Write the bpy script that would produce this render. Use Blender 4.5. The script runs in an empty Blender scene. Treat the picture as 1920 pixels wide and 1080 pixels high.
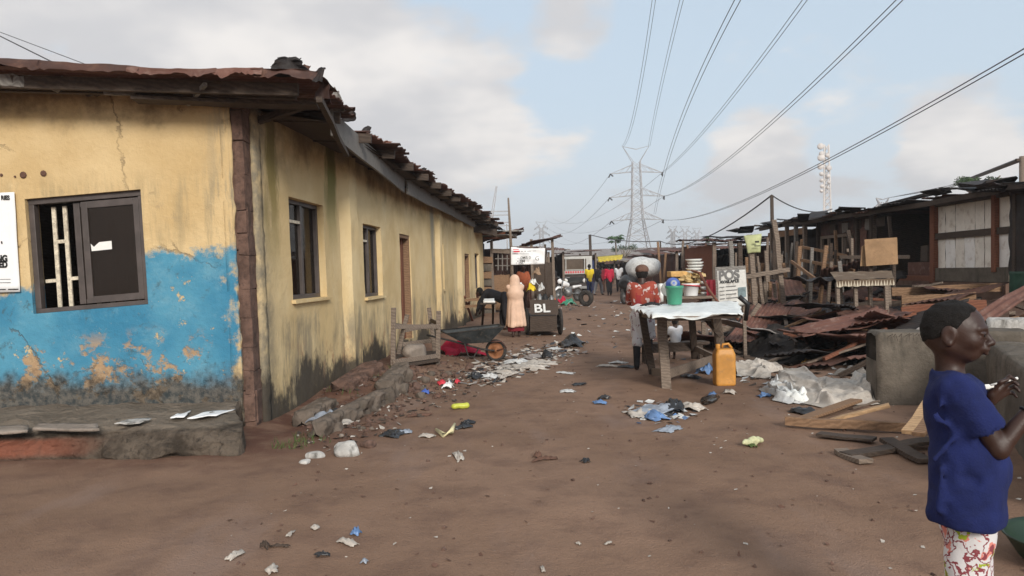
import bpy, math, random
import numpy as np
from mathutils import Vector, Matrix, noise as mnoise
random.seed(7); np.random.seed(7)
V=Vector; rnd=random.uniform; PI=math.pi
SC=bpy.context.scene; COL=SC.collection
# ------------------------------------------------------------ camera model
F=1450.;PITCH=math.radians(3.0);ROLL=math.radians(1.6);EYE=1.3;PPV=588.
cp,sp=math.cos(PITCH),math.sin(PITCH);cr,sr=math.cos(ROLL),math.sin(ROLL)
FW=V((0,cp,-sp));U0=V((0,sp,cp));R0=V((1,0,0))
RT=R0*cr-U0*sr; UP=R0*sr+U0*cr
EYEP=V((0,0,EYE))
def ray(u,v): return FW+RT*((u-960)/F)+UP*(-(v-PPV)/F)
def G(u,v,z=0.):
    d=ray(u,v);t=(z-EYE)/d.z;return EYEP+d*t
def A(u,v,Y):
    d=ray(u,v);return EYEP+d*(Y/d.y)
def onplane(u,v,P,n):
    d=ray(u,v);return EYEP+d*((P-EYEP).dot(n)/d.dot(n))
# ------------------------------------------------------------ tagging
LOC={}
def tag(o,label=None,cat=None,group=None,kind=None):
    if label:o['label']=label
    if cat:o['category']=cat
    if group:o['group']=group
    if kind:o['kind']=kind
    return o
def root(name,loc,label,cat,group=None,rz=0.):
    o=bpy.data.objects.new(name,None);COL.objects.link(o);o.location=loc;o.rotation_euler=(0,0,rz)
    o.empty_display_size=.1;LOC[o.name]=V(loc)
    return tag(o,label,cat,group)
def copy_tree(o,parent=None):
    c=o.copy();COL.objects.link(c);c.parent=parent
    for ch in list(o.children):copy_tree(ch,c)
    return c
def as_list(m):return m if isinstance(m,(list,tuple)) else [m]
class MB:
    def __init__(s): s.v=[];s.f=[];s.m=[]
    def add(s,vs,fs,m=0):
        b=len(s.v);s.v+= [V(p) for p in vs];s.f+=[tuple(i+b for i in f) for f in fs];s.m+=[m]*len(fs);return s
    def box(s,c,size,rot=None,m=0,jit=0.):
        x,y,z=[a/2 for a in size];R=rot if rot is not None else Matrix.Identity(3)
        if isinstance(R,(int,float)):R=Matrix.Rotation(R,3,'Z')
        vs=[V(c)+R@V((sx*x+rnd(-jit,jit),sy*y+rnd(-jit,jit),sz*z+rnd(-jit,jit))) for sz in(-1,1) for sy in(-1,1) for sx in(-1,1)]
        return s.add(vs,[(0,2,3,1),(4,5,7,6),(0,1,5,4),(2,6,7,3),(0,4,6,2),(1,3,7,5)],m)
    def beam(s,a,b,w,h=None,up=(0,0,1),m=0,jit=0.,n=1,taper=1.):
        a=V(a);b=V(b);h=h or w;d=(b-a).normalized();up=V(up)
        if abs(d.dot(up))>.98:up=V((0,1,0)) if abs(d.y)<.9 else V((1,0,0))
        sd=d.cross(up).normalized();u2=sd.cross(d)
        vs=[];fs=[]
        for i in range(n+1):
            c=a.lerp(b,i/n);o=sd*rnd(-jit,jit)+u2*rnd(-jit,jit);k=1+(taper-1)*i/n
            for (i1,i2) in((-1,-1),(1,-1),(1,1),(-1,1)):vs.append(c+o+sd*(i1*w/2*k+rnd(-jit,jit)*.3)+u2*(i2*h/2*k+rnd(-jit,jit)*.3))
        for i in range(n):
            q=i*4
            for k in range(4):fs.append((q+k,q+(k+1)%4,q+4+(k+1)%4,q+4+k))
        fs.append((3,2,1,0));q=n*4;fs.append((q,q+1,q+2,q+3))
        return s.add(vs,fs,m)
    def tube(s,pts,r,n=8,m=0,caps=True):
        pts=[V(p) for p in pts];k=len(pts);vs=[];fs=[];pr=None
        for i,p in enumerate(pts):
            d=(pts[min(i+1,k-1)]-pts[max(i-1,0)]).normalized()
            if pr is None:
                ref=V((0,0,1)) if abs(d.z)<.9 else V((1,0,0));pr=d.cross(ref).normalized()
            else: pr=(pr-d*pr.dot(d)).normalized()
            q=d.cross(pr);rr=r[i] if isinstance(r,(list,tuple)) else r
            for j in range(n):
                t=2*PI*j/n;vs.append(p+(pr*math.cos(t)+q*math.sin(t))*rr)
        for i in range(k-1):
            for j in range(n):fs.append((i*n+j,i*n+(j+1)%n,(i+1)*n+(j+1)%n,(i+1)*n+j))
        if caps:fs.append(tuple(range(n-1,-1,-1)));fs.append(tuple((k-1)*n+j for j in range(n)))
        return s.add(vs,fs,m)
    def lathe(s,prof,n=24,o=(0,0,0),R=None,m=0):
        R=R or Matrix.Identity(3);o=V(o);vs=[];fs=[];k=len(prof)
        for (r,z) in prof:
            for j in range(n):
                t=2*PI*j/n;vs.append(o+R@V((r*math.cos(t),r*math.sin(t),z)))
        for i in range(k-1):
            for j in range(n):fs.append((i*n+j,i*n+(j+1)%n,(i+1)*n+(j+1)%n,(i+1)*n+j))
        return s.add(vs,fs,m)
    def torus(s,c,axis,R,r,n=28,k=8,m=0):
        ax=V(axis).normalized();ref=V((0,0,1)) if abs(ax.z)<.9 else V((1,0,0));a=ax.cross(ref).normalized();b=ax.cross(a);vs=[];fs=[]
        for i in range(n):
            t=2*PI*i/n;d=a*math.cos(t)+b*math.sin(t)
            for j in range(k):
                p=2*PI*j/k;vs.append(V(c)+d*(R+r*math.cos(p))+ax*(r*math.sin(p)))
        for i in range(n):
            for j in range(k):fs.append((i*k+j,i*k+(j+1)%k,((i+1)%n)*k+(j+1)%k,((i+1)%n)*k+j))
        return s.add(vs,fs,m)
    def grid(s,nu,nv,fn,thick=0.,m=0):
        P=[[V(fn(i/nu,j/nv)) for j in range(nv+1)] for i in range(nu+1)]
        N=nv+1;vs=[p for r in P for p in r]
        fs=[(i*N+j,(i+1)*N+j,(i+1)*N+j+1,i*N+j+1) for i in range(nu) for j in range(nv)]
        if thick:
            nn=[]
            for i in range(nu+1):
                for j in range(nv+1):
                    a=P[min(i+1,nu)][j]-P[max(i-1,0)][j];b=P[i][min(j+1,nv)]-P[i][max(j-1,0)]
                    c=a.cross(b);nn.append(c.normalized() if c.length>1e-9 else V((0,0,1)))
            K=len(vs);vs=vs+[p-n*thick for p,n in zip(vs,nn)]
            fs+=[tuple(K+q for q in reversed(f)) for f in list(fs)]
            bd=[i*N for i in range(nu+1)]+[nu*N+j for j in range(1,N)]+[i*N+nv for i in range(nu-1,-1,-1)]+[j for j in range(nv-1,0,-1)]
            for a,b in zip(bd,bd[1:]+bd[:1]):fs.append((b,a,K+a,K+b))
        return s.add(vs,fs,m)
    def build(s,name,mats,parent=None,local=False,smooth=False,bevel=0.,sub=0,origin=None):
        me=bpy.data.meshes.new(name)
        off=V((0,0,0))
        if not local:
            if parent is not None:off=LOC.get(parent.name,V((0,0,0)))
            elif origin is not None:off=V(origin)
            elif s.v:
                xs=[p.x for p in s.v];ys=[p.y for p in s.v];zs=[p.z for p in s.v]
                off=V(((min(xs)+max(xs))/2,(min(ys)+max(ys))/2,min(zs)))
        me.from_pydata([p-off for p in s.v],[],s.f)
        for mm in as_list(mats):me.materials.append(mm)
        if len(as_list(mats))>1:me.polygons.foreach_set('material_index',s.m)
        if smooth:me.polygons.foreach_set('use_smooth',[True]*len(me.polygons))
        me.update()
        o=bpy.data.objects.new(name,me);COL.objects.link(o)
        if parent is not None:
            o.parent=parent;LOC[o.name]=off
        else:
            o.location=off;LOC[o.name]=off
        if bevel:
            b=o.modifiers.new('b','BEVEL');b.width=bevel;b.segments=2;b.limit_method='ANGLE';b.angle_limit=math.radians(40)
        if sub:
            b=o.modifiers.new('s','SUBSURF');b.levels=sub;b.render_levels=sub
        return o
def nz(p,s=1.,seed=0.): return mnoise.noise(V((p[0]*s+seed*13.7,p[1]*s-seed*5.1,p[2]*s+seed*3.3)))
def fbm(p,s=1.,seed=0.,o=3):
    a=0.;k=1.
    for i in range(o):a+=nz(p,s,seed+i)*k;k*=.5;s*=2.1
    return a
# ------------------------------------------------------------ SDF bodies (numpy surface nets)
class SDF:
    def __init__(s): s.p=[]
    def cap(s,a,b,ra,rb=None,k=.02): s.p.append(('cap',np.array(a,float),np.array(b,float),ra,ra if rb is None else rb,k));return s
    def ell(s,c,r,k=.02,R=None): s.p.append(('ell',np.array(c,float),np.array(r,float),None if R is None else np.array(R,float),None,k));return s
    def subell(s,c,r,k=.005,R=None): s.p.append(('sub',np.array(c,float),np.array(r,float),None if R is None else np.array(R,float),None,k));return s
    def subcap(s,a,b,ra,rb=None,k=.005): s.p.append(('subcap',np.array(a,float),np.array(b,float),ra,ra if rb is None else rb,k));return s
    def clip(s,n,c): s.p.append(('clip',np.array(n,float),c,0,0,0));return s      # keep n.p<c
    def noise(s,amp,scale,seed=0): s.p.append(('noise',amp,scale,seed,0,0));return s
    def mesh(s,h):
        lo=np.full(3,1e9);hi=np.full(3,-1e9)
        for q in s.p:
            if q[0]=='cap':
                r=max(q[3],q[4]);lo=np.minimum(lo,np.minimum(q[1],q[2])-r);hi=np.maximum(hi,np.maximum(q[1],q[2])+r)
            elif q[0]=='ell':
                r=q[2] if q[3] is None else np.full(3,q[2].max());lo=np.minimum(lo,q[1]-r);hi=np.maximum(hi,q[1]+r)
        lo-=3*h+.01;hi+=3*h+.01
        n=np.ceil((hi-lo)/h).astype(int)+1
        D=np.full(n,10.,np.float32)
        ax=[lo[i]+h*np.arange(n[i]) for i in range(3)]
        def loc(l,u):
            a=np.clip(np.floor((l-lo)/h).astype(int),0,n-1);b=np.clip(np.ceil((u-lo)/h).astype(int)+1,1,n)
            X=np.meshgrid(*[ax[i][a[i]:b[i]] for i in range(3)],indexing='ij')
            return tuple(slice(a[i],b[i]) for i in range(3)),np.stack(X,-1)
        for q in s.p:
            t=q[0]
            if t in('cap','subcap'):
                a,b,ra,rb,k=q[1:];r=max(ra,rb);m=r+k*1.5+3*h
                sl,P=loc(np.minimum(a,b)-m,np.maximum(a,b)+m)
                ba=b-a;L=max((ba**2).sum(),1e-12);w=np.clip(((P-a)@ba)/L,0,1)
                d=np.linalg.norm(P-a-w[...,None]*ba,axis=-1)-(ra+(rb-ra)*w)
            elif t in('ell','sub'):
                c,r,R,_,k=q[1:];m=(r if R is None else np.full(3,r.max()))+k*1.5+3*h
                sl,P=loc(c-m,c+m);P=P-c
                if R is not None:P=P@R
                k0=np.linalg.norm(P/r,axis=-1);k1=np.linalg.norm(P/(r*r),axis=-1)+1e-9;d=k0*(k0-1)/k1
            elif t=='clip':
                X=np.meshgrid(*ax,indexing='ij');d=sum(q[1][i]*X[i] for i in range(3))-q[2];D=np.maximum(D,d);continue
            elif t=='noise':
                X=np.meshgrid(*ax,indexing='ij');rs=np.random.RandomState(q[3]);e=0
                for i in range(7):
                    w=rs.normal(size=3);w/=np.linalg.norm(w);sc=q[2]*rs.uniform(.6,2.);ph=rs.uniform(0,6.28)
                    e=e+np.sin(sc*(w[0]*X[0]+w[1]*X[1]+w[2]*X[2])+ph)/sc*q[2]
                D=D+q[1]*e/2.6;continue
            cur=D[sl];k=q[5]
            if t in('sub','subcap'):
                hh=np.clip(.5-.5*(cur+d)/k,0,1);D[sl]=cur+(-d-cur)*hh+k*hh*(1-hh)
            else:
                hh=np.clip(.5+.5*(cur-d)/k,0,1);D[sl]=cur+(d-cur)*hh-k*hh*(1-hh)
        S=D<0;nc=n-1
        sm=np.zeros(tuple(nc)+(3,),np.float32);ct=np.zeros(tuple(nc),np.int32);E=[]
        for x in range(3):
            o1,o2=(x+1)%3,(x+2)%3
            s0=[slice(None)]*3;s1=[slice(None)]*3;s0[x]=slice(0,-1);s1[x]=slice(1,None)
            e=np.argwhere(S[tuple(s0)]!=S[tuple(s1)])
            e=e[(e[:,o1]>=1)&(e[:,o2]>=1)&(e[:,o1]<nc[o1])&(e[:,o2]<nc[o2])]
            if len(e)==0:continue
            e2=e.copy();e2[:,x]+=1
            d0=D[tuple(e.T)];d1=D[tuple(e2.T)];p=e.astype(np.float32);p[:,x]+=d0/(d0-d1)
            Q=[]
            for (u,w) in((0,0),(-1,0),(-1,-1),(0,-1)):
                c=e.copy();c[:,o1]+=u;c[:,o2]+=w;np.add.at(sm,tuple(c.T),p);np.add.at(ct,tuple(c.T),1);Q.append(c)
            E.append((Q,S[tuple(e.T)]))
        on=np.argwhere(ct>0);idx=np.full(tuple(nc),-1,int);idx[tuple(on.T)]=np.arange(len(on))
        vs=lo+h*(sm[tuple(on.T)]/ct[tuple(on.T)][:,None])
        fs=[]
        for Q,ins in E:
            q=np.stack([idx[tuple(c.T)] for c in Q],1);q[~ins]=q[~ins][:,::-1];fs.append(q)
        return vs,np.concatenate(fs)
    def build(s,name,mats,h,parent=None,origin=None,smooth_iter=1,fn=None):
        vs,fs=s.mesh(h)
        for _ in range(smooth_iter):
            acc=np.zeros_like(vs);c=np.zeros(len(vs))
            for a,b in((0,1),(1,2),(2,3),(3,0)):
                np.add.at(acc,fs[:,a],vs[fs[:,b]]);np.add.at(acc,fs[:,b],vs[fs[:,a]]);np.add.at(c,fs[:,a],1);np.add.at(c,fs[:,b],1)
            vs=vs*.5+.5*acc/np.maximum(c,1)[:,None]
        m=MB();m.v=[V(p) for p in vs];m.f=[tuple(int(i) for i in f) for f in fs];m.m=[0]*len(fs)
        return m.build(name,mats,parent,smooth=True,origin=origin)
# ------------------------------------------------------------ materials
class N:
    def __init__(s,name):
        s.mt=bpy.data.materials.new(name);s.mt.use_nodes=True;s.nt=s.mt.node_tree;s.nt.nodes.clear()
        s.out=s.nt.nodes.new('ShaderNodeOutputMaterial');s.geo=s.nt.nodes.new('ShaderNodeNewGeometry');s.tc=s.nt.nodes.new('ShaderNodeTexCoord')
        s.P=s.geo.outputs['Position'];s.O=s.tc.outputs['Object']
    def put(s,sock,val):
        if isinstance(val,bpy.types.NodeSocket):s.nt.links.new(val,sock)
        elif val is not None:
            if sock.type=='RGBA' and len(val)==3:val=(*val,1)
            sock.default_value=val
    def noise(s,vec,scale,det=4,rough=.6,dist=0.,color=False):
        n=s.nt.nodes.new('ShaderNodeTexNoise');s.put(n.inputs['Vector'],vec);n.inputs['Scale'].default_value=scale;n.inputs['Detail'].default_value=det;n.inputs['Roughness'].default_value=rough;n.inputs['Distortion'].default_value=dist
        return n.outputs['Color' if color else 'Fac']
    def vor(s,vec,scale,feat='F1',out='Distance'):
        n=s.nt.nodes.new('ShaderNodeTexVoronoi');n.feature=feat;s.put(n.inputs['Vector'],vec);n.inputs['Scale'].default_value=scale;return n.outputs[out]
    def wave(s,vec,scale,dist=0.,dirn='X',det=2):
        n=s.nt.nodes.new('ShaderNodeTexWave');n.bands_direction=dirn;s.put(n.inputs['Vector'],vec);n.inputs['Scale'].default_value=scale;n.inputs['Distortion'].default_value=dist;n.inputs['Detail'].default_value=det;return n.outputs['Fac']
    def math(s,op,a,b=0.,clamp=False):
        n=s.nt.nodes.new('ShaderNodeMath');n.operation=op;n.use_clamp=clamp;s.put(n.inputs[0],a);s.put(n.inputs[1],b);return n.outputs[0]
    def mr(s,v,a,b,c=0.,d=1.,smooth=True):
        n=s.nt.nodes.new('ShaderNodeMapRange');n.interpolation_type='SMOOTHSTEP' if smooth else 'LINEAR';n.clamp=True
        for i,x in enumerate((v,a,b,c,d)):s.put(n.inputs[i],x)
        return n.outputs[0]
    def mix(s,f,a,b,mode='MIX'):
        n=s.nt.nodes.new('ShaderNodeMix');n.data_type='RGBA';n.blend_type=mode;s.put(n.inputs[0],f);s.put(n.inputs[6],a);s.put(n.inputs[7],b);return n.outputs[2]
    def sep(s,v):
        n=s.nt.nodes.new('ShaderNodeSeparateXYZ');s.put(n.inputs[0],v);return n.outputs
    def map(s,v,sc=(1,1,1),loc=(0,0,0),rot=(0,0,0)):
        n=s.nt.nodes.new('ShaderNodeMapping');s.put(n.inputs[0],v);n.inputs[1].default_value=loc;n.inputs[2].default_value=rot;n.inputs[3].default_value=sc;return n.outputs[0]
    def bump(s,h,str=.5,dist=.01,nrm=None):
        n=s.nt.nodes.new('ShaderNodeBump');n.inputs['Strength'].default_value=str;n.inputs['Distance'].default_value=dist;s.put(n.inputs['Height'],h)
        if nrm:s.put(n.inputs['Normal'],nrm)
        return n.outputs[0]
    def rand(s): return s.nt.nodes.new('ShaderNodeObjectInfo').outputs['Random']
    def bsdf(s,col,rough=.85,nrm=None,metal=0.,spec=.3,alpha=None,trans=0.):
        b=s.nt.nodes.new('ShaderNodeBsdfPrincipled');s.put(b.inputs['Base Color'],col);s.put(b.inputs['Roughness'],rough);s.put(b.inputs['Metallic'],metal);b.inputs['Specular IOR Level'].default_value=spec
        if nrm:s.put(b.inputs['Normal'],nrm)
        if alpha is not None:s.put(b.inputs['Alpha'],alpha)
        if trans:b.inputs['Transmission Weight'].default_value=trans
        s.nt.links.new(b.outputs[0],s.out.inputs[0]);return s.mt
def sc3(c,k): return tuple(min(1,x*k) for x in c)
def simple(name,c,rough=.8,var=.3,scale=6.,bump=.2,bscale=30.,c2=None,metal=0.,spec=.3,obj=True,dirt=None,rv=.0):
    n=N(name);P=n.O if obj else n.P
    f=n.mr(n.noise(P,scale,5,.65),.3,.7)
    col=n.mix(f,sc3(c,1-var),c2 or sc3(c,1+var*.8))
    if rv:col=n.mix(n.math('MULTIPLY',n.rand(),rv),col,sc3(c,.35))
    if dirt:col=n.mix(n.mr(n.noise(P,scale*2.3,6,.7),.5,.72,0,.8),col,dirt)
    h=n.noise(P,bscale,4,.6)
    return n.bsdf(col,rough,n.bump(h,bump,.01) if bump else None,metal,spec)
M={}
def wood(name,c,c2,sc=1.):
    n=N(name);P=n.O
    g=n.noise(n.map(P,(3*sc,3*sc,3*sc)),4,4,.7)
    ga=n.wave(n.map(P,(9,9,9),(0,0,0),(.4,.7,.2)),1.5*sc,6.,'DIAGONAL',4)
    col=n.mix(g,c,c2);col=n.mix(n.mr(ga,.2,.8,0,.4),col,sc3(c,.5))
    col=n.mix(n.mr(n.noise(P,11,5,.7),.52,.75,0,.6),col,sc3(c,.4))
    return n.bsdf(col,.85,n.bump(n.math('ADD',ga,n.noise(P,40,3)),.35,.006))
M['wood']=wood('weathered_wood',(.15,.115,.09),(.27,.21,.165))
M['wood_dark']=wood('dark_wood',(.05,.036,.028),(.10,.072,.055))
M['wood_fresh']=wood('fresh_wood',(.42,.26,.14),(.55,.37,.21))
M['wood_mid']=wood('brown_wood',(.2,.115,.065),(.3,.185,.11))
M['wood_red']=wood('red_brown_wood',(.16,.06,.035),(.24,.10,.06))
M['wood_grey']=wood('grey_board',(.16,.145,.13),(.27,.25,.23))
def rust(name,c1,c2,c3,r=.75):
    n=N(name);P=n.O
    a=n.noise(P,2.2,6,.7,.4);b=n.noise(n.map(P,(1.2,1.2,1.2),(3,1,2)),7,5,.7)
    col=n.mix(n.mr(a,.35,.65),c1,c2);col=n.mix(n.mr(b,.5,.7),col,c3)
    col=n.mix(n.math('MULTIPLY',n.rand(),.45),col,sc3(c1,.45))
    return n.bsdf(col,n.mr(b,.3,.7,r-.15,r+.1),n.bump(n.noise(P,50,4,.7),.25,.005),.15,.4)
M['rust']=rust('rusty_roof_sheet',(.10,.045,.032),(.055,.032,.027),(.16,.085,.06))
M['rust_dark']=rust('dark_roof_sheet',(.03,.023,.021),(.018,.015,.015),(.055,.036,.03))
M['rust_red']=rust('red_rusted_sheet',(.17,.078,.057),(.115,.05,.037),(.24,.15,.12))
M['rust_pale']=rust('pale_zinc_sheet',(.34,.31,.29),(.2,.155,.135),(.44,.42,.4))
def soil():
    n=N('brown_soil');P=n.P
    a=n.noise(P,.35,5,.6);b=n.noise(P,3.,6,.65);c=n.noise(P,22.,5,.7)
    col=n.mix(n.mr(a,.35,.65),(.222,.137,.092),(.288,.182,.126))
    col=n.mix(n.mr(b,.42,.72,0,.55),col,(.13,.078,.06))
    col=n.mix(n.mr(n.noise(n.map(P,(.6,.18,1)),2.6,4,.6),.52,.7,0,.5),col,(.27,.19,.155))
    col=n.mix(n.mr(c,.62,.78,0,.6),col,(.30,.23,.19));col=n.mix(n.mr(c,.38,.25,0,.55),col,(.08,.05,.042))
    X=n.sep(P)
    red=n.math('MULTIPLY',n.mr(n.math('ADD',X[0],n.math('MULTIPLY',n.noise(P,2.,3),1.2)),-.1,-1.3),n.mr(X[1],4.8,6.2))
    col=n.mix(n.math('MULTIPLY',red,n.mr(n.noise(P,4,4),.35,.6,.35,.95)),col,(.125,.06,.042))
    sp=n.vor(P,60.,'F1');col=n.mix(n.mr(sp,.12,.05,0,.35),col,(.36,.31,.27))
    ft=n.vor(n.map(P,(1,.75,1)),2.6,'SMOOTH_F1');h0=n.mr(ft,.15,.5)
    h=n.math('ADD',n.math('ADD',n.math('MULTIPLY',b,1.6),n.math('MULTIPLY',h0,.6)),n.math('ADD',n.math('MULTIPLY',c,.8),n.noise(P,90,3,.7)))
    return n.bsdf(col,.95,n.bump(h,.7,.02),0,.15)
M['soil']=soil()
def concrete(name,c,moss=.6):
    n=N(name);P=n.P
    a=n.noise(P,3,6,.7);b=n.noise(n.map(P,(5,5,.9)),2.,5,.65);c_=n.noise(P,30,5,.7)
    col=n.mix(n.mr(a,.3,.7),sc3(c,.65),sc3(c,1.2));col=n.mix(n.mr(b,.5,.7,0,moss),col,(.07,.062,.05))
    col=n.mix(n.mr(c_,.6,.8,0,.5),col,sc3(c,1.5))
    return n.bsdf(col,.93,n.bump(n.math('ADD',a,n.math('MULTIPLY',c_,.6)),.8,.025),0,.2)
M['concrete']=concrete('stained_concrete',(.135,.114,.092),.75)
M['concrete_dark']=concrete('mossy_concrete',(.145,.115,.092))
M['concrete_pale']=concrete('whitewashed_concrete',(.52,.5,.47),.9)
M['cement']=concrete('cement_paste',(.3,.25,.21),.35)
M['mudbrick']=simple('mud_block',(.125,.075,.057),.97,.4,7,1.,22,dirt=(.05,.032,.027),obj=False)
def front_plaster():
    n=N('blue_yellow_plaster');P=n.P;X=n.sep(P);x,z=X[0],X[2]
    big=n.noise(P,1.3,4,.6);med=n.noise(P,4.5,6,.7);fine=n.noise(P,18,5,.7);streak=n.noise(n.map(P,(7,7,.8)),1.5,5,.7)
    yel=n.mix(n.mr(big,.3,.7),(.53,.375,.185),(.64,.48,.265))
    yel=n.mix(n.mr(fine,.58,.8,0,.5),yel,(.78,.62,.36))
    # grey weather streaks below the middle band
    band=n.math('MULTIPLY',n.mr(z,2.35,2.05),n.mr(z,1.5,1.85,.45,1))
    yel=n.mix(n.math('MULTIPLY',band,n.mr(streak,.42,.66,0,.65)),yel,(.33,.26,.15))
    yel=n.mix(n.math('MULTIPLY',band,n.mr(n.noise(P,6,7,.75),.56,.7,0,.5)),yel,(.3,.24,.155))
    # soot runs beneath the roof
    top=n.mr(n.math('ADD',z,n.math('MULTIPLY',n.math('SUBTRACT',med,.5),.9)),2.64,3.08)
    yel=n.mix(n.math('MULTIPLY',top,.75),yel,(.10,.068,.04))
    yel=n.mix(n.math('MULTIPLY',n.mr(x,-2.75,-2.4),n.mr(streak,.45,.6,0,.6)),yel,(.27,.24,.18))
    blu=n.mix(n.mr(big,.35,.65),(.042,.19,.31),(.085,.27,.385))
    blu=n.mix(n.mr(n.noise(P,3.1,6,.75,.3),.5,.72,0,.55),blu,(.17,.34,.42))
    blu=n.mix(n.mr(n.noise(P,6,7,.8,.4),.55,.68,0,.75),blu,(.06,.10,.11))
    # ragged blue band: edge height falls to the left of the window, stops before the corner
    edge=n.mr(x,-4.35,-3.4,1.28,1.60)
    d=n.math('SUBTRACT',edge,n.math('ADD',z,n.math('MULTIPLY',n.math('SUBTRACT',n.noise(P,4.2,7,.75),.5),.55)))
    isb=n.mr(d,-.04,.07)
    cx=n.math('ADD',x,n.math('MULTIPLY',n.math('SUBTRACT',n.noise(P,5,5,.7),.5),.9))
    isb=n.math('MULTIPLY',isb,n.mr(cx,-2.32,-2.5))
    isb=n.math('MULTIPLY',isb,n.mr(n.noise(n.map(P,(1,1,1),(5,2,1)),5,7,.75),.66,.61))
    col=n.mix(isb,yel,blu)
    # spalled brown patches low down
    low=n.math('MULTIPLY',n.mr(z,.95,.7),n.mr(n.noise(n.map(P,(1,1,1.1),(2.3,0,7)),2.7,6,.72),.53,.60))
    col=n.mix(low,col,n.mix(fine,(.30,.17,.10),(.46,.34,.2)))
    alg=n.mr(n.math('ADD',z,n.math('MULTIPLY',n.math('SUBTRACT',med,.5),.55)),.60,.38)
    col=n.mix(n.math('MULTIPLY',alg,.93),col,n.mix(n.mr(fine,.35,.65),(.035,.03,.024),(.13,.105,.08)))
    ck=n.mr(n.vor(n.mix(.25,P,n.noise(P,2.5,5,.7,color=True)),1.15,'DISTANCE_TO_EDGE'),.012,.003)
    ck=n.math('MULTIPLY',ck,n.mr(big,.48,.6));col=n.mix(n.math('MULTIPLY',ck,.5),col,(.10,.075,.05))
    h=n.math('ADD',n.math('MULTIPLY',med,1.),n.math('MULTIPLY',fine,.5));h=n.math('SUBTRACT',h,n.math('ADD',n.math('MULTIPLY',low,.6),n.math('MULTIPLY',ck,.8)));h=n.math('ADD',h,n.math('MULTIPLY',isb,.35))
    return n.bsdf(col,.92,n.bump(h,.6,.02),0,.2)
M['front']=front_plaster()
def side_plaster():
    n=N('stained_yellow_plaster');P=n.P;X=n.sep(P);y,z=X[1],X[2]
    big=n.noise(P,1.1,4,.6);med=n.noise(P,4.5,6,.7);fine=n.noise(P,18,5,.7);streak=n.noise(n.map(P,(2.6,2.6,.6)),1.3,7,.72,.25)
    yel=n.mix(n.mr(big,.3,.7),(.60,.44,.225),(.72,.56,.32))
    yel=n.mix(n.mr(streak,.5,.75,0,.45),yel,(.72,.6,.38))
    wy=n.math('ADD',y,n.math('MULTIPLY',n.math('SUBTRACT',streak,.5),.7))
    # grey weathering by the corner, below the sills
    cor=n.mr(wy,7.5,7.05);yel=n.mix(n.math('MULTIPLY',cor,n.mr(med,.3,.65,.15,.9)),yel,(.17,.155,.125))
    sill=n.math('MULTIPLY',n.mr(n.math('ADD',z,n.math('MULTIPLY',n.math('SUBTRACT',med,.5),.5)),1.05,.75),n.mr(streak,.42,.62,0,.7));yel=n.mix(sill,yel,(.18,.155,.115))
    # green-brown algae run near the corner and on the first pilaster
    for yc,w,c,zt in((7.42,.2,(.19,.15,.045),1.6),(9.25,.24,(.13,.14,.03),1.9),(15.9,.3,(.3,.28,.22),1.)):
        g=n.math('MULTIPLY',n.mr(n.math('ABSOLUTE',n.math('SUBTRACT',wy,yc)),w,w*.3),n.mr(z,zt-.5,zt+.7));yel=n.mix(n.math('MULTIPLY',g,.85),yel,c)
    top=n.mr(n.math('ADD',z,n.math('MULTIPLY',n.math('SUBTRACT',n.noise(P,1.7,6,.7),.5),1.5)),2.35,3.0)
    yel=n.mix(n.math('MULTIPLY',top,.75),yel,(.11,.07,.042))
    red=n.math('MULTIPLY',n.mr(z,.75,.4),n.mr(n.noise(P,3,5,.7),.5,.65,0,.7));yel=n.mix(red,yel,(.36,.2,.11))
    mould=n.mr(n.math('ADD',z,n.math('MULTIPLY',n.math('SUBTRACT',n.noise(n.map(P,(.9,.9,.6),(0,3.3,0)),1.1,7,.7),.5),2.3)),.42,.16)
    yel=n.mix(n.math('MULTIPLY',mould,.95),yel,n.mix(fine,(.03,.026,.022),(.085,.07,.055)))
    return n.bsdf(yel,.92,n.bump(n.math('ADD',med,n.math('MULTIPLY',fine,.4)),.45,.02),0,.2)
M['side']=side_plaster()
M['frame']=simple('brown_window_frame',(.075,.06,.055),.5,.25,5,.1,spec=.5)
M['grille']=simple('chipped_cream_bar',(.62,.55,.43),.7,.3,25,.3,60,dirt=(.25,.18,.12))
def glass(name,tint,al):
    n=N(name);nt=n.nt
    tr=nt.nodes.new('ShaderNodeBsdfTransparent');tr.inputs[0].default_value=(*tint,1)
    gl=nt.nodes.new('ShaderNodeBsdfGlossy');gl.inputs[0].default_value=(.5,.48,.46,1);n.put(gl.inputs[1],n.mr(n.noise(n.P,2,3),.3,.7,.03,.12))
    df=nt.nodes.new('ShaderNodeBsdfDiffuse');df.inputs[0].default_value=(.09,.068,.055,1)
    m1=nt.nodes.new('ShaderNodeMixShader');m1.inputs[0].default_value=al;nt.links.new(tr.outputs[0],m1.inputs[1]);nt.links.new(df.outputs[0],m1.inputs[2])
    fr=nt.nodes.new('ShaderNodeFresnel');fr.inputs[0].default_value=1.5
    m2=nt.nodes.new('ShaderNodeMixShader');nt.links.new(n.math('MULTIPLY',fr.outputs[0],.9),m2.inputs[0]);nt.links.new(m1.outputs[0],m2.inputs[1]);nt.links.new(gl.outputs[0],m2.inputs[2]);nt.links.new(m2.outputs[0],n.out.inputs[0])
    return n.mt
M['glass']=glass('dusty_tinted_glass',(.55,.48,.43),.13)
M['clear']=glass('clear_glass',(.8,.8,.78),.15)
M['paper']=simple('white_paper',(.78,.77,.74),.8,.08,3,.05)
M['vinyl']=simple('white_vinyl',(.80,.80,.80),.5,.05,3,.1,6)
M['black']=simple('black_print',(.02,.02,.02),.6,.2,8,0)
M['redprint']=simple('red_print',(.6,.05,.07),.6,.2,8,0)
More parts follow.
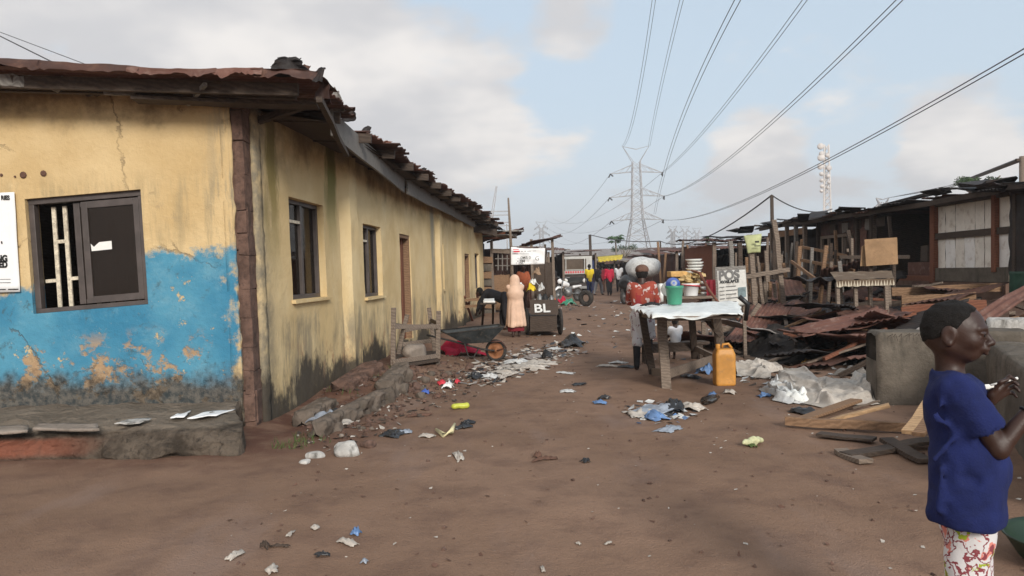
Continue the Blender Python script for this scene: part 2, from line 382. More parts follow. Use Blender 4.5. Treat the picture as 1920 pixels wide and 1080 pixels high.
M['greyprint']=simple('grey_print',(.15,.145,.14),.7,.2,8,0)
M['white_sheet']=simple('white_painted_sheet',(.8,.78,.75),.6,.06,3,.1,8,dirt=(.5,.42,.36))
M['card']=simple('brown_cardboard',(.30,.185,.10),.85,.2,4,.2,14,dirt=(.2,.12,.07))
M['sack']=simple('dirty_white_sack',(.46,.415,.365),.8,.25,5,.5,60,dirt=(.25,.2,.165))
M['sackgrey']=simple('grey_woven_sack',(.54,.54,.53),.8,.2,5,.6,40,dirt=(.25,.24,.23))
M['plastic_white']=simple('white_plastic_sheet',(.74,.75,.72),.35,.1,5,.2,20,spec=.5,dirt=(.5,.48,.43))
M['green']=simple('green_plastic',(.05,.26,.16),.4,.1,4,.05,spec=.5)
M['blue']=simple('blue_plastic',(.06,.12,.42),.4,.12,4,.05,spec=.5)
M['bluebag']=simple('blue_nylon',(.11,.2,.38),.4,.3,8,.4,30,spec=.5)
M['palebag']=simple('pale_blue_nylon',(.27,.3,.35),.4,.3,8,.4,30,spec=.5)
M['blackbag']=simple('black_nylon',(.022,.022,.024),.35,.3,8,.4,30,spec=.5)
M['yellow']=simple('yellow_jerrycan_plastic',(.54,.25,.05),.5,.2,5,.15,20,spec=.4,dirt=(.33,.17,.06))
M['lime']=simple('lime_plastic',(.5,.52,.07),.4,.15,6,.05)
M['rubber']=simple('dusty_rubber',(.035,.032,.03),.85,.3,12,.3,60,dirt=(.12,.09,.07))
M['steel']=simple('grey_metal',(.22,.22,.22),.5,.2,8,.05,metal=.6,spec=.5)
M['lattice']=simple('galvanised_lattice',(.34,.33,.335),.6,.15,1,0,metal=.2)
M['cable']=simple('power_cable',(.07,.07,.075),.6,.1,1,0)
M['mast']=simple('white_red_mast',(.62,.58,.55),.6,.2,.4,0)
M['skin']=simple('dark_skin',(.038,.0165,.011),.5,.18,9,.12,130,spec=.45)
M['palm']=simple('palm_skin',(.17,.07,.04),.5,.2,20,.15,120,spec=.4)
M['hair']=simple('short_black_hair',(.012,.010,.009),.9,.4,90,1.,240)
M['boyshirt']=simple('blue_cotton',(.0095,.016,.082),.92,.3,7,.35,170)
M['eye']=simple('eye_white',(.45,.40,.36),.3,.05,3,0)
def cloth(name,c,var=.25,dirt=None): M[name]=simple(name,c,.9,var,7,.4,50,dirt=dirt)
cloth('peach_cloth',(.66,.45,.33),.12);cloth('black_cloth',(.02,.018,.02));cloth('maroon_cloth',(.20,.02,.03));cloth('yellow_cloth',(.75,.55,.03),.15)
cloth('red_cloth',(.45,.02,.05));cloth('orange_cloth',(.40,.11,.05),.2);cloth('white_cloth',(.65,.65,.67),.12);cloth('grey_cloth',(.2,.2,.21));cloth('navy_cloth',(.03,.04,.1))
cloth('tan_cloth',(.3,.2,.13));cloth('brown_cloth',(.13,.07,.05))
def printed(name,base,blobs,sc=9.,lines=None,obj=True):
    n=N(name);P=n.O;D=n.map(P)
    w=n.noise(P,sc*.7,3,color=True);Q=n.mix(.12,P,w)
    col=base
    for i,(c,th,s) in enumerate(blobs):
        col=n.mix(n.mr(n.noise(n.map(Q,(1,1,1),(i*3.1,i*1.7,i*2.3)),sc*s,1,.4),th,th+.015),col,c)
    if lines:col=n.mix(n.mr(n.vor(Q,sc*.8,'DISTANCE_TO_EDGE'),.075,.055),col,lines)
    return n.bsdf(col,.9,n.bump(n.noise(P,40,3),.3,.008))
M['shorts']=printed('printed_shorts',(.62,.60,.60),[((.62,.22,.18),.60,1.),((.30,.36,.03),.66,.8)],26,(.22,.05,.06))
M['redprintcloth']=printed('red_printed_top',(.28,.055,.035),[((.5,.40,.38),.60,1.2),((.25,.03,.03),.62,.9)],14)
M['wrapper']=printed('pale_printed_wrapper',(.55,.53,.54),[((.25,.16,.18),.60,1.)],22)
M['grass']=simple('green_weed',(.07,.10,.03),.8,.4,10,0)
M['leaf']=simple('papaya_leaf',(.05,.10,.03),.7,.4,2,0)
M['leaf2']=simple('broad_leaf',(.05,.085,.03),.7,.4,2,0)
M['bark']=simple('grey_bark',(.2,.17,.14),.9,.3,6,.5,20)
# ------------------------------------------------------------ world, sun, camera
SUN_EL,SUN_AZ=math.radians(24),math.radians(163)   # azimuth clockwise from +Y: behind the camera, a little to the right
w=bpy.data.worlds.new('World');SC.world=w;w.use_nodes=True;nt=w.node_tree;nt.nodes.clear()
def wn(t,**k):
    n=nt.nodes.new(t)
    for a,b in k.items():setattr(n,a,b)
    return n
L=nt.links.new
sky=wn('ShaderNodeTexSky',sky_type='NISHITA',sun_disc=False,sun_elevation=SUN_EL,sun_rotation=SUN_AZ,air_density=1.,dust_density=2.2,ozone_density=1.)
tc=wn('ShaderNodeTexCoord');sx=wn('ShaderNodeSeparateXYZ');L(tc.outputs['Generated'],sx.inputs[0])
def wm(op,a,b,clamp=False):
    n=wn('ShaderNodeMath',operation=op,use_clamp=clamp)
    for i,x in enumerate((a,b)):
        if isinstance(x,bpy.types.NodeSocket):L(x,n.inputs[i])
        else:n.inputs[i].default_value=x
    return n.outputs[0]
zz=wm('ADD',wm('MAXIMUM',sx.outputs[2],0.),.28)
cb=wn('ShaderNodeCombineXYZ');L(wm('DIVIDE',sx.outputs[0],zz),cb.inputs[0]);L(wm('DIVIDE',sx.outputs[1],zz),cb.inputs[1])
def wnoise(vec,s,d,r,loc,dist=0.):
    m=wn('ShaderNodeMapping');L(vec,m.inputs[0]);m.inputs[1].default_value=loc
    n=wn('ShaderNodeTexNoise');L(m.outputs[0],n.inputs[0]);n.inputs['Scale'].default_value=s;n.inputs['Detail'].default_value=d;n.inputs['Roughness'].default_value=r;n.inputs['Distortion'].default_value=dist;return n.outputs['Fac']
def wmr(v,a,b,c=0.,d=1.):
    n=wn('ShaderNodeMapRange',interpolation_type='SMOOTHSTEP');L(v,n.inputs[0])
    for i,x in enumerate((a,b,c,d)):n.inputs[i+1].default_value=x
    return n.outputs[0]
def wmix(f,a,b):
    n=wn('ShaderNodeMix',data_type='RGBA')
    if isinstance(f,bpy.types.NodeSocket):L(f,n.inputs[0])
    else:n.inputs[0].default_value=f
    for i,x in((6,a),(7,b)):
        if isinstance(x,bpy.types.NodeSocket):L(x,n.inputs[i])
        else:n.inputs[i].default_value=(*x,1)
    return n.outputs[2]
cl1=wnoise(cb.outputs[0],1.15,7,.56,(.35,.2,0),.15)
cl2=wnoise(cb.outputs[0],3.2,6,.6,(2.7,1.2,0))
cov=wm('ADD',wm('MULTIPLY',cl1,.75),wm('MULTIPLY',cl2,.25))
cov=wm('ADD',cov,wm('MULTIPLY',sx.outputs[0],-.24))      # heavier cloud to the west
for (u_,v_,r0,k_) in((1815,262,5.5,.17),(1790,300,4.,.1),(1420,300,4.5,.13),(830,200,8.,.09),(520,60,10.,.07),(1080,30,4.,.10)):
    vd=wn('ShaderNodeVectorMath',operation='DOT_PRODUCT');L(tc.outputs['Generated'],vd.inputs[0]);vd.inputs[1].default_value=ray(u_,v_).normalized()
    cov=wm('ADD',cov,wmr(vd.outputs['Value'],math.cos(math.radians(r0)),math.cos(math.radians(r0*.25)),0.,k_))
fac=wmr(cov,.465,.565)
shade=wmr(wnoise(cb.outputs[0],1.7,4,.55,(1.9,4.2,0)),.40,.62)
hz=wmix(wmr(sx.outputs[2],.0,.5,.9,.72),sky.outputs[0],(4.6,5.45,6.25))
hz=wmix(wmr(sx.outputs[2],.22,.0,0.,.8),hz,(5.5,5.75,6.0))
cc=wmix(shade,(4.7,4.65,4.75),(6.7,6.4,6.15))
colr=wmix(wm('MULTIPLY',fac,.96),hz,cc)
bg=wn('ShaderNodeBackground');L(colr,bg.inputs[0]);bg.inputs[1].default_value=.12
wo=wn('ShaderNodeOutputWorld');L(bg.outputs[0],wo.inputs[0])
ld=bpy.data.lights.new('sun','SUN');ld.energy=2.7;ld.angle=math.radians(15);ld.color=(1.,.95,.87)
lo=bpy.data.objects.new('sun',ld);COL.objects.link(lo)
sd=V((math.sin(SUN_AZ)*math.cos(SUN_EL),math.cos(SUN_AZ)*math.cos(SUN_EL),math.sin(SUN_EL)));lo.rotation_euler=sd.to_track_quat('Z','Y').to_euler();lo.location=(0,-10,30)
cd=bpy.data.cameras.new('camera');cam=bpy.data.objects.new('camera',cd);COL.objects.link(cam);SC.camera=cam
cd.sensor_width=36;cd.lens=F/1920*36;cd.clip_start=.05;cd.clip_end=4000;cd.shift_y=(PPV-540)/1920
cam.matrix_world=Matrix((( RT.x,UP.x,-FW.x,0),(RT.y,UP.y,-FW.y,0),(RT.z,UP.z,-FW.z,EYE),(0,0,0,1)))
vs=SC.view_settings;vs.view_transform='Standard';vs.look='None';vs.exposure=.27;vs.gamma=1.
# ------------------------------------------------------------ ground
def sm(a,b,x):
    t=max(0.,min(1.,(x-a)/(b-a)));return t*t*(3-2*t)
WD=V((.0785,1,0)).normalized();WN=V((WD.y,-WD.x,0));C0=V((-2.3,6.82,0))
def walld(x,y): return (V((x,y,0))-C0).dot(WN)
def gh(x,y):
    h=.02*nz((x,y,0),.35)+.008*nz((x,y,0),1.6,3)+.004*nz((x,y,0),5.,5)
    for xo in(-.55,.55):
        xr=.75+.065*y+xo+.25*math.sin(y*.35);h-=.022*math.exp(-((x-xr)/.13)**2)*(.6+.6*nz((x,y,0),.9,4))
    h+=.012*abs(nz((x,y,0),2.7,8))-.010*max(0,nz((x,y,0),4.4,12))
    d=walld(x,y)
    if y>6.2:
        h+=.15*math.exp(-((d-.45)/.5)**2)*sm(7.6,9.2,y)*(1-sm(15,20,y))*(1+.6*nz((x,y,0),2.2,7))
        h-=.06*math.exp(-((d-.3)/.18)**2)*sm(6.4,6.9,y)*(1-sm(7.8,8.4,y))
        h+=.03*math.exp(-((d-.8)/.35)**2)*sm(6.2,7,y)*(1-sm(9,11,y))*(.6+nz((x,y,0),4.,9))
    h+=.5*sm(5.4,7.2,x)*sm(8.5,10.5,y)*(1-.5*sm(24,34,y))
    return h
def GP(u,v,dz=0.):
    z=0.
    for _ in range(5):
        p=G(u,v,z);z=gh(p.x,p.y)
    return V((p.x,p.y,z+dz))
def ZP(x,y,dz=0.): return V((x,y,gh(x,y)+dz))
xs=[-900,-300,-120,-60,-30,-18,-11,-8]+list(np.arange(-6,8.01,.08))+[8.6,9.5,11,14,18,25,40,80,200,900]
ys=[-60,-20,-6,0,1.6]+list(np.arange(2.2,14.,.08))
y=14.
while y<1600:ys.append(y);y*=1.06
P=[V((x,y,gh(x,y))) for x in xs for y in ys];NY=len(ys)
m=MB();m.add(P,[(i*NY+j,(i+1)*NY+j,(i+1)*NY+j+1,i*NY+j+1) for i in range(len(xs)-1) for j in range(NY-1)])
tag(m.build('ground',M['soil'],smooth=True,origin=(0,0,0)),kind='structure')
# ------------------------------------------------------------ yellow building
def S(s,z,d=0.): return C0+WD*s+WN*d+V((0,0,z))
def sz(u,v):
    p=onplane(u,v,C0,WN);return (p-C0).dot(WD),p.z
B=root('yellow_building',(-2.3,6.82,0),'long yellow plastered building with blue lower wall and rusty roof','building')
def wall(name,mat,pos,s0,s1,z0,z1,holes,step,thick,nrm,parent):
    """one plastered wall with real openings; pos(s,z)->point on the outer face"""
    def cuts(a,b,ex):
        c=sorted(set([a,b]+[x for x in ex if a<x<b]));o=[]
        for p,q in zip(c,c[1:]):
            k=max(1,round((q-p)/step));o+=[p+(q-p)*i/k for i in range(k)]
        return o+[b]
    ss=cuts(s0,s1,[h[0] for h in holes]+[h[1] for h in holes]);zs=cuts(z0,z1,[h[2] for h in holes]+[h[3] for h in holes])
    def wob(p): return p+nrm*(.012*fbm(p,1.3,2)+.004*nz(p,9,4))
    m=MB();nz_=len(zs)
    front=[wob(pos(s,z)) for s in ss for z in zs];back=[pos(s,z)-nrm*thick for s in ss for z in zs]
    m.add(front+back,[]);K=len(front)
    solid=lambda i,j:0<=i<len(ss)-1 and 0<=j<nz_-1 and not any(h[0]-1e-6<=ss[i] and ss[i+1]<=h[1]+1e-6 and h[2]-1e-6<=zs[j] and zs[j+1]<=h[3]+1e-6 for h in holes)
    for i in range(len(ss)-1):
        for j in range(nz_-1):
            if not solid(i,j):continue
            a,b,c,d=i*nz_+j,(i+1)*nz_+j,(i+1)*nz_+j+1,i*nz_+j+1
            m.f+=[(a,b,c,d),(K+d,K+c,K+b,K+a)];m.m+=[0,0]
            for(di,dj,p,q) in((0,-1,a,b),(1,0,b,c),(0,1,c,d),(-1,0,d,a)):
                if not solid(i+di,j+dj):m.f.append((q,p,K+p,K+q));m.m.append(0)
    return m.build(name,mat,parent)
# side wall -------------------------------------------------
def rect(us):
    q=[sz(*p) for p in us];return (min(a for a,_ in q),max(a for a,_ in q),sum(b for _,b in q[2:])/2,sum(b for _,b in q[:2])/2)
w1=rect([(540,370),(606,384),(606,557),(552,562)]);w2=rect([(680,419),(714,426),(714,555),(686,557)])
dr=rect([(749,438),(765,441),(776,652),(756,652)]);dr=(dr[0],dr[1],.2,dr[3])
w3=rect([(825,455),(831,456),(831,543),(826,543)]);d2=rect([(871,476),(880,476),(882,560),(873,560)]);w4=rect([(890,475),(898,476),(899,541),(892,541)])
SL=18.2
holes=[w1,w2,dr,w3,w4,d2]
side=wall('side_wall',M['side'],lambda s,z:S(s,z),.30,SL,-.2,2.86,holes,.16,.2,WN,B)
def pil(s0,s1,d,nm='pilaster'):
    m=MB();m.grid(4,24,lambda a,b:S(s0+(s1-s0)*a,-.2+3.04*b,d+.01*nz((s0+a,0,b*3),3)+(0 if 0<a<1 else -d-.02)),0);m.build(nm,M['side'],B)
for u0,u1,d in((640,668,.10),(818,826,.09),(858,868,.09)):
    a,b=sz(u0,540)[0],sz(u1,540)[0];pil(a,b,d)
def window_side(h,bars=False):
    s0,s1,z0,z1=h;fw=.045
    m=MB();dd=-.10
    for(a,b,c,d) in((s0,s1,z1-fw,z1),(s0,s1,z0,z0+fw),(s0,s0+fw,z0+fw,z1-fw),(s1-fw,s1,z0+fw,z1-fw)):
        m.box(S((a+b)/2,(c+d)/2,dd),(.05,b-a,d-c),Matrix.Rotation(-math.atan(.0785),3,'Z'))
    mid=s0+(s1-s0)*.5;m.box(S(mid,(z0+z1)/2,dd+.006),(.045,.06,z1-z0-2*fw),Matrix.Rotation(-math.atan(.0785),3,'Z'))
    f=m.build('window',M['frame'],B,bevel=.003)
    t=MB();t.box(S(s0+(s1-s0)*.25,z1-(z1-z0)*.22,dd+.012),(.03,(s1-s0)*.44,.03),Matrix.Rotation(-math.atan(.0785),3,'Z'));t.build('rail',M['grille'],f)
    for k in(0,1):
        if k and h is w1:   # the far pane of the nearest window stands open behind the near one
            pass
        g=MB();a=s0+fw+(mid-.03-s0-fw)*0 if k==0 else mid+.03;b=mid-.03 if k==0 else s1-fw
        dp=dd-.008-.012*k;g.box(S((a+b)/2,(z0+z1)/2,dp),(.006,b-a,z1-z0-2*fw),Matrix.Rotation(-math.atan(.0785),3,'Z'));g.build('pane',M['glass'],f)
    q=MB();q.box(S((s0+s1)/2,z0-.02,.015),(.06,s1-s0+.06,.035),Matrix.Rotation(-math.atan(.0785),3,'Z'),jit=.006);q.build('sill',M['side'],f)
for h in(w1,w2,w3,w4):window_side(h)
def door(h):
    s0,s1,z0,z1=h;m=MB();R=Matrix.Rotation(-math.atan(.0785),3,'Z')
    m.box(S(s0+.03,(z0+z1)/2,-.08),(.12,.06,z1-z0),R);m.box(S(s1-.03,(z0+z1)/2,-.08),(.12,.06,z1-z0),R);m.box(S((s0+s1)/2,z1-.03,-.08),(.118,s1-s0-.12,.06),R)
    f=m.build('door_frame',M['wood_mid'],B,bevel=.004)
    k=4;q=MB();wd=(s1-s0-.14)/k
    for i in range(k):q.box(S(s0+.07+wd*(i+.5),(z0+z1-.06)/2,-.14+.012*(i%2)),(.025,wd-.012,z1-z0-.08),R)
    q.build('door',M['wood_red'],B,bevel=.003)
door(dr);door(d2)
# front wall ------------------------------------------------
FY=6.82
def zroof(x): return 2.93+.045*(-1.6-x)+.05*sm(-3.5,-6,x)
def fpt(u,v): p=A(u,v,FY);return p.x,p.z
wq=[fpt(47,374),fpt(263,354),fpt(279,571),fpt(62,588)]     # outer window corners, a little out of true
wx0=(wq[0][0]+wq[3][0])/2;wx1=(wq[1][0]+wq[2][0])/2;wz0=(wq[2][1]+wq[3][1])/2;wz1=(wq[0][1]+wq[1][1])/2
xc,zc=(wx0+wx1)/2,(wz0+wz1)/2
TZ=((wq[1][1]-wq[0][1])+(wq[2][1]-wq[3][1]))/2/(wx1-wx0);TX=((wq[0][0]-wq[3][0])+(wq[1][0]-wq[2][0]))/2/(wz1-wz0)
def FR(x,z,d=0.):
    if z>2.4: z=2.4+(z-2.4)*(zroof(x)-.07-2.4)/.9
    k=sm(.0,.5,z)*(1-sm(2.3,2.9,z))*(1-sm(1.2,1.9,abs(x-xc)))
    return V((x+TX*(z-zc)*k,FY-d,z+TZ*(x-xc)*k))
front=wall('front_wall',M['front'],lambda x,z:FR(x,z),-9.,-2.42,-.2,3.3,[(wx0,wx1,wz0,wz1)],.16,.2,V((0,-1,0)),B)
rv=MB();e=.05                                             # pale reveal lip and frame
def fbar(m,x0,x1,z0,z1,d0,d1):
    q=[FR(x0,z0),FR(x1,z0),FR(x1,z1),FR(x0,z1)]
    m.add([p+V((0,-d1,0)) for p in q]+[p+V((0,-d0,0)) for p in q],[(0,1,2,3),(7,6,5,4),(1,0,4,5),(2,1,5,6),(3,2,6,7),(0,3,7,4)])
f=MB();fw=.05
for a,b,c,d in((wx0,wx1,wz1-fw,wz1),(wx0,wx1,wz0,wz0+fw*.8),(wx0,wx0+fw,wz0+fw*.8,wz1-fw),(wx1-fw,wx1,wz0+fw*.8,wz1-fw)):fbar(f,a,b,c,d,-.11,-.04)
W0=wx1-wx0
WIN=f.build('window',M['frame'],B,bevel=.004)
sash=MB();x0=wx0+W0*.45;x1=wx1-fw
for a,b,c,d in((x0,x0+.055,wz0+.05,wz1-.06),(x1-.05,x1-.003,wz0+.05,wz1-.06),(x0+.055,x1-.05,wz1-.12,wz1-.06),(x0+.055,x1-.05,wz0+.05,wz0+.11)):fbar(sash,a,b,c,d,-.075,-.045)
sas=sash.build('sliding_sash',M['frame'],WIN,bevel=.003)
g=MB();fbar(g,x0+.05,x1-.045,wz0+.105,wz1-.115,-.066,-.060);g.build('pane',M['glass'],WIN)
sash=MB();xa=wx0+W0*.365
for a,b,c,d in((xa,xa+.055,wz0+.05,wz1-.06),(xa+.06,x0-.004,wz0+.05,wz0+.09),(xa+.06,x0-.004,wz1-.1,wz1-.06)):fbar(sash,a,b,c,d,-.108,-.08)
sash.build('sliding_sash',M['frame'],WIN,bevel=.003)
g=MB();fbar(g,xa+.05,x1,wz0+.06,wz1-.07,-.098,-.093);g.build('pane',M['glass'],WIN)
def bar(x,z0,z1): 
    b=MB();b.beam(FR(x,z0,-.145),FR(x+rnd(-.006,.006),z1,-.145),.036,.02,(0,1,0));b.build('burglar_bar',M['grille'],WIN,bevel=.003)
def hbar(x0_,x1_,z):
    b=MB();b.beam(FR(x0_,z,-.145),FR(x1_,z,-.145),.02,.032,(0,0,1));b.build('burglar_bar',M['grille'],WIN,bevel=.003)
HH=wz1-wz0
for k in(.155,.255,.50,.62,.745,.865):bar(wx0+W0*k,wz0+.04,wz1-.07)
hbar(wx0+W0*.17,wx0+W0*.245,wz0+HH*.62);hbar(wx0+W0*.045,wx0+W0*.145,wz0+HH*.28);hbar(wx0+W0*.27,wx0+W0*.35,wz0+HH*.285)
hbar(wx0+W0*.52,wx0+W0*.61,wz0+HH*.28);hbar(wx0+W0*.76,wx0+W0*.855,wz0+HH*.29);hbar(wx0+W0*.52,wx0+W0*.61,wz0+HH*.63)
# paper stuck to the pane
pts=[(170,457),(176,463),(186,454),(209,451.5),(210,467),(172,471)]
q=[onplane(u,v,V((0,FY+.052,0)),V((0,1,0))) for u,v in pts];m=MB();m.add(q+[p+V((0,.002,0)) for p in q],[(0,5,4,3,2,1),(6,7,8,9,10,11)]+[(i,(i+1)%6,6+(i+1)%6,6+i) for i in range(6)])
tag(m.build('torn_paper',M['paper']),'torn white paper stuck on the glass of the front window','paper')
# curtain and dark room
m=MB();m.grid(40,6,lambda a,b:V((wx0+W0*(.5+.55*a),FY+.5+.03*math.sin(a*50),wz0-.2+(HH+.3)*b)));m.build('curtain',M['tan_cloth'],B,smooth=True)
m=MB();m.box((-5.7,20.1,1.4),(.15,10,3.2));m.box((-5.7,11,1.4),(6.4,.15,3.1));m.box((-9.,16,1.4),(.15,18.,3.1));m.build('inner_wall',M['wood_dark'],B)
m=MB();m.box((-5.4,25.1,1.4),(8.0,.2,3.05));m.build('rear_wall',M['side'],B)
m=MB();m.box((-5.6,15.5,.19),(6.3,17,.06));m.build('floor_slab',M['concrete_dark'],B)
# cracked corner of bare mud blocks
m=MB();z=-.15
while z<2.86:
    h=rnd(.16,.34);m.box((-2.352+rnd(-.004,.004),FY+.112+rnd(-.008,.008),z+h/2),(.092+rnd(-.008,.006),.2,h-.004),Matrix.Rotation(rnd(-.03,.03),3,'Z'),jit=.006);z+=h
m.build('corner_brickwork',M['mudbrick'],B,bevel=.006)
m=MB();z=-.2
while z<2.8:
    h=rnd(.2,.42);m.box(S(.105+rnd(-.01,.01),z+h/2,-.082+rnd(-.008,.008)),(.13,.17+rnd(-.012,.012),h-.007),Matrix.Rotation(rnd(-.04,.04),3,'Z'),jit=.008);z+=h
m.build('corner_brickwork',M['mudbrick'],B,bevel=.008)
m=MB();m.grid(3,40,lambda a,b:S(.19+.14*a+.035*nz((a,b*14,0),2.3)*(1-a),-.2+3.05*b,.006+.014*nz((a*2,b*18,1),2)+(.010 if a>.2 else -.01)),.05);m.build('broken_plaster_edge',M['side'],B,smooth=True)
m=MB();m.grid(3,40,lambda a,b:V((-2.5+.09*a+.03*nz((a,b*16,4),2)*a,FY-.006-.010*nz((a*2,b*14,1),2)+.008*a,-.2+3.05*b)),.05);m.build('broken_plaster_edge',M['front'],B,smooth=True)
# roof --------------------------------------------------------
def corr(p0,ud,vd,Wd,Ld,amp=.016,pitch=.085,nrm=None,crumple=.02,sag=0.,seed=0,nv=8,th=.003,ragged=.03,rows=4):
    """corrugated sheet: ribs run along vd, profile across ud"""
    ud=V(ud).normalized();vd=V(vd).normalized();nn=(nrm or ud.cross(vd)).normalized();nu=max(6,int(Wd/pitch*rows))
    def f(a,b):
        x=a*Wd;y=b*Ld
        e=ragged*nz((a*6,seed*3.1,0),1.3) if b in(0,1) else 0
        p=V(p0)+ud*x+vd*(y+e)
        return p+nn*(amp*math.sin(2*PI*x/pitch)+crumple*fbm((x*1.2,y*1.2,seed*7.3),1.1,seed)-sag*4*b*(1-b))
    m=MB();m.grid(nu,nv,f,th);return m
k=0;y=6.22
while y<24.6:
    wd=.84;xe=-1.62+.0785*(y-6.8) if y>7.6 else -1.5
    if 7.1<y<7.9: xe-=.5
    xe+=rnd(-.15,.12)
    for i in range(2):
        x1=xe-3.4*i+(.15 if i else 0);ln=3.6
        a=V((x1,y+rnd(-.02,.02),zroof(x1)+.012*(k%2)+.01*i));b=V((x1-ln,y,zroof(x1-ln)+.012*(k%2)+.01*i))
        corr(a,(0,1,0),b-a,wd+.06,ln,nrm=V((0,0,1)),crumple=.03 if i else .022,seed=k+.37,sag=.02,amp=.013,ragged=.10 if not i else .03).build('roof_sheet',M['rust'] if (k+i)%3 else M['rust_red'],B,smooth=True);k+=1
    y+=wd
# rafters, purlins and fascia
m=MB()
yy=6.4
while yy<24.5:
    xe=-1.66+.0785*(yy-6.8);m2=MB();m2.beam((xe,yy,zroof(xe)-.09),(xe-3.2,yy,zroof(xe-3.2)-.09),.05,.10,jit=.006);m2.build('rafter',M['wood_dark'],B);yy+=1.15
m=MB();m.beam((-9,6.55,zroof(-9)-.10),(-1.75,6.55,2.84),.05,.08,jit=.01,n=8);m.build('purlin',M['wood_dark'],B)
EP=[(-140,104),(-20,110),(100,118),(200,125),(300,132),(400,134),(480,132),(560,134),(600,139)]
def edgev(u):
    for (u0,v0),(u1,v1) in zip(EP,EP[1:]):
        if u<=u1:return v0+(v1-v0)*(u-u0)/(u1-u0)
    return EP[-1][1]
for i,(ua,ub,mt) in enumerate([(-140,75,'rust'),(55,262,'rust'),(240,405,'rust_red'),(385,492,'rust_red'),(470,598,'rust')]):
    def ff(a,b,i=i,ua=ua,ub=ub):
        u=ua+(ub-ua)*a;t=A(u,edgev(u),6.2);sk=.05*nz((i,0,0),1.7)+(.03 if i%2 else 0)
        if b<.55:
            k=b/.55;p=t+V((0,.75*(1-k)-.02*i%2,.05*(1-k)*0+.012))
        else:
            k=(b-.55)/.45;d_=(.05+.04*nz((a*3,i*4.,0),1.4)+.035*abs(nz((a*17,i,0),1.)));p=t+V((0,-.03*k+.03*nz((a*4,k,i),1),-d_*k+.012))
        p.z+=.008*math.sin(k*14)*(b<.55)+.012*fbm((a*2,i,b),1.1,i)+sk*.3;return p
    m=MB();m.grid(26,14,ff,.003);m.build('bent_roof_sheet',M[mt],B)
def upflap(u,v,Yd,w_,h_,mt,lean,sd_):
    c=A(u,v,Yd);m=MB()
    m.grid(10,12,lambda a,b:c+V(((a-.5)*w_*(1-.55*b)*(1-.35*math.sin(b*PI*.9)*nz((sd_,0,0),1.)) +lean*b*h_+.12*w_*nz((a*2,b*3,sd_),1.3),.10*math.sin(a*PI)*w_*2+.05*b,h_*b+.10*h_*nz((a*3,b,sd_),1.2)-(h_*.5*max(0,b-.75))*2*abs(a-.4))),.006);m.build('torn_roof_flap',M[mt],B)
upflap(545,140,6.2,.34,.17,'rust_dark',-.25,3.);upflap(534,134,6.3,.2,.14,'rust_dark',.5,8.);upflap(594,152,6.1,.07,.12,'rust_dark',.3,5.);upflap(602,185,6.5,.12,.16,'rust',.2,9.)
upflap(560,140,6.5,.14,.10,'rust',.6,21.);upflap(520,136,6.4,.16,.07,'rust_dark',-.4,22.);upflap(586,146,6.3,.10,.10,'rust_dark',.8,23.);upflap(612,196,6.9,.10,.12,'rust',-.3,24.);upflap(790,326,13.4,.14,.12,'rust_dark',.5,25.);upflap(760,306,12.,.16,.12,'rust_dark',-.4,26.)
upflap(632,208,7.5,.15,.24,'wood_grey',-.1,12.);upflap(652,226,8.,.16,.13,'rust_dark',.2,14.);upflap(684,250,9.,.12,.10,'rust_dark',.4,15.);upflap(716,275,10.3,.2,.09,'wood_red',.9,16.);upflap(733,292,11.,.12,.13,'rust_dark',-.2,17.)
m=MB();m.beam((-3.1,6.55,2.83),(-1.62,6.75,2.78),.2,.03,jit=.01,n=4);m.build('soffit_board',M['wood_dark'],B)
m=MB();m.beam((-2.35,7.2,2.75),(-1.75,6.9,2.83),.06,.06,n=2,jit=.01);m.build('purlin',M['wood_dark'],B)
m=MB();m.beam(A(600,185,6.25),A(650,290,8.3),.05,.05,n=3,jit=.012);m.build('hanging_batten',M['wood_dark'],B)
m=MB();m.beam(A(385,158,6.3),A(352,196,6.7),.03,.03,n=2);m.build('hanging_batten',M['wood_grey'],B)
def board(p,q,h,t,mat,nm='fascia_board',jit=.012,n=10):
    m=MB();a,b=V(p),V(q);m.beam(a,b,t,h,jit=jit,n=n);m.build(nm,mat,B,bevel=.004)
board(A(195,163,6.5),A(410,170,6.62),.12,.03,M['wood_grey']);board(A(-40,148,6.35),A(120,157,6.45),.09,.03,M['wood_grey'],jit=.03);board(A(118,162,6.6),A(190,170,6.6),.1,.03,M['wood_dark'],jit=.02)
e1,e2,e3=A(622,232,7.5),A(758,348,12.1),A(890,418,22.2)
board(e1,e2,.24,.03,M['wood_grey'],jit=.012,n=4);board(V(e2)+V((.03,.05,0)),e3,.26,.03,M['wood_grey'],jit=.01)
m=MB();m.add([S(.2,2.84,-.1),S(17.6,2.84,-.1),S(17.6,2.80,.42),S(.7,2.80,.50)],[(0,1,2,3)]);m.add([S(.2,2.87,-.1),S(17.6,2.87,-.1),S(17.6,2.83,.42),S(.7,2.83,.50)],[(3,2,1,0)]);m.build('soffit',M['wood_dark'],B)
# end bay with its own lower dark roof
m=MB();a=A(868,412,22.6);corr(a+V((-.6,0,.0)),(1,.0,-.12),(0.12,1,0),1.5,2.6,crumple=.05,seed=5.2,nrm=V((0,0,1))).build('roof_sheet',M['rust_dark'],B,smooth=True)
m=MB();m.beam(A(872,425,22.5),A(930,437,23.2),.05,.2,jit=.02,n=4);m.build('fascia_board',M['wood_dark'],B)
m=MB();m.beam(A(930,437,23.2),A(912,430,25.3),.05,.2,jit=.02,n=4);m.build('fascia_board',M['wood_dark'],B)
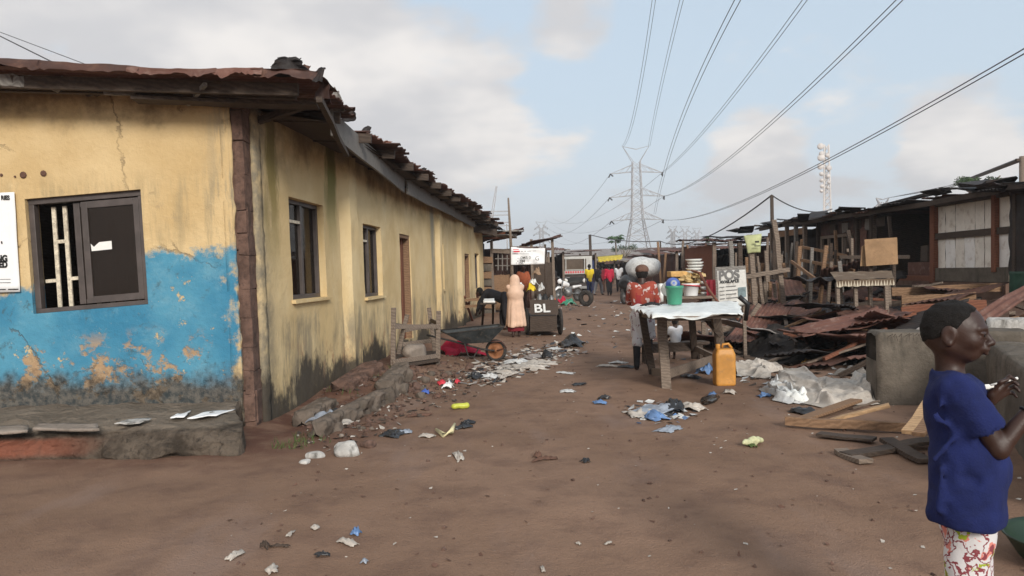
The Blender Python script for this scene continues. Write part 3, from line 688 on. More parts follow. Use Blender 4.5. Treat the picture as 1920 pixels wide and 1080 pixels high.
# dark discs on the plaster, shade of the knocked holes put into their colour
for u,v,s in((43,328,.028),(81,325,.022),(2,328,.012),(28,331,.01)):
    p=onplane(u,v,V((0,FY-.012,0)),V((0,1,0)));m=MB();m.lathe([(s*(1+.3*rnd(-1,1)),-.004),(s*.8,.004),(0,.003)],9,p+V((0,-.002,0)),Matrix.Rotation(PI/2,3,'X'));o=m.build('hole_shade_disc',M['brown_cloth'],B)
# ------------------------------------------------------------ plinth in front of the building
PL=root('concrete_plinth',(-5,6.3,0),'low crumbling concrete plinth with red patches under the blue front wall','plinth')
m=MB()
def plf(a,b):
    prof=[(5.72,-.1),(5.70,.02),(5.74,.10),(5.80,.17),(5.88,.205),(6.1,.215),(6.5,.225),(6.85,.23)]
    t=b*(len(prof)-1);i=min(int(t),len(prof)-2);y,z=[prof[i][k]+(prof[i+1][k]-prof[i][k])*(t-i) for k in(0,1)]
    x=-9+(6.93-.36*sm(5.72,6.8,y))*a
    n=fbm((x,y*1.5,z*3),2.2,3)*.06+fbm((x,y,z),7,6)*.034+.03*abs(nz((x*1.3,y,z*2),3.1,8));e=sm(-2.35,-2.1,x)
    return V((x,y+n*(1 if b<.7 else .2)-.0*e,z+n*.45*(1 if b>.05 else 0)-.06*e*b))
m.grid(260,40,plf);m.grid(8,28,lambda a,b:plf(1,b) if a==0 else V((plf(1,b).x+.03*a,plf(1,b).y,-.1+(plf(1,b).z+.1)*(1-a)+.02*nz((a*4,b*9,0),1))))
n=N('crumbled_plinth');P_=n.P;a_=n.noise(P_,3,6,.7);b_=n.noise(P_,14,6,.75);X=n.sep(P_)
cl=n.mix(n.mr(a_,.35,.65),(.055,.043,.033),(.165,.13,.10));cl=n.mix(n.mr(b_,.52,.7,0,.85),cl,(.03,.026,.022))
rd=n.math('MULTIPLY',n.mr(X[0],-2.9,-3.7),n.math('MULTIPLY',n.mr(n.noise(P_,1.6,4),.42,.55),n.math('MULTIPLY',n.mr(X[2],.17,.13),n.mr(X[2],.0,.06))));cl=n.mix(rd,cl,n.mix(a_,(.22,.075,.045),(.32,.13,.085)))
tp=n.mr(X[2],.175,.2);cl=n.mix(n.math('MULTIPLY',tp,.75),cl,n.mix(a_,(.2,.16,.12),(.3,.25,.2)))
m.build('plinth_body',n.bsdf(cl,.95,n.bump(n.math('ADD',a_,n.math('ADD',b_,n.vor(P_,9.,'DISTANCE_TO_EDGE'))),1.,.05),0,.15),PL,smooth=True)
# litter sheets on the plinth
def flatsheet(name,pts,mat,label,cat,group=None,th=.006,bump=.012,dz=.004):
    m=MB();P4=[V(p) for p in pts];sd_=rnd(0,99)
    m.grid(10,6,lambda a,b:P4[0].lerp(P4[1],a).lerp(P4[3].lerp(P4[2],a),b)+V((.02*nz((a*3,b*3,sd_),1),.02*nz((a*3,b*3,sd_+4),1),dz+bump*(nz((a*2.5,b*2.5,sd_),1)+.5))),th)
    return tag(m.build(name,mat,smooth=True),label,cat,group)
def pz(u,v,z=.235):return G(u,v,z)
flatsheet('broken_tile',[pz(350,787),pz(405,781),pz(440,769),pz(390,773)],M['vinyl'],'large pale broken board at the right end of the plinth','board')
flatsheet('broken_tile',[pz(318,786),pz(345,783),pz(358,773),pz(330,778)],M['vinyl'],'small pale scrap beside the large broken board on the plinth','board')
flatsheet('broken_tile',[pz(215,796),pz(262,795),pz(285,787),pz(240,788)],M['concrete_pale'],'thin pale slab lying midway along the plinth','slab')
flatsheet('broken_tile',[pz(60,806),pz(185,806),pz(180,797),pz(70,797)],M['cement'],'wide grey slab on the plinth under the front window','slab',th=.02)
flatsheet('broken_tile',[pz(-60,812),pz(50,810),pz(55,800),pz(-50,800)],M['cement'],'grey slab on the plinth below the poster','slab',th=.02)
# ------------------------------------------------------------ lettering
def text(s,size,mat,parent,org,xd,zd,name='lettering',bold=0.,align='LEFT',sx=1.,depth=.001):
    cu=bpy.data.curves.new('t','FONT');cu.body=s;cu.size=size;cu.offset=bold;cu.align_x=align;cu.extrude=depth
    o=bpy.data.objects.new('t',cu);COL.objects.link(o);dg=bpy.context.evaluated_depsgraph_get();me=bpy.data.meshes.new_from_object(o.evaluated_get(dg));bpy.data.objects.remove(o);bpy.data.curves.remove(cu)
    xd=V(xd).normalized();zd=V(zd).normalized();nn=xd.cross(zd);off=LOC[parent.name]
    for v in me.vertices:
        c=v.co;v.co=V(org)-off+xd*(c.x*sx)+zd*c.y+nn*c.z
    me.materials.clear();me.materials.append(mat);me.name=name
    r=bpy.data.objects.new(name,me);COL.objects.link(r);r.parent=parent;LOC[r.name]=off;return r
def strokes(name,mat,parent,rects,org,xd,zd,depth=.001):
    xd=V(xd).normalized();zd=V(zd).normalized();nn=xd.cross(zd);m=MB()
    for x,z,wd,h in rects:
        o=V(org)+xd*x+zd*z;m.add([o,o+xd*wd,o+xd*wd+zd*h,o+zd*h]+[p+nn*depth for p in(o,o+xd*wd,o+xd*wd+zd*h,o+zd*h)],[(4,5,6,7),(0,1,5,4),(1,2,6,5),(2,3,7,6),(3,0,4,7)])
    return m.build(name,mat,parent)
# wall poster at the left edge
PP=lambda u,v,d=.03:onplane(u,v,V((0,FY-d,0)),V((0,1,0)))
po=root('wall_poster',PP(-30,550),'white printed poster hung on the wall left of the front window','poster')
m=MB();q=[PP(-120,552),PP(38,547),PP(27,360),PP(-125,368)];m.grid(14,14,lambda a,b:q[0].lerp(q[1],a).lerp(q[3].lerp(q[2],a),b)+V((0,.008*nz((a*2,b*3,0),1)-.004,0)),.004);m.build('poster_sheet',M['vinyl'],po,smooth=True)
pd=(PP(38,520)-PP(-100,523)).normalized();pu=(PP(27,360)-PP(38,547)).normalized();pxm=FY/F
def ptxt(s,u,v,px,bold): text(s,px*pxm*1.37,M['black'],po,PP(u,v,.043),pd,pu,bold=bold,align='RIGHT',sx=.8)
ptxt('RIES',18,374,8,.002);ptxt('R',5,457,5,.001);ptxt('NG',14,490,12,.004);ptxt('ED',14,501,11.5,.004)
strokes('fine_print',M['greyprint'],po,[(-.2,0,.2,.004),(-.19,.03,.19,.003),(-.13,.19,.11,.003)],PP(20,530,.043),pd,pu)
strokes('fine_print',M['black'],po,[(-.3,0,.05,.008),(-.22,0,.13,.008),(-.07,0,.09,.008)],PP(30,543,.043),pd,pu)
# ------------------------------------------------------------ people
def person(label,base,phi,H,top='white_cloth',bottom='navy_cloth',legs='trousers',lean=0.,head_t=0.,arms=None,stride=.05,hair='hair',cap=None,sleeve=.55,h=.02,group=None,sit=None,legmat=None,bend=0.):
    """one continuous body grown from a posed skeleton; clothes and hair are its children"""
    r=root('person',base,label,'person',group);B_=V(base)
    f=V((math.cos(phi),math.sin(phi),0));s=V((math.sin(phi),-math.cos(phi),0))   # s = the person's right
    def T(a,b,c):return B_+(f*a+s*b+V((0,0,c)))*H
    hipz=.50 if sit is None else sit
    def TT(a,b,c):       # torso points lean about the hip
        c-=hipz;th=math.radians(lean+bend*max(0,c)*2);return T(a*math.cos(th)+c*math.sin(th),b,hipz+c*math.cos(th)-a*math.sin(th))
    K=lambda x:x*H
    pel=T(0,0,hipz);ch=TT(0,0,hipz+.20);nk=TT(.005,0,hipz+.325);hd=TT(.025,0,hipz+.42)
    b=SDF()
    b.cap(pel,TT(.0,0,hipz+.1),K(.072),K(.068),k=.03).cap(TT(0,-.02,hipz+.1),TT(0,-.045,hipz+.26),K(.068),K(.062),k=.03).cap(TT(0,.02,hipz+.1),TT(0,.045,hipz+.26),K(.068),K(.062),k=.03)
    b.cap(TT(0,0,hipz+.28),hd,K(.034),K(.034),k=.02)
    b.ell(hd,(K(.052),K(.052),K(.07)),k=.01).ell(hd+f*K(.02)+V((0,0,-K(.025))),(K(.036),)*2+(K(.042),),k=.01).ell(hd+f*K(.058)+V((0,0,-K(.012))),(K(.011),)*3,k=.008)
    for q in(-1,1):b.ell(hd+s*q*K(.05),(K(.014),)*3,k=.006)
    J=[]
    arms=arms or [((.02,.03,-.17),(.04,.0,-.15)),((-.01,.03,-.17),(.05,.0,-.15))]
    for q,(e,wv) in zip((-1,1),arms):
        sh=TT(0,q*.10,hipz+.295);el=sh+(f*e[0]+s*q*e[1]+V((0,0,e[2])))*H;wr=el+(f*wv[0]+s*q*wv[1]+V((0,0,wv[2])))*H;d=(wr-el).normalized()
        b.cap(sh,el,K(.030),K(.024),k=.02).cap(el,wr,K(.024),K(.017),k=.01);J.append((sh,el,wr))
        b.cap(wr,wr+d*K(.05),K(.018),K(.02),k=.008)
        if h<=.013:
            for t in range(4):
                o=(f*(t-1.5)*.011)*H;b.cap(wr+d*K(.05)+o,wr+d*K(.095-.006*abs(t-1.3))+o*1.15+f*K(.006),K(.0065),K(.005),k=.004)
            b.cap(wr+d*K(.02),wr+d*K(.055)+f*K(.03),K(.008),K(.006),k=.004)
    Lg=[]
    for q in(-1,1):
        st=stride*q
        if sit is None:
            hp=T(0,q*.045,.50);kn=T(st*.7+.015,q*.05,.275);an=T(st*1.1-.01 if st<0 else st,q*.05,.045);
        else:
            hp=T(.01,q*.045,sit);kn=T(.20,q*.06,min(sit,.26)+.01);an=T(.19+st,q*.055,.045)
        b.cap(hp,kn,K(.052),K(.036),k=.03).cap(kn,an,K(.036),K(.022),k=.015).cap(an+V((0,0,-K(.022))),an+f*K(.085)+V((0,0,-K(.028))),K(.022),K(.016),k=.012);Lg.append((hp,kn,an))
    b.build('body',M['skin'],h,r)
    c=SDF();g=K(.012)
    c.cap(T(0,0,hipz-.01),TT(0,0,hipz+.12),K(.086)+g*.3,K(.078),k=.03)
    for q in(-1,1):c.cap(TT(0,q*.02,hipz+.1),TT(0,q*.05,hipz+.262),K(.07)+g,K(.062)+g,k=.03)
    for (sh,el,wr) in J:
        e=sh.lerp(el,min(1,sleeve*1.0)) if sleeve<=1 else el
        c.cap(sh,e,K(.036)+g,K(.034)+g*.8,k=.02)
        if sleeve>1:c.cap(el,el.lerp(wr,sleeve-1),K(.03)+g*.6,K(.026)+g*.4,k=.012)
    c.subcap(nk,hd,K(.05),K(.05),k=.008)
    c.noise(.006*H,22/H,3);c.build('shirt',M[top],h,r)
    c=SDF()
    if legs=='skirt':
        c.cap(T(0,0,hipz+.02),T(.02,0,.2),K(.09),K(.105),k=.04).cap(Lg[0][0],Lg[0][1],K(.07),K(.07)).cap(Lg[1][0],Lg[1][1],K(.07),K(.07)).cap(T(.0,-.04,.24),T(.01,-.04,.1),K(.085),K(.09),k=.05).cap(T(.0,.04,.24),T(.01,.04,.1),K(.085),K(.09),k=.05);c.clip((0,0,-1),-(B_.z+K(.09)))
    else:
        en=.93 if legs=='trousers' else .12
        for(hp,kn,an) in Lg:
            c.cap(hp,kn,K(.062),K(.047),k=.03)
            c.cap(kn,kn.lerp(an,en),K(.047),K(.038) if en>.5 else K(.047),k=.015)
        c.cap(T(0,0,hipz+.03),T(0,0,hipz-.02),K(.082),K(.08),k=.03)
    c.noise(.005*H,25/H,5);c.build('skirt' if legs=='skirt' else 'trousers',M[bottom],h,r)
    if legmat:
        c=SDF()
        for(hp,kn,an) in Lg:c.cap(kn,an+V((0,0,-.01)),K(.041),K(.028),k=.01)
        c.build('leggings',M[legmat],h,r)
    if cap!='hijab':
        c=SDF();c.ell(hd+V((0,0,K(.006)))-f*K(.006),(K(.058),K(.058),K(.074)),k=.01);n=f*.9+V((0,0,-.75));c.clip(n,n.dot(hd)+K(.012));c.build('hair',M[hair],h*.8,r)
    if cap and cap!='hijab':
        c=SDF();c.ell(hd+V((0,0,K(.035))),(K(.066),K(.066),K(.052)),k=.01).ell(hd+f*K(.065)+V((0,0,K(.03))),(K(.045),K(.045),K(.008)),k=.01);c.clip((0,0,-1),-(hd.z+K(.012)));c.build('cap',M[cap],h*.8,r)
    return r,dict(hd=hd,T=T,TT=TT,f=f,s=s,J=J)
# girl in a peach hijab ---------------------------------------
p0=GP(968,632);Hh=1.26
gr_,gd=person('girl seen from behind in long peach hijab beside the handcart',p0,PI/2+.1,Hh,top='peach_cloth',bottom='maroon_cloth',legs='skirt',cap='hijab',h=.014,stride=.03,arms=[((.1,-.03,-.12),(.1,-.03,.02)),((.1,-.03,-.12),(.1,-.03,.02))])
c=SDF();hd=gd['hd'];T=gd['T'];K=lambda x:x*Hh
c.ell(hd+V((0,0,.0)),(K(.070),K(.068),K(.084)),k=.05).cap(hd-V((0,0,.03)),T(0,0,.70),K(.066),K(.14),k=.08)
c.cap(T(0,0,.68),T(0,0,.2),K(.10),K(.115),k=.05)
for i in range(11):
    t_=2*PI*i/11+.2;rr_=1+.18*math.sin(i*2.3);c.cap(T(.055*math.cos(t_),.075*math.sin(t_),.66),T(-.01+.105*rr_*math.cos(t_),.125*rr_*math.sin(t_),.19+.02*math.sin(i*1.7)),K(.045),K(.040),k=.016)
f=gd['f'];c.subell(hd+f*K(.07),(K(.045),K(.045),K(.05)),k=.01)
c.clip((0,.05,-1),.05*p0.y-(p0.z+K(.17)))
c.noise(.004,20,4);c.build('hijab',M['peach_cloth'],.014,gr_)
# stooping person in black
p1=GP(947,618);person('stooping person dressed in black behind the girl in peach',p1,PI*.93,1.45,top='black_cloth',bottom='black_cloth',lean=72,arms=[((.1,.0,-.16),(.05,0,-.14)),((.08,0,-.16),(.06,0,-.13))],h=.016,sleeve=1.8)
# walkers down the lane
person('man in yellow shirt with dark trousers walking down the lane',GP(1106,553),PI/2-.1,1.68,top='yellow_cloth',bottom='navy_cloth',h=.022,stride=.05)
person('person in red top and dark legs walking in the lane',GP(1143,554),PI/2+.2,1.62,top='red_cloth',bottom='black_cloth',h=.022,stride=.02,sleeve=1.5)
person('person in maroon top partly behind the red-topped walker',GP(1130,548),PI/2,1.66,top='maroon_cloth',bottom='brown_cloth',h=.025,stride=.03)
person('person in grey trousers stepping past the man in yellow',GP(1122,553),PI*.2,1.64,top='black_cloth',bottom='grey_cloth',h=.022,stride=.12)
person('person in white shirt standing by the loaded motorcycle',GP(1161,549),PI*1.4,1.6,top='white_cloth',bottom='black_cloth',h=.024,stride=.03)
person('vendor in orange top inside the stall behind the handcart',GP(985,588,.0)+V((0,2.6,0)),-PI/2+.3,1.62,top='orange_cloth',bottom='brown_cloth',h=.02,sleeve=1.6)
person('person in pale blue shirt at the stall behind the handcart',GP(1006,584)+V((0,4.,0)),-PI/2-.5,1.58,top='palebag',bottom='navy_cloth',h=.022)
person('person in dark clothes beside the white-fronted motorcycle',GP(1035,571),PI*.6,1.6,top='black_cloth',bottom='black_cloth',h=.024)
# woman in red print behind the table
p2=GP(1206,691);Hw=1.36
wr_,wd_=person('young trader in red printed top and dark cap behind the wooden table',p2,PI/2-.25,Hw,top='redprintcloth',bottom='wrapper',legs='shorts',lean=6,h=.012,cap='brown_cloth',stride=.10,legmat='black_cloth',sleeve=.9,arms=[((.07,.03,-.16),(.14,-.02,-.02)),((.07,.04,-.16),(.13,-.02,-.03))])
c=SDF();T=wd_['T'];c.cap(T(-.02,0,.58),T(0,0,.32),.115,.125,k=.04).cap(T(.02,-.05,.5),T(.05,-.05,.3),.095,.09,k=.04).cap(T(.02,.05,.5),T(.03,.05,.3),.095,.09,k=.04);c.clip((0,0,-1),-(p2.z+.40));c.noise(.008,30,8);c.build('wrapper',M['wrapper'],.012,wr_)
c=SDF();hd=wd_['hd'];f=wd_['f'];c.ell(hd+V((0,0,.045))-f*.0,(.084,.082,.062),k=.02).ell(hd+V((-.02,0,.05))-f*.06,(.045,.04,.03),k=.02);c.clip((0,0,-1),-(hd.z+.015));c.noise(.004,60,2);c.build('cap',M['brown_cloth'],.01,wr_)
# small child on the bench
bz=.30;q=GP(1267,676)
person('small child in white shirt sitting under the wooden table, back turned',V((q.x,q.y,q.z)),PI/2+.2,.74,top='white_cloth',bottom='navy_cloth',legs='shorts',sit=.32,h=.010,stride=0.,sleeve=.6,arms=[((.05,.02,-.15),(.1,-.01,-.05)),((.05,.02,-.15),(.1,-.01,-.05))])
b=MB();ba,bb=GP(1208,680),GP(1310,672);ba=V((ba.x,ba.y-.05,0));bb=V((bb.x,bb.y-.05,0))
be=root('bench',ba.lerp(bb,.5)+V((0,0,gh(ba.x,ba.y))),'low dark plank bench under the white-topped trading table','bench')
b.beam(ba+V((-.1,0,.25)),bb+V((.1,0,.25)),.24,.035,jit=.004);b.build('seat',M['wood_dark'],be,bevel=.004)
for p in(ba,bb):
    for o in(-.08,.08):
        b=MB();b.beam((p.x,p.y+o,-.02),(p.x,p.y+o,.235),.05,.05,(0,1,0));b.build('leg',M['wood_dark'],be,bevel=.003)
b=MB();b.beam(ba+V((-.02,-.1,.19)),bb+V((.02,-.1,.19)),.025,.1);b.build('apron',M['wood_dark'],be)

# ------------------------------------------------------------ the boy, close to the camera
YB=2.36
def pb(u,v,Y=YB):return A(u,v,Y)
boy=root('person',V((1.40,YB,gh(1.4,YB))),'small boy in blue shirt and printed shorts facing sideways, holding a white stick','person')
b=SDF()
hc=pb(1790,622);
# skull, face, jaw: the face looks along +X and a little towards the camera
th=math.radians(-33);fx=V((math.cos(th),math.sin(th),-.10)).normalized();fs=V((math.sin(th),-math.cos(th),0)).normalized();fu=fs.cross(fx).normalized()
if fu.z<0:fu=-fu
def scale_prims(ps,c,k):
    c=np.array(c)
    for i,q in enumerate(ps):
        q=list(q)
        if q[0] in('cap','subcap'):q[1]=c+(q[1]-c)*k;q[2]=c+(q[2]-c)*k;q[3]*=k;q[4]*=k;q[5]*=k
        elif q[0] in('ell','sub'):q[1]=c+(q[1]-c)*k;q[2]=q[2]*k;q[5]*=k
        elif q[0]=='clip':q[2]=q[1]@c+(q[2]-q[1]@c)*k
        ps[i]=tuple(q)
HK=.93
RH=np.array([list(fx),list(fs),list(fu)]).T
def H_(a,s_,u_):return hc+fx*a+fs*s_+fu*u_
b.ell(H_(-.006,0,.020),(.090,.074,.078),k=.02,R=RH)
b.ell(H_(-.045,0,-.018),(.046,.054,.05),k=.03,R=RH)
b.ell(H_(.022,0,-.022),(.064,.060,.072),k=.03,R=RH)
b.ell(H_(.048,0,-.062),(.033,.036,.026),k=.022,R=RH)           # chin
for q in(-1,1):
    b.cap(H_(-.012,q*.052,-.045),H_(.045,q*.022,-.068),.016,.016,k=.025)   # jaw
    b.ell(H_(.052,q*.036,-.022),(.024,.022,.022),k=.02,R=RH)   # cheek
    b.cap(H_(.083,q*.012,.020),H_(.068,q*.046,.020),.009,.008,k=.014)      # brow
    b.subell(H_(.091,q*.031,.003),(.016,.015,.009),k=.014,R=RH)            # eye socket
    b.ell(H_(.074,q*.030,.002),(.0125,.0155,.0115),k=.002,R=RH)
    b.cap(H_(.0865,q*.019,.0065),H_(.079,q*.045,.006),.0046,.0040,k=.004);b.cap(H_(.0855,q*.020,-.0065),H_(.078,q*.043,-.006),.0034,.003,k=.004)     # lid line
    # ear
    e=H_(-.012,q*.074,-.008);b.ell(e,(.022,.008,.032),k=.006,R=RH);b.subell(e+fs*q*.010+fx*.003,(.012,.006,.020),k=.004,R=RH);b.ell(e+fs*q*.003-fu*.026+fx*.004,(.010,.007,.010),k=.005,R=RH)
b.cap(H_(.084,0,.010),H_(.104,0,-.020),.0075,.0105,k=.010);b.ell(H_(.106,0,-.024),(.011,.012,.010),k=.008,R=RH)
for q in(-1,1):b.ell(H_(.097,q*.012,-.027),(.010,.008,.0075),k=.005,R=RH);b.subell(H_(.106,q*.006,-.034),(.005,.0035,.004),k=.002,R=RH)
b.ell(H_(.082,0,-.044),(.020,.027,.015),k=.012,R=RH)
b.cap(H_(.097,-.014,-.046),H_(.097,.014,-.046),.0064,.0064,k=.004);b.cap(H_(.0995,-.005,-.045),H_(.0995,.005,-.045),.0058,.0058,k=.004)
b.cap(H_(.095,-.012,-.0585),H_(.095,.012,-.0585),.0068,.0068,k=.004);b.subcap(H_(.110,-.022,-.0525),H_(.110,.022,-.0525),.0072,.0075,k=.002)
# neck and trunk
scale_prims(b.p,hc,HK)
nb=pb(1782,706,YB+.01);b.cap(hc+V((-.02,0,-.045)),nb,.038,.041,k=.02)
ch=pb(1800,762);bel=pb(1815,860);hip=pb(1812,925)
b.cap(pb(1790,738,YB-.05),pb(1812,858,YB-.03),.054,.058,k=.04).cap(pb(1800,738,YB+.05),pb(1818,858,YB+.04),.054,.058,k=.04).ell(pb(1830,868),(.052,.075,.07),k=.04)
b.cap(pb(1812,900,YB-.03),hip+V((0,-.03,0)),.075,.075,k=.03).cap(pb(1812,900,YB+.04),hip+V((0,.04,0)),.07,.072,k=.03)
shR=pb(1803,737,YB-.105);elR=pb(1872,842,YB-.13);wrR=pb(1938,762,YB-.14)
b.cap(shR,elR,.034,.029,k=.02).cap(elR,wrR,.029,.019,k=.012)
hR=(wrR-elR).normalized();b.ell(wrR+hR*.04,(.028,.014,.034),k=.01)
for i in range(4):b.cap(wrR+hR*.06+V((.012*(i-1.5),0,0)),wrR+hR*(.095)+V((.013*(i-1.5)+.012,.01,0)),.0065,.0055,k=.004)
b.cap(wrR+hR*.03,wrR+hR*.06+V((-.03,.01,0)),.008,.0065,k=.005)
shL=pb(1815,735,YB+.13);elL=pb(1840,815,YB+.20);wrL=pb(1853,752,YB+.11)
b.cap(shL,elL,.033,.027,k=.02).cap(elL,wrL,.027,.020,k=.012)
# left hand: palm to the right of the wrist, four bent fingers and a thumb closing on the stick
YH=YB+.09
pm=[pb(1858,745,YH),pb(1882,732,YH)]
b.cap(pb(1856,750,YH+.005),pb(1882,734,YH+.008),.019,.017,k=.012).cap(pb(1858,740,YH-.005),pb(1880,722,YH-.004),.0155,.0135,k=.012)
fing=[((1876,719),(1893,706),(1904,712),.0062,-.020),((1881,725),(1899,714),(1909,722),.0066,-.012),((1884,732),(1902,724),(1911,733),.0064,-.002),((1884,740),(1898,736),(1906,744),.0056,.010)]
for i,(k1,k2,k3,rr,dy) in enumerate(fing):
    a=pb(*k1,YH+dy);m_=pb(*k2,YH+dy-.012);e=pb(*k3,YH+dy-.024)
    b.cap(a,m_,rr+.0008,rr,k=.004).cap(m_,e,rr,rr-.001,k=.003)
b.cap(pb(1860,734,YH-.012),pb(1876,716,YH-.032),.0085,.0072,k=.006).cap(pb(1876,716,YH-.032),pb(1889,712,YH-.036),.0072,.0058,k=.003)
# legs
for q,du in((-1,-6),(1,8)):
    hp=hip+V((0,q*.045,-.01));kn=pb(1817+du,1105,YB+q*.05);an=pb(1806+du*3,1293,YB+q*.055);an.z=gh(1.4,YB)+.05
    b.cap(hp,kn,.062,.044,k=.03).cap(kn,an,.043,.026,k=.015).cap(an+V((-.02,0,-.022)),an+V((.10,0,-.032)),.026,.018,k=.015)
    for i in range(5):b.cap(an+V((.09,(i-2)*.012,-.034)),an+V((.125-.006*abs(i-1),(i-2)*.013,-.037)),.009,.008,k=.004)
b.build('body',M['skin'],.0034,boy)
# hair
c=SDF();c.ell(H_(-.008,0,.023),(.0925,.0775,.0805),k=.01,R=RH).ell(H_(-.045,0,-.016),(.0485,.0565,.0505),k=.03,R=RH)
n1=(fx*.80+fu*(-.55)).normalized();c.clip(n1,n1.dot(H_(.040,0,.062)))
n2=(-fu*.9+fx*.42).normalized();c.clip(n2,n2.dot(H_(-.022,0,-.012)))
for q in(-1,1):c.subell(H_(-.010,q*.085,-.014),(.028,.03,.036),k=.006,R=RH)
scale_prims(c.p,hc,HK);c.noise(.0012,220,2);c.build('hair',M['hair'],.0036,boy,smooth_iter=1)
for q in(-1,1):
    m=MB();o=hc+(H_(.0775,q*.031,.0015)-hc)*HK;m.lathe([(.0088*math.sin(t*PI/10),-.0088*math.cos(t*PI/10)) for t in range(11)],16,o);m.build('eye',M['eye'],boy,smooth=True)
    m=MB();d=(fx+fs*q*.12).normalized();R_=d.to_track_quat('Z','Y').to_matrix();m.lathe([(.0,.0098),(.004,.0094),(.0060,.0083),(.0066,.0072)],14,o,R_);m.build('iris',M['hair'],boy,smooth=True)
# shirt: sleeves first, their openings cut, then the trunk
c=SDF()
eR=shR.lerp(elR,.60);c.cap(shR+V((-.005,.02,.005)),eR,.050,.056,k=.03);c.cap(shL+V((0,-.02,0)),shL.lerp(elL,.55),.046,.047,k=.025)
d=(elR-shR).normalized();c.subcap(eR+d*.055,eR+d*.14,.066,.075,k=.004);c.subcap(eR-d*.0,eR+d*.12,.041,.047,k=.004)
c.cap(pb(1790,742,YB-.05),pb(1812,862,YB-.04),.064,.074,k=.04).cap(pb(1797,742,YB+.06),pb(1818,862,YB+.05),.066,.074,k=.04).ell(pb(1836,872),(.070,.105,.12),k=.05).ell(pb(1770,780),(.04,.09,.09),k=.05)
c.cap(pb(1810,862,YB-.05),pb(1812,955,YB-.05),.098,.108,k=.03).cap(pb(1816,862,YB+.05),pb(1818,955,YB+.05),.098,.108,k=.03)
c.cap(nb+V((-.005,0,-.005)),pb(1790,735),.056,.08,k=.03)
c.subcap(nb+V((.006,0,.004)),hc+V((-.015,0,-.05)),.046,.05,k=.006)
c.clip((0,0,-1),-pb(1812,968).z)
for i,(x0,y0,x1,y1) in enumerate([(1762,800,1800,842),(1790,812,1812,900),(1750,760,1768,880),(1775,880,1830,905),(1758,715,1775,760)]):
    dy=-.135 if i in(1,3,5) else -.125;c.subcap(pb(x0,y0,YB+dy-.012),pb(x1,y1,YB+dy-.012),.016,.010,k=.018)
for i,(x0,y0,x1,y1,w_) in enumerate([(1822,800,1780,935,.010),(1830,805,1800,955,.010),(1812,792,1752,862,.012),(1838,815,1830,960,.012),(1772,722,1754,790,.008),(1752,780,1788,806,.009),(1765,880,1760,955,.012)]):
    Yq=YB-(.106 if i<4 else .098);c.cap(pb(x0,y0,Yq),pb(x1,y1,Yq+.004),w_,w_*.8,k=.022)
c.noise(.0044,30,11);c.noise(.0022,80,12);c.build('shirt',M['boyshirt'],.0058,boy,smooth_iter=1)
c=SDF()
for q,du in((-1,-5),(1,8)):
    hp=hip+V((0,q*.04,.0));kn=pb(1817+du,1092,YB+q*.05);c.cap(hp+V((0,0,-.02)),kn,.070,.062,k=.02)
c.cap(hip+V((0,-.03,-.02)),hip+V((0,.03,-.02)),.074,.074,k=.03);kz=pb(1817,1098).z;c.clip((0,0,-1),-kz);c.noise(.004,40,6);c.build('shorts',M['shorts'],.007,boy)
m=MB();m.torus(elR.lerp(wrR,.86),hR,.0235,.004,20,6);m.build('bracelet',M['black'],boy,smooth=True)
# white stick with a flat end
st=root('plastic_spoon',pb(1875,718,YH-.03),'thin white stick with flat end gripped in the hand of the boy','spoon')
m=MB();m.tube([pb(1858,722,YH-.024),pb(1880,716,YH-.03),pb(1908,709,YH-.034)],[.0032,.003,.0044],10);m.build('handle',M['paper'],st,smooth=True)
m=MB();m.lathe([(.0,-.0),(.006,.004),(.008,.012),(.008,.022),(.004,.030),(.003,.044)],14,pb(1841,725.5,YH-.022),Matrix(((0,0,1),(0,.35,0),(1,0,.0)))@Matrix.Identity(3));m.build('bowl',M['paper'],st,smooth=True)
# ------------------------------------------------------------ left side: kerbs, table, barrow, cart
def rock(p,r,mat,label,cat='stone',group=None,seed=0,name='stone',flat=.7,h=None):
    c=SDF();rs=random.Random(seed);p=V(p)
    for i in range(3):c.ell(p+V((rs.uniform(-.3,.3)*r,rs.uniform(-.3,.3)*r,r*flat*.6+rs.uniform(-.1,.1)*r)),(r*rs.uniform(.55,.85),r*rs.uniform(.55,.85),r*flat*rs.uniform(.6,.9)),k=r*.12)
    for i in range(7):
        n=V((rs.uniform(-1,1),rs.uniform(-1,1),rs.uniform(-.2,1))).normalized();c.clip(n,n.dot(p+V((0,0,r*flat*.6)))+r*rs.uniform(.45,.75))
    c.noise(r*.04,6/r,seed);return tag(c.build(name,mat,h or r/9),label,cat,group)
def slabwall(name,a,b,wd,hgt,mat,label,seed=0):
    a=V(a);b=V(b);d=(b-a);L_=d.length;d.normalize();s=V((d.y,-d.x,0));prof=[(-.5,-.12),(-.52,.5),(-.5,.9),(-.38,1.),(.0,1.03),(.38,1.),(.5,.88),(.53,.5),(.5,-.12)]
    m=MB()
    def f(t,q):
        k=q*(len(prof)-1);i=min(int(k),len(prof)-2);x,z=[prof[i][j]+(prof[i+1][j]-prof[i][j])*(k-i) for j in(0,1)]
        e=1 if 0<t<1 else .0
        p=a+d*(t*L_)+s*(x*wd)+V((0,0,z*hgt));n=fbm((p.x,p.y,p.z+seed),5,seed)*.055+fbm(p,13,seed)*.03
        p+=s*n+V((0,0,n*.6*(1 if z>.3 else 0)));
        return p if e else a+d*(t*L_)+s*(x*wd*.04)+V((0,0,.3*hgt+(z-.3)*hgt*.08))
    m.grid(90,36,f);return tag(m.build(name,mat,smooth=True),label,'kerb')
slabwall('broken_kerb',GP(592,822),GP(722,752),.14,.13,M['concrete_dark'],'long mossy kerb fragment nearest the corner of the yellow building',1)
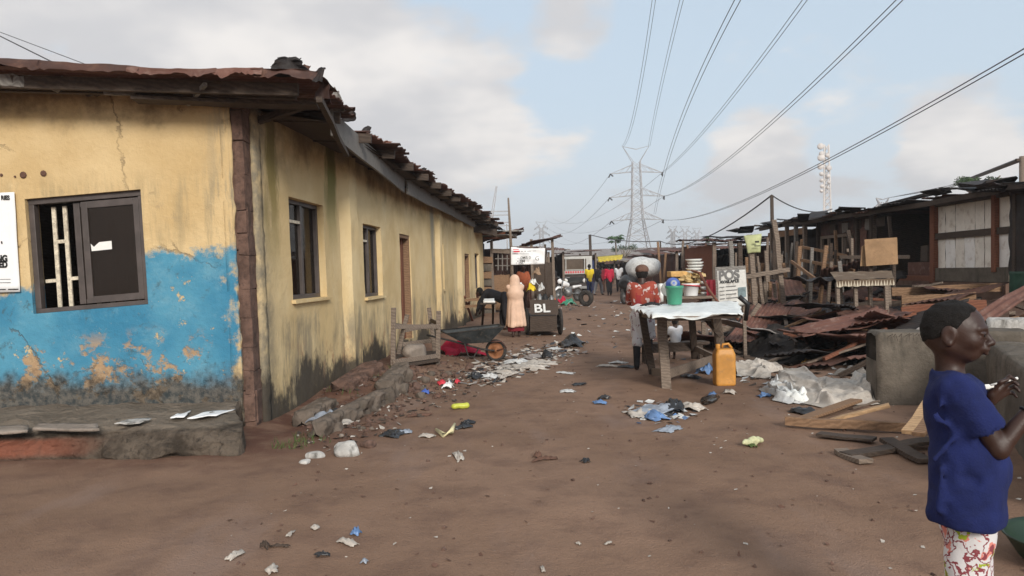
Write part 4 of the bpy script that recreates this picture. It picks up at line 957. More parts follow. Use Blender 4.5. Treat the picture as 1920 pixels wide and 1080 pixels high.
slabwall('broken_kerb',GP(566,800),GP(612,770),.2,.13,M['concrete_dark'],'stub of mossy kerb against the foot of the yellow side wall',4)
slabwall('broken_kerb',GP(722,745),GP(752,722),.2,.17,M['concrete_dark'],'short chunky kerb fragment behind the long mossy one',2)
slabwall('broken_kerb',GP(640,748),GP(700,700),.25,.1,M['mudbrick'],'red earthen kerb remnant between wall and mossy kerb',7)
rock(GP(655,852,-.02),.125,M['concrete_pale'],'pale broken concrete block on the soil in front of the kerb',seed=3,flat=.75)
rock(GP(590,858,-.01),.09,M['concrete_pale'],'flat pale rubble lump left of the pale concrete block',seed=5,flat=.35);rock(GP(572,868,-.01),.06,M['concrete_pale'],'small pale lump at the edge of the flat pale rubble',seed=6,flat=.4)
rock(GP(690,838,-.01),.07,M['mudbrick'],'brown clod beside the pale concrete block',seed=8)
for i,(u,v,r) in enumerate([(752,738,.12),(780,730,.10),(768,715,.13),(795,716,.09),(742,715,.10),(725,705,.08),(788,745,.08)]):
    rock(GP(u,v,-.02),r,M['mudbrick'] if i%3 else M['concrete_dark'],'brown rubble chunk in the heap by the chunky kerb','rubble chunk','rubble chunks by the kerb',seed=20+i)
for i in range(45):
    t=rnd(0,1);u,v=(690+t*190+rnd(-60,40),760-t*75+rnd(-25,18));p=GP(u,v,-.015)
    if walld(p.x,p.y)>.12:rock(p,rnd(.03,.075),random.choice([M['mudbrick'],M['mudbrick'],M['concrete_dark']]),'brown earth clod strewn between yellow wall and lane','clod','earth clods along the yellow wall',seed=300+i,h=.011)
for i in range(70):
    t=rnd(0,1);u,v=(600+ t*330+rnd(-40,40),812-t*150+rnd(-25,25));p=GP(u,v,-.006);r=rnd(.012,.035)
    if walld(p.x,p.y)>.15:rock(p,r,random.choice([M['mudbrick'],M['concrete_dark'],M['cement']]),'small stone scattered along the broken kerb','stone','small stones along the kerb',seed=100+i,h=r/4)
# upturned table
t0=root('upturned_table',GP(778,684),'weathered wooden table lying upside down with legs in the air','table')
q=[GP(733,690,.025),GP(825,690,.025),GP(818,668,.025),GP(745,668,.025)];zt=max(p.z for p in q);q=[V((p.x,p.y,zt)) for p in q]
m=MB();m.add([p+V((0,0,-.03)) for p in q]+[p+V((0,0,.012)) for p in q],[(3,2,1,0),(4,5,6,7),(0,1,5,4),(1,2,6,5),(2,3,7,6),(3,0,4,7)]);m.build('tabletop',M['wood_dark'],t0,bevel=.005)
tops=[(738,577),(823,583),(804,577),(763,590)];lg=[]
for p,(u,v) in zip(q,tops):
    c=(q[0]+q[1]+q[2]+q[3])/4;p=p.lerp(c,.07);e=A(u,v,p.y-.02);m=MB();m.beam(p+V((0,0,.01)),e,.06,.05,(0,1,0),jit=.004,n=3);m.build('leg',M['wood'],t0,bevel=.004);lg.append((p,e))
for (i,j,k) in((0,1,.68),(0,3,.7),(1,2,.72),(3,2,.25),(0,1,.08),(3,2,.6)):
    m=MB();m.beam(lg[i][0].lerp(lg[i][1],k)+V((0,-.03 if (i,j)==(0,1) else .03,0)),lg[j][0].lerp(lg[j][1],k)+V((0,-.03 if (i,j)==(0,1) else .03,0)),.022,.06,jit=.003,n=2);m.build('rail',M['wood'],t0,bevel=.003)
rock(GP(783,672),.2,M['cement'],'squat grey block standing behind the legs of the upturned table',seed=31,flat=.9,name='block')
# wheelbarrow
yb=11.4
wb=root('wheelbarrow',GP(880,668),'rusty dark wheelbarrow with orange wheel rim tipped beside the wall','wheelbarrow')
wc=A(930,657,yb);rr=.165
m=MB();m.torus(wc,(.25,1,0),rr-.028,.028,30,10);wh=m.build('wheel',M['rubber'],wb,smooth=True)
R=V((.25,1,0)).normalized().to_track_quat('Z','Y').to_matrix();m=MB();m.lathe([(0,-.03),(.03,-.03),(.03,-.008),(.075,-.010),(.085,.0),(.115,-.02),(.14,-.02),(.14,.02),(.115,.02),(.085,.006),(.075,.012),(.03,.012),(.03,.03),(0,.03)],26,wc,R);m.build('rim',M['rust_red'] if 0 else simple('orange_rust_rim',(.26,.11,.05),.7,.3,12),wh,smooth=True)
m=MB();tp=[A(824,619,yb+.25),A(838,626,yb-.28),A(946,612,yb-.3),A(936,608,yb+.25)];bt=[A(868,640,yb+.15),A(872,644,yb-.17),A(918,641,yb-.18),A(914,637,yb+.15)]
m.add([*tp,*bt],[(0,1,5,4),(1,2,6,5),(2,3,7,6),(3,0,4,7),(4,5,6,7)]);o=m.build('tray',simple('black_barrow_tray',(.035,.04,.042),.5,.4,8,.3,dirt=(.10,.085,.07)),wb);md=o.modifiers.new('s','SOLIDIFY');md.thickness=.008
m=MB();m.tube(tp+[tp[0]],.011,8);m.build('tray_rim',M['rubber'],wb,smooth=True)
for dy in(-.17,.17):
    m=MB();m.tube([A(800,628,yb+dy),A(850,640,yb+dy*.9),A(905,655,yb+dy*.5),wc+V((-.02,dy*.3,0))],.014,8);m.build('handle',M['rubber'],wb,smooth=True)
    m=MB();m.tube([A(870,642,yb+dy),A(878,668,yb+dy),A(888,670,yb+dy),A(898,652,yb+dy*.6)],.011,8);m.build('leg',M['rubber'],wb,smooth=True)
m=MB();m.tube([A(912,640,yb-.1),A(940,640,yb-.09),A(950,652,yb-.06),A(932,657,yb-.05)],.009,8);m.build('fork',M['rust_red'],wb,smooth=True)
def crumple(name,c,sx_,sy_,hgt,mat,label,cat='plastic bag',group=None,seed=None,n=16,rz=None,freq=1.8):
    seed=rnd(0,99) if seed is None else seed;c=V(c);rz=rnd(0,6.28) if rz is None else rz;R=Matrix.Rotation(rz,3,'Z');m=MB()
    def f(a,b):
        x=(a-.5)*2;y=(b-.5)*2;r=math.sqrt(x*x+y*y)
        e=1+.35*nz((a*2,b*2,seed),1.5)
        env=max(0,1-min(1,(r/1.25))**2)
        z=hgt*env*(.5+1.1*abs(nz((a*freq,b*freq,seed),1.6,2)))+.012*abs(nz((a*5,b*5,seed),1.6))+.004
        p=c+R@V((x*sx_/2*e+.18*sx_*nz((a*2,b*2,seed+3),1.4),y*sy_/2*e+.18*sy_*nz((a*2,b*2,seed+8),1.4),z));p.z+= (gh(p.x,p.y)-gh(c.x,c.y));return p
    m.grid(n,n,f,.0025);o=m.build(name,mat,smooth=True)
    return tag(o,label,cat,group)
crumple('red_cloth_heap',GP(862,664),.75,.4,.22,M['red_cloth'],'red cloth bundled on the ground under the wheelbarrow','cloth')
# leaning trestle by the wall
tr=root('wooden_trestle',GP(893,596),'brown wooden trestle leaning by the foot of the yellow wall','trestle')
for u0,v0,u1,v1,dy in((870,556,886,602,0),(894,553,908,592,0),(880,562,878,588,.2)):
    m=MB();m.beam(A(u0,v0,19.6+dy),GP(u1,v1),.06,.05,(0,1,0));m.build('leg',M['wood_red'],tr,bevel=.004)
for v in(563,575):
    m=MB();m.beam(A(872,v,19.62),A(898,v-2,19.62),.03,.07);m.build('rail',M['wood_mid'],tr)
st=root('small_table',GP(916,612),'tiny table with white papers beside the stooping person','table')
for du in(-9,9):
    m=MB();m.beam(A(916+du,570,17.3),GP(914+du*1.1,612),.05,.05,(0,1,0));m.build('leg',M['wood_dark'],st)
m=MB();m.box(A(916,569,17.3),(.36,.3,.03));m.build('tabletop',M['wood_dark'],st)
flatsheet('paper_stack',[A(906,567,17.15),A(928,566,17.15),A(926,560,17.45),A(907,561,17.45)],M['paper'],'white paper pile on the tiny table by the yellow wall','papers',th=.03)
# handcart ------------------------------------------------------
yc=15.6;ct=root('handcart',GP(1020,634),'dark wooden two-wheeled handcart with white letters painted on its front board','handcart')
def cbx(u0,v0,u1,v1,Y,dp,name,mat,par=None,bev=.005):
    a=A(u0,v1,Y);b=A(u1,v0,Y);m=MB();m.box(((a.x+b.x)/2,Y+dp/2,(a.z+b.z)/2),(abs(b.x-a.x),dp,abs(b.z-a.z)),jit=.004);return m.build(name,mat,par or ct,bevel=bev)
cbx(994,592,1044,622,yc,1.3,'cart_box',M['wood_dark'])
a,b_=A(993,562,yc+.12),A(1046,562,yc+.12);a2,b2=A(995,590,yc-.03),A(1047,590,yc-.03)
m=MB();m.add([a2,b2,b_,a]+[p+V((0,.03,0)) for p in(a2,b2,b_,a)],[(0,1,2,3),(7,6,5,4),(0,4,5,1),(1,5,6,2),(2,6,7,3),(3,7,4,0)]);bd=m.build('front_board',M['wood_dark'],ct)
LT=simple('white_paint',(.62,.62,.6),.8,.2,20,.2)
zd=(a-a2).normalized();text('BL',.26,LT,ct,a2+V((.07,-.03,0))+zd*.05,(1,0,0),zd,bold=.006,sx=1.2)
for u in(988,1050):
    c=A(u,611,yc+.35);c.z=gh(c.x,c.y)+.27
    m=MB();m.torus(c,(1,.1,0),.245,.03,30,10);w_=m.build('wheel',M['rubber'],ct,smooth=True);m=MB();m.lathe([(0,-.04),(.04,-.04),(.04,-.01),(.17,-.012),(.19,-.03),(.22,-.03),(.22,.03),(.19,.03),(.17,.012),(.04,.01),(.04,.04),(0,.04)],26,c,V((1,.1,0)).to_track_quat('Z','Y').to_matrix());m.build('rim',M['steel'],w_,smooth=True)
m=MB();m.beam(A(986,611,yc+.35),A(1052,611,yc+.35),.05,.05);m.build('axle',M['steel'],ct)
for u in(1000,1040):
    m=MB();m.beam(A(u,615,yc+1.2),A(u+4,572,yc+2.3),.06,.05);m.build('handle',M['wood'],ct)
for i,(u,v,s_,mt) in enumerate([(1003,562,.08,'wood_grey'),(1012,556,.10,'steel'),(1022,558,.11,'black'),(1034,557,.09,'steel'),(1041,560,.07,'orange_cloth')]):
    p=A(u,v+12,yc+.5);m=MB();m.lathe([(0,0),(s_*.55,0),(s_*.6,s_*.3),(s_*.58,s_*1.3),(s_*.3,s_*1.6),(s_*.28,s_*1.9),(0,s_*1.9)],14,p);tag(m.build('jar',M[mt],smooth=True),['small grey jar at the left end of the handcart load','grey metal pot second from the left on the handcart','wide black tub in the middle of the handcart load','grey metal jar right of the black tub on the handcart','small orange cup at the right end of the handcart'][i],'container')
# banner between two poles over the handcart
bn=root('banner_sign',GP(988,618),'white cloth banner with red and black print tied between two wooden poles','banner')
m=MB();m.tube([GP(964,622)+V((0,-.15,0)),A(960,500,16.1),A(957,440,16.1),A(953,371,16.1)],[.035,.03,.028,.018],8);m.build('pole',M['wood'],bn,smooth=True)
m=MB();m.tube([A(1024,600,16.3),A(1022,458,16.2)],.022,8);m.build('pole',M['wood_dark'],bn,smooth=True)
bq=[A(958,497,16.05),A(1021,495,16.12),A(1022,465,16.12),A(958,463,16.05)]
m=MB();m.grid(20,12,lambda a,b:bq[0].lerp(bq[1],a).lerp(bq[3].lerp(bq[2],a),b)+V((0,.035*math.sin(a*9+b*2)*nz((a*2,b*2,1),1)-.01,-.02*math.sin(a*PI)*b)),.004);m.build('banner_cloth',M['vinyl'],bn,smooth=True)
bo=A(958,497,15.96)
strokes('red_print',M['redprint'],bn,[(.06,.26,.13,.03),(.05,.31,.12,.015)],bo,(1,0,0),(0,0,1));strokes('black_print',M['greyprint'],bn,[(.21,.27,.05,.012),(.28,.27,.04,.014),(.34,.27,.08,.01),(.46,.272,.06,.008)],bo,(1,0,0),(0,0,1))
text('\u2013 0M8 0',.085,M['greyprint'],bn,bo+V((.13,0,.115)),(1,0,0),(0,0,1),bold=.001);text('\u2022 8M',.085,M['greyprint'],bn,bo+V((.13,0,.045)),(1,0,0),(0,0,1),bold=.001);text('G',.12,M['greyprint'],bn,bo+V((.50,0,.08)),(1,0,0),(0,0,1))
m=MB();m.tube([A(957,462,16.05),A(1022,463,16.1)],.008,6);m.build('cross_bar',M['wood'],bn)
# kiosk behind --------------------------------------------------
def panel(par,p,q,h,mat,name='wall_panel',amp=.014,crum=.03,seed=None):
    p=V(p);q=V(q);d=q-p;corr(p,d,(0,0,1),d.length,h,amp=amp,crumple=crum,seed=rnd(0,50) if seed is None else seed,nv=5,ragged=.03).build(name,mat,par,smooth=True)
def post(par,p,h,w_=.08,mat='wood',name='post',lean=.04):
    p=V(p);m=MB();m.beam(p,p+V((rnd(-lean,lean),rnd(-lean,lean),h)),w_,w_*.9,(0,1,0),jit=.006,n=3);m.build(name,M[mat],par,bevel=.004)
def rooft(par,x0,x1,y0,y1,z0,z1,mats,wd=.9,crum=.05,along='x',ragged=.12):
    k=0;t=y0
    while t<y1-.05:
        w2=min(wd,y1-t);a=V((x0+rnd(-ragged,ragged),t,z0+rnd(-.03,.03)));b=V((x1+rnd(-ragged,ragged),t,z1+rnd(-.03,.03)))
        corr(a,(0,1,rnd(-.02,.02)),b-a,w2+.06,(b-a).length,nrm=V((0,0,1)),crumple=crum,seed=rnd(0,80),nv=6).build('roof_sheet',M[mats[k%len(mats)]],par,smooth=True);t+=w2;k+=1
ks=root('market_kiosk',(0.6,26.,0),'ramshackle kiosk with dark opening, brown counter and rusty roof behind the handcart','kiosk')
def AY(u,v,Y):return A(u,v,Y)
for i in range(9):
    m=MB();p=A(913,600-i*14,25.6);m.box(p,(.3+rnd(-.05,.05),.35,.22),rnd(-.1,.1),jit=.02);m.build('block_pillar',M['concrete'] if i%2 else M['wood_mid'],ks,bevel=.01)
for u in(926,962,1000,1040):post(ks,V((A(u,560,25.7).x,25.7,0)),2.4,.09,'wood')
panel(ks,(A(926,560,25.8).x,25.8,.1),(A(958,560,25.8).x,25.8,.1),1.15,M['wood_mid'],'counter_board',.0,.02);panel(ks,(A(900,560,28.5).x,28.5,0),(A(1012,560,28.5).x,28.5,0),2.2,M['rust'],'back_wall')
panel(ks,(A(905,560,25.9).x,25.9,0),(A(905,560,25.9).x,28.5,0),2.4,M['rust_dark'],'side_wall')
m=MB()
for u in(934,942,951):m.beam(A(u,507,25.75),A(u,472,25.75),.035,.035,(0,1,0))
for v in(485,498):m.beam(A(928,v,25.76),A(958,v,25.76),.03,.03)
m.build('window_grille',M['wood_grey'],ks)
m=MB();m.beam(A(922,470,25.65),A(960,472,25.65),.04,.14);m.build('lintel',M['wood'],ks,bevel=.004)
rooft(ks,A(905,560,25.).x,A(985,560,25.).x,25.2,28.4,A(950,446,25.2).z,2.75,['rust_red','rust'],crum=.08)
rooft(ks,A(985,560,25.).x,A(1056,560,25.).x,25.4,28.4,A(1000,455,25.2).z,2.5,['rust','rust_red'],crum=.08)
for i in range(6):
    m=MB();m.box(A(925+rnd(-16,20),437+i*2.6-3,25.3),(.8+rnd(-.3,.5),.8,.05),rnd(-.4,.4),jit=.04);m.build('roof_board',M[['concrete_pale','wood','wood_red'][i%3]],ks)
panel(ks,A(1002,560,25.7)+V((0,0,0)),A(1040,560,25.7),1.2,M['wood_dark'],'counter_board',0,.02)
for i,(u,v,mt) in enumerate([(972,532,'paper'),(1000,528,'plastic_white'),(1007,510,'tan_cloth'),(1016,540,'sackgrey'),(996,540,'yellow_cloth')]):
    crumple('goods_bundle',A(u,v+6,24.9),rnd(.2,.3),.25,.25,M[mt],['white bundle left of the orange-topped vendor','pale plastic bundle right of the orange-topped vendor','brown packet hanging in the stall behind the banner','grey bundle at the foot of the stall','yellow packet low in the stall behind the cart'][i],'bundle')
# motorcycles -----------------------------------------------------
def motorbike(label,base,phi,fair,L_=1.9):
    r=root('motorcycle',base,label,'motorcycle');B_=V(base);f=V((math.cos(phi),math.sin(phi),0));s=V((f.y,-f.x,0))
    P=lambda a,b,c:B_+f*a+s*b+V((0,0,c))
    for a in(-.62,.62):
        m=MB();m.torus(P(a,0,.3),s,.26,.045,26,8);w_=m.build('wheel',M['rubber'],r,smooth=True);m=MB();m.lathe([(0,-.05),(.05,-.05),(.05,-.01),(.2,-.01),(.23,-.03),(.23,.03),(.2,.01),(.05,.01),(.05,.05),(0,.05)],20,P(a,0,.3),s.to_track_quat('Z','Y').to_matrix());m.build('rim',M['steel'],w_,smooth=True)
    c=SDF();c.cap(P(.05,0,.72),P(.3,0,.78),.10,.12,k=.05).cap(P(.3,0,.75),P(.42,0,.86),.09,.07,k=.05);c.build('fuel_tank',fair,.025,r)
    c=SDF();c.cap(P(-.62,0,.80),P(-.05,0,.76),.09,.08,k=.05);c.build('seat',M['rubber'],.025,r)
    c=SDF();c.ell(P(.03,0,.4),(.2,.2,.2),k=.03).cap(P(.0,0,.35),P(.2,0,.55),.11,.08,k=.03);c.build('engine',M['steel'],.03,r)
    for q in(-1,1):
        m=MB();m.tube([P(.62,q*.08,.3),P(.42,q*.09,.92)],.025,8);m.build('fork',M['steel'],r,smooth=True)
        m=MB();m.tube([P(.42,q*.02,.98),P(.38,q*.2,1.04),P(.3,q*.36,1.03)],.016,8);m.build('handlebar',M['steel'],r,smooth=True)
        m=MB();m.tube([P(-.62,q*.1,.3),P(-.1,q*.1,.36)],.022,8);m.build('swing_arm',M['steel'],r,smooth=True)
    c=SDF();c.ell(P(.54,0,.88),(.10,.10,.11),k=.02);c.build('headlight',fair,.02,r)
    c=SDF();c.cap(P(.42,0,.62),P(.66,0,.62),.05,.055).cap(P(.66,0,.62),P(.86,0,.5),.055,.03);c.build('front_mudguard',fair,.02,r)
    c=SDF();c.cap(P(-.35,.0,.62),P(-.85,0,.66),.07,.04,k=.03);c.build('rear_mudguard',fair,.025,r)
    return r
motorbike('motorcycle with white front fairing parked before the old truck',GP(1066,566),PI*1.25,M['vinyl']);motorbike('dark motorcycle parked left of the white-fronted one',GP(1040,560),PI*1.4,M['rubber'])
mb=motorbike('dark motorcycle carrying a huge grey sack on its back',GP(1183,569),PI*1.32,M['rubber'])
c=SDF();p=A(1205,501,29.6);c.ell(p,(.60,.55,.40),k=.1).ell(p+V((-.25,0,-.05)),(.4,.45,.33),k=.15).ell(p+V((.28,0,-.03)),(.38,.45,.33),k=.15);c.noise(.03,9,3);tag(c.build('loaded_sack',M['sackgrey'],.04),'huge bulging grey sack tied on the back of a motorcycle','sack')
c=SDF();p=A(1178,532,29.2);c.ell(p,(.35,.3,.35),k=.1).ell(p+V((.2,.1,-.2)),(.3,.3,.3),k=.1);c.noise(.04,12,5);tag(c.build('side_bundle',M['blackbag'],.04),'dark bundle strapped below the huge grey sack','bundle')
crumple('green_basin_heap',GP(1067,572),.5,.4,.3,M['green'],'green plastic heap lying beside the white-fronted motorcycle','heap');crumple('red_basin_heap',GP(1054,571),.4,.4,.35,M['red_cloth'],'red plastic heap between cart and motorcycle','heap')
m=MB();m.torus(GP(1099,574)+V((0,0,.3)),(.7,1,.0),.22,.09,26,10);tag(m.build('old_tyre',M['rubber'],smooth=True),'old black tyre standing alone in the lane','tyre')
# truck -------------------------------------------------------------
yt=45.;tk=root('truck',GP(1084,551),'old truck seen from the front with white roof, dark windscreen and white number board','truck')
def tb(u0,v0,u1,v1,Y,dp,name,mat,par=None,bev=.03):
    a=A(u0,v1,Y);b=A(u1,v0,Y);m=MB();m.box(((a.x+b.x)/2,Y+dp/2,(a.z+b.z)/2),(abs(b.x-a.x),dp,abs(b.z-a.z)));return m.build(name,mat,par or tk,bevel=bev)
dk=simple('dark_truck_paint',(.06,.045,.042),.6,.3,3);wp=simple('dusty_white_paint',(.5,.49,.46),.6,.15,3)
tb(1054,480,1110,508,yt+.05,2.0,'cab_roof',wp);wsn=tb(1059,485,1099,505,yt,.06,'windscreen',M['glass'],bev=0.)
tb(1055,508,1112,541,yt+.03,2.2,'cab_body',dk);tb(1056,507,1099,515,yt-.08,.06,'number_board',wp)
strokes('board_lettering',M['redprint'],tk,[(.1+i*.14,.07,.09,.12) for i in range(8)],A(1057,515,yt-.09),(1,0,0),(0,0,1),.004)
tb(1062,519,1094,531,yt-.04,.08,'grille',M['black']);tb(1055,536,1104,543,yt-.12,.2,'bumper',M['steel'])
for u in(1061,1096):
    m=MB();p=A(u,526,yt-.02);m.lathe([(0,.05),(.10,.03),(.12,0),(.12,-.05)],16,p,Matrix.Rotation(PI/2,3,'X'));m.build('headlight',M['paper'],tk,smooth=True)
    m=MB();p=A(u,543,yt+.5);m.torus(p,(1,0,0),.3,.11,24,8);m.build('wheel',M['rubber'],tk,smooth=True)
    m=MB();m.beam(A(u,508,yt-.06),A(u,484,yt-.06),.05,.05,(0,1,0));m.build('pillar',wp,tk)
tb(1104,488,1114,545,yt+.6,3.,'side_panel',M['navy_cloth']);tb(1058,478,1112,486,yt+2.4,3.5,'load_cover',M['wood_dark'])
# ------------------------------------------------------------ POS table
tz=.85
def TG(u,v):return G(u,v,tz)
tt=root('trading_table',GP(1280,690),'rough wooden trading table under a white plastic sheet','table')
tc=[TG(1226,590),TG(1388,588),TG(1378,566),TG(1188,574)]
cxm=sum((p for p in tc),V((0,0,0)))/4
m=MB();m.add([p+V((0,0,-.045)) for p in tc]+[p+V((0,0,-.02)) for p in tc],[(3,2,1,0),(4,5,6,7),(0,1,5,4),(1,2,6,5),(2,3,7,6),(3,0,4,7)]);m.build('tabletop',M['wood'],tt)
lt=[(A(1240,588,8.55),GP(1249,728)),(A(1342,590,8.9),GP(1356,690)),(A(1296,585,10.2),GP(1303,672)),(A(1203,582,9.5),GP(1224,702))]
for i,(a,b) in enumerate(lt):
    m=MB();m.beam(a,b+V((0,0,-.03)),.105 if i in(0,1) else .085,.05,(0,1,0),jit=.005,n=3);m.build('leg',M['wood'] if i<2 else M['wood_dark'],tt,bevel=.004)
L0=lambda i,k:lt[i][0].lerp(lt[i][1],k)
for a,b,w_ in((L0(0,.83),A(1336,674,9.6),.10),(L0(3,.99)+V((0,0,.02)),L0(0,.80),.09),(L0(0,.05),L0(1,.05),.08),(L0(2,.75),L0(1,.86),.08),(L0(3,.05),L0(0,.05),.08)):
    m=MB();m.beam(a+V((0,.04,0)),b+V((0,.04,0)),.03,w_,jit=.004,n=2);m.build('rail',M['wood'],tt,bevel=.003)
m=MB();m.beam(A(1316,588,9.1),A(1352,630,9.1),.05,.06);m.build('brace',M['wood_dark'],tt)
def plc(a,b):
    aa=-.03+1.06*a;bb=-.04+1.08*b;p=tc[0].lerp(tc[1],aa).lerp(tc[3].lerp(tc[2],aa),bb)
    e=max(max(0,-aa),max(0,aa-1),max(0,-bb)*1.6,max(0,bb-1));x,y=p.x,p.y
    z=.014*fbm((x,y,0),4.5,3)+.009*nz((x,y,0),15,2)+.01
    drop=0
    if a<.06 or b<.10 or a>.95:drop=(.022+.035*nz((x*3,y*3,0),2,7))*(1-min(a/.06,b/.10,1) if a<=.95 else (a-.95)/.05)
    return p+V((.02*nz((x,y,1),5),.02*nz((x,y,3),5)-(.02*drop),z-drop*1.3))
m=MB();m.grid(90,46,plc,.004);tag(m.build('plastic_sheet',M['plastic_white'],smooth=True),'creased white plastic sheet spread over the trading table','plastic sheet')
def bucket(label,p,r,h,mat,name='bucket',handle=True,tilt=None,cat='bucket'):
    q=root(name,p,label,cat);R=tilt or Matrix.Identity(3);m=MB();m.lathe([(0,0),(r*.76,0),(r*.78,.006),(r*.93,h*.86),(r*1.0,h*.87),(r*1.03,h*.98),(r*1.0,h),(r*.95,h*.97),(r*.74,.012),(0,.012)],30,p,R);m.build('bucket_shell',mat,q,smooth=True)
    if handle:
        m=MB();m.tube([V(p)+R@V((r*1.03*math.cos(t),r*.5*math.sin(t)-r*.1,h*.93-abs(math.sin(t))*h*.22)) for t in [PI+PI*i/14 for i in range(15)]],.004,6);m.build('handle',M['steel'],q,smooth=True)
    return q
def TT_(u,v,dz=.02):p=TG(u,v);return V((p.x,p.y,p.z+dz))
bp=TT_(1265,574);bucket('green plastic bucket standing on the white-topped trading table',bp,.108,.225,M['green'])
bw=root('blue_bowl',bp+V((.0,.0,.22)),'blue plastic bowl with pale ringed base set upright in the green bucket','bowl')
R=V((-.05,-1,.25)).normalized().to_track_quat('Z','Y').to_matrix();o=bp+V((-.005,0,.255));m=MB();m.lathe([(0,.0),(.045,.0),(.05,-.008),(.082,-.06),(.088,-.07),(.083,-.066),(.045,-.012),(0,-.01)],28,o,R);m.build('bowl_body',M['blue'],bw,smooth=True)
m=MB();m.lathe([(.018,.003),(.036,.003),(.040,.0),(.040,-.004)],24,o,R);m.build('base_ring',M['palebag'],bw,smooth=True)
wbp=bp+V((-.055,.10,.22));R=V((-.5,-1,.5)).normalized().to_track_quat('Z','Y').to_matrix();m=MB();m.lathe([(0,.0),(.06,.0),(.068,-.01),(.10,-.07),(.107,-.075),(.10,-.07),(.06,-.012),(0,-.01)],28,wbp,R);tag(m.build('white_bowl',M['plastic_white'],smooth=True),'white bowl leaning behind the blue bowl and green bucket','bowl')
crumple('dark_cloth',TT_(1222,577),.2,.10,.05,M['black_cloth'],'small dark rag at the left corner of the trading table','rag')
for i,u in enumerate((1238,1243)):
    m=MB();p=TT_(u,569);m.lathe([(0,0),(.028,0),(.028,.11),(.02,.13),(.03,.16),(.045,.19),(.03,.235),(0,.24)],14,p+V((0,.1,0)));tag(m.build('small_jar',M['plastic_white'] if i else M['wood_grey'],smooth=True),['slim grey jar between the trader and the green bucket','slim white jar touching the green bucket'][i],'jar')
# goods stall behind
gs=root('goods_stall',GP(1300,622)+V((0,2.,0)),'crowded low goods stall behind the white-topped trading table','stall')
gy=12.6;g0,g1=A(1268,562,gy),A(1338,562,gy)
m=MB();m.box(((g0.x+g1.x)/2,gy+.35,.82),(g1.x-g0.x+.2,.8,.04));m.build('stall_top',M['wood'],gs)
for x in(g0.x,g1.x):
    for y in(gy,gy+.7):m=MB();m.beam((x,y,-.03),(x,y,.80),.06,.06,(0,1,0));m.build('leg',M['wood'],gs)
gz=.845
bucket('white bucket with pink rim on the goods stall',(A(1298,555,gy).x,gy+.1,gz),.14,.2,M['vinyl'])
m=MB();m.torus((A(1298,555,gy).x,gy+.1,gz+.17),(.1,0,1),.15,.009,28,6);tag(m.build('pink_cord',M['redprint'],smooth=True),'pink cord wrapped round the rim of the white bucket','cord')
hp=[]
for i in range(46):
    x=A(rnd(1276,1318),0,gy).x;y=gy+rnd(.3,.6);z=gz+rnd(.05,.38)
    hp.append((x,y,z))
cn=simple('snack_packet',(.5,.36,.17),.6,.3,9,.2)
m=MB()
for x,y,z in hp:
    m.box((x,y,z),(rnd(.06,.11),rnd(.05,.09),rnd(.03,.06)),Matrix.Rotation(rnd(0,6),3,'Z')@Matrix.Rotation(rnd(-.6,.6),3,'X'),jit=.008)
tag(m.build('packet_heap',cn),'heap of small tan packets piled on the goods stall','packets',kind='stuff')
for k in range(5):
    m=MB();x=A(1304,0,gy).x;m.lathe([(0,0),(.11,.01),(.14,.04),(.135,.045),(.1,.02),(0,.014)],22,(x+rnd(-.035,.035)+.02,gy+.5+rnd(-.03,.03),gz+.36+k*.05));tag(m.build('foam_tray',M['plastic_white'],smooth=True),'white foam dish in the tall stack above the goods stall','dish','foam dishes stacked on the goods stall')
for k in range(3):
    m=MB();x=A(1322,0,gy).x;m.lathe([(0,0),(.07,.01),(.085,.05),(.08,.05),(0,.014)],18,(x,gy+.25,gz+.0+k*.09));tag(m.build('foam_cup',M['plastic_white'],smooth=True),'white foam cup in the short stack right of the packets','cup','foam cups on the goods stall')
m=MB();x=A(1283,0,gy).x;m.box((x,gy+.55,gz+.36),(.42,.3,.09),.05,jit=.01);tag(m.build('food_tray',simple('orange_food_tray',(.55,.33,.12),.7,.25,9),bevel=.01),'orange food tray on top of the packet heap','tray')
m=MB();m.grid(12,10,lambda a,b:V((A(1320+18*a,0,gy).x,gy+.1+.03*math.sin(a*12),.35+.75*b)),.004);tag(m.build('maroon_cloth',M['maroon_cloth'],smooth=True),'dark red cloth hanging between goods stall and lettered sign','cloth')
# dark crutch-like pole leaning across
m=MB();m.tube([A(1296,507,11.6),A(1312,512,11.6),A(1330,545,11.),A(1346,566,10.3),A(1385,600,10.2)],[.016,.022,.02,.018,.018],8);tag(m.build('leaning_pole',M['wood_red'],smooth=True),'red-brown crooked pole leaning between goods stall and lettered sign','pole')
# lettered sign
ps=root('sign_board',GP(1372,640),'worn grey sign board with large letters POS standing behind the trading table','sign')
yp=10.9;sq=[A(1344,577,yp),A(1403,572,yp+.05),A(1398,498,yp+.12),A(1341,501,yp+.07)];sn=(sq[1]-sq[0]).cross(sq[3]-sq[0]).normalized()
if sn.y>0:sn=-sn
def SQ(a,b,d=.0):return sq[0].lerp(sq[1],a).lerp(sq[3].lerp(sq[2],a),b)+sn*d
m=MB();m.add([SQ(*c) for c in((0,0),(1,0),(1,1),(0,1))]+[SQ(*c,-.015) for c in((0,0),(1,0),(1,1),(0,1))],[(0,1,2,3),(7,6,5,4),(0,4,5,1),(1,5,6,2),(2,6,7,3),(3,7,4,0)]);m.build('board',M['wood_grey'],ps)
m=MB();m.grid(14,14,lambda a,b:SQ(.05+.93*a,.02+.88*b,.010+.004*nz((a*2,b*3,5),1.3)),.003);m.build('printed_sheet',simple('aged_sign_paper',(.58,.565,.53),.8,.12,5,.1,dirt=(.33,.3,.27)),ps,smooth=True)
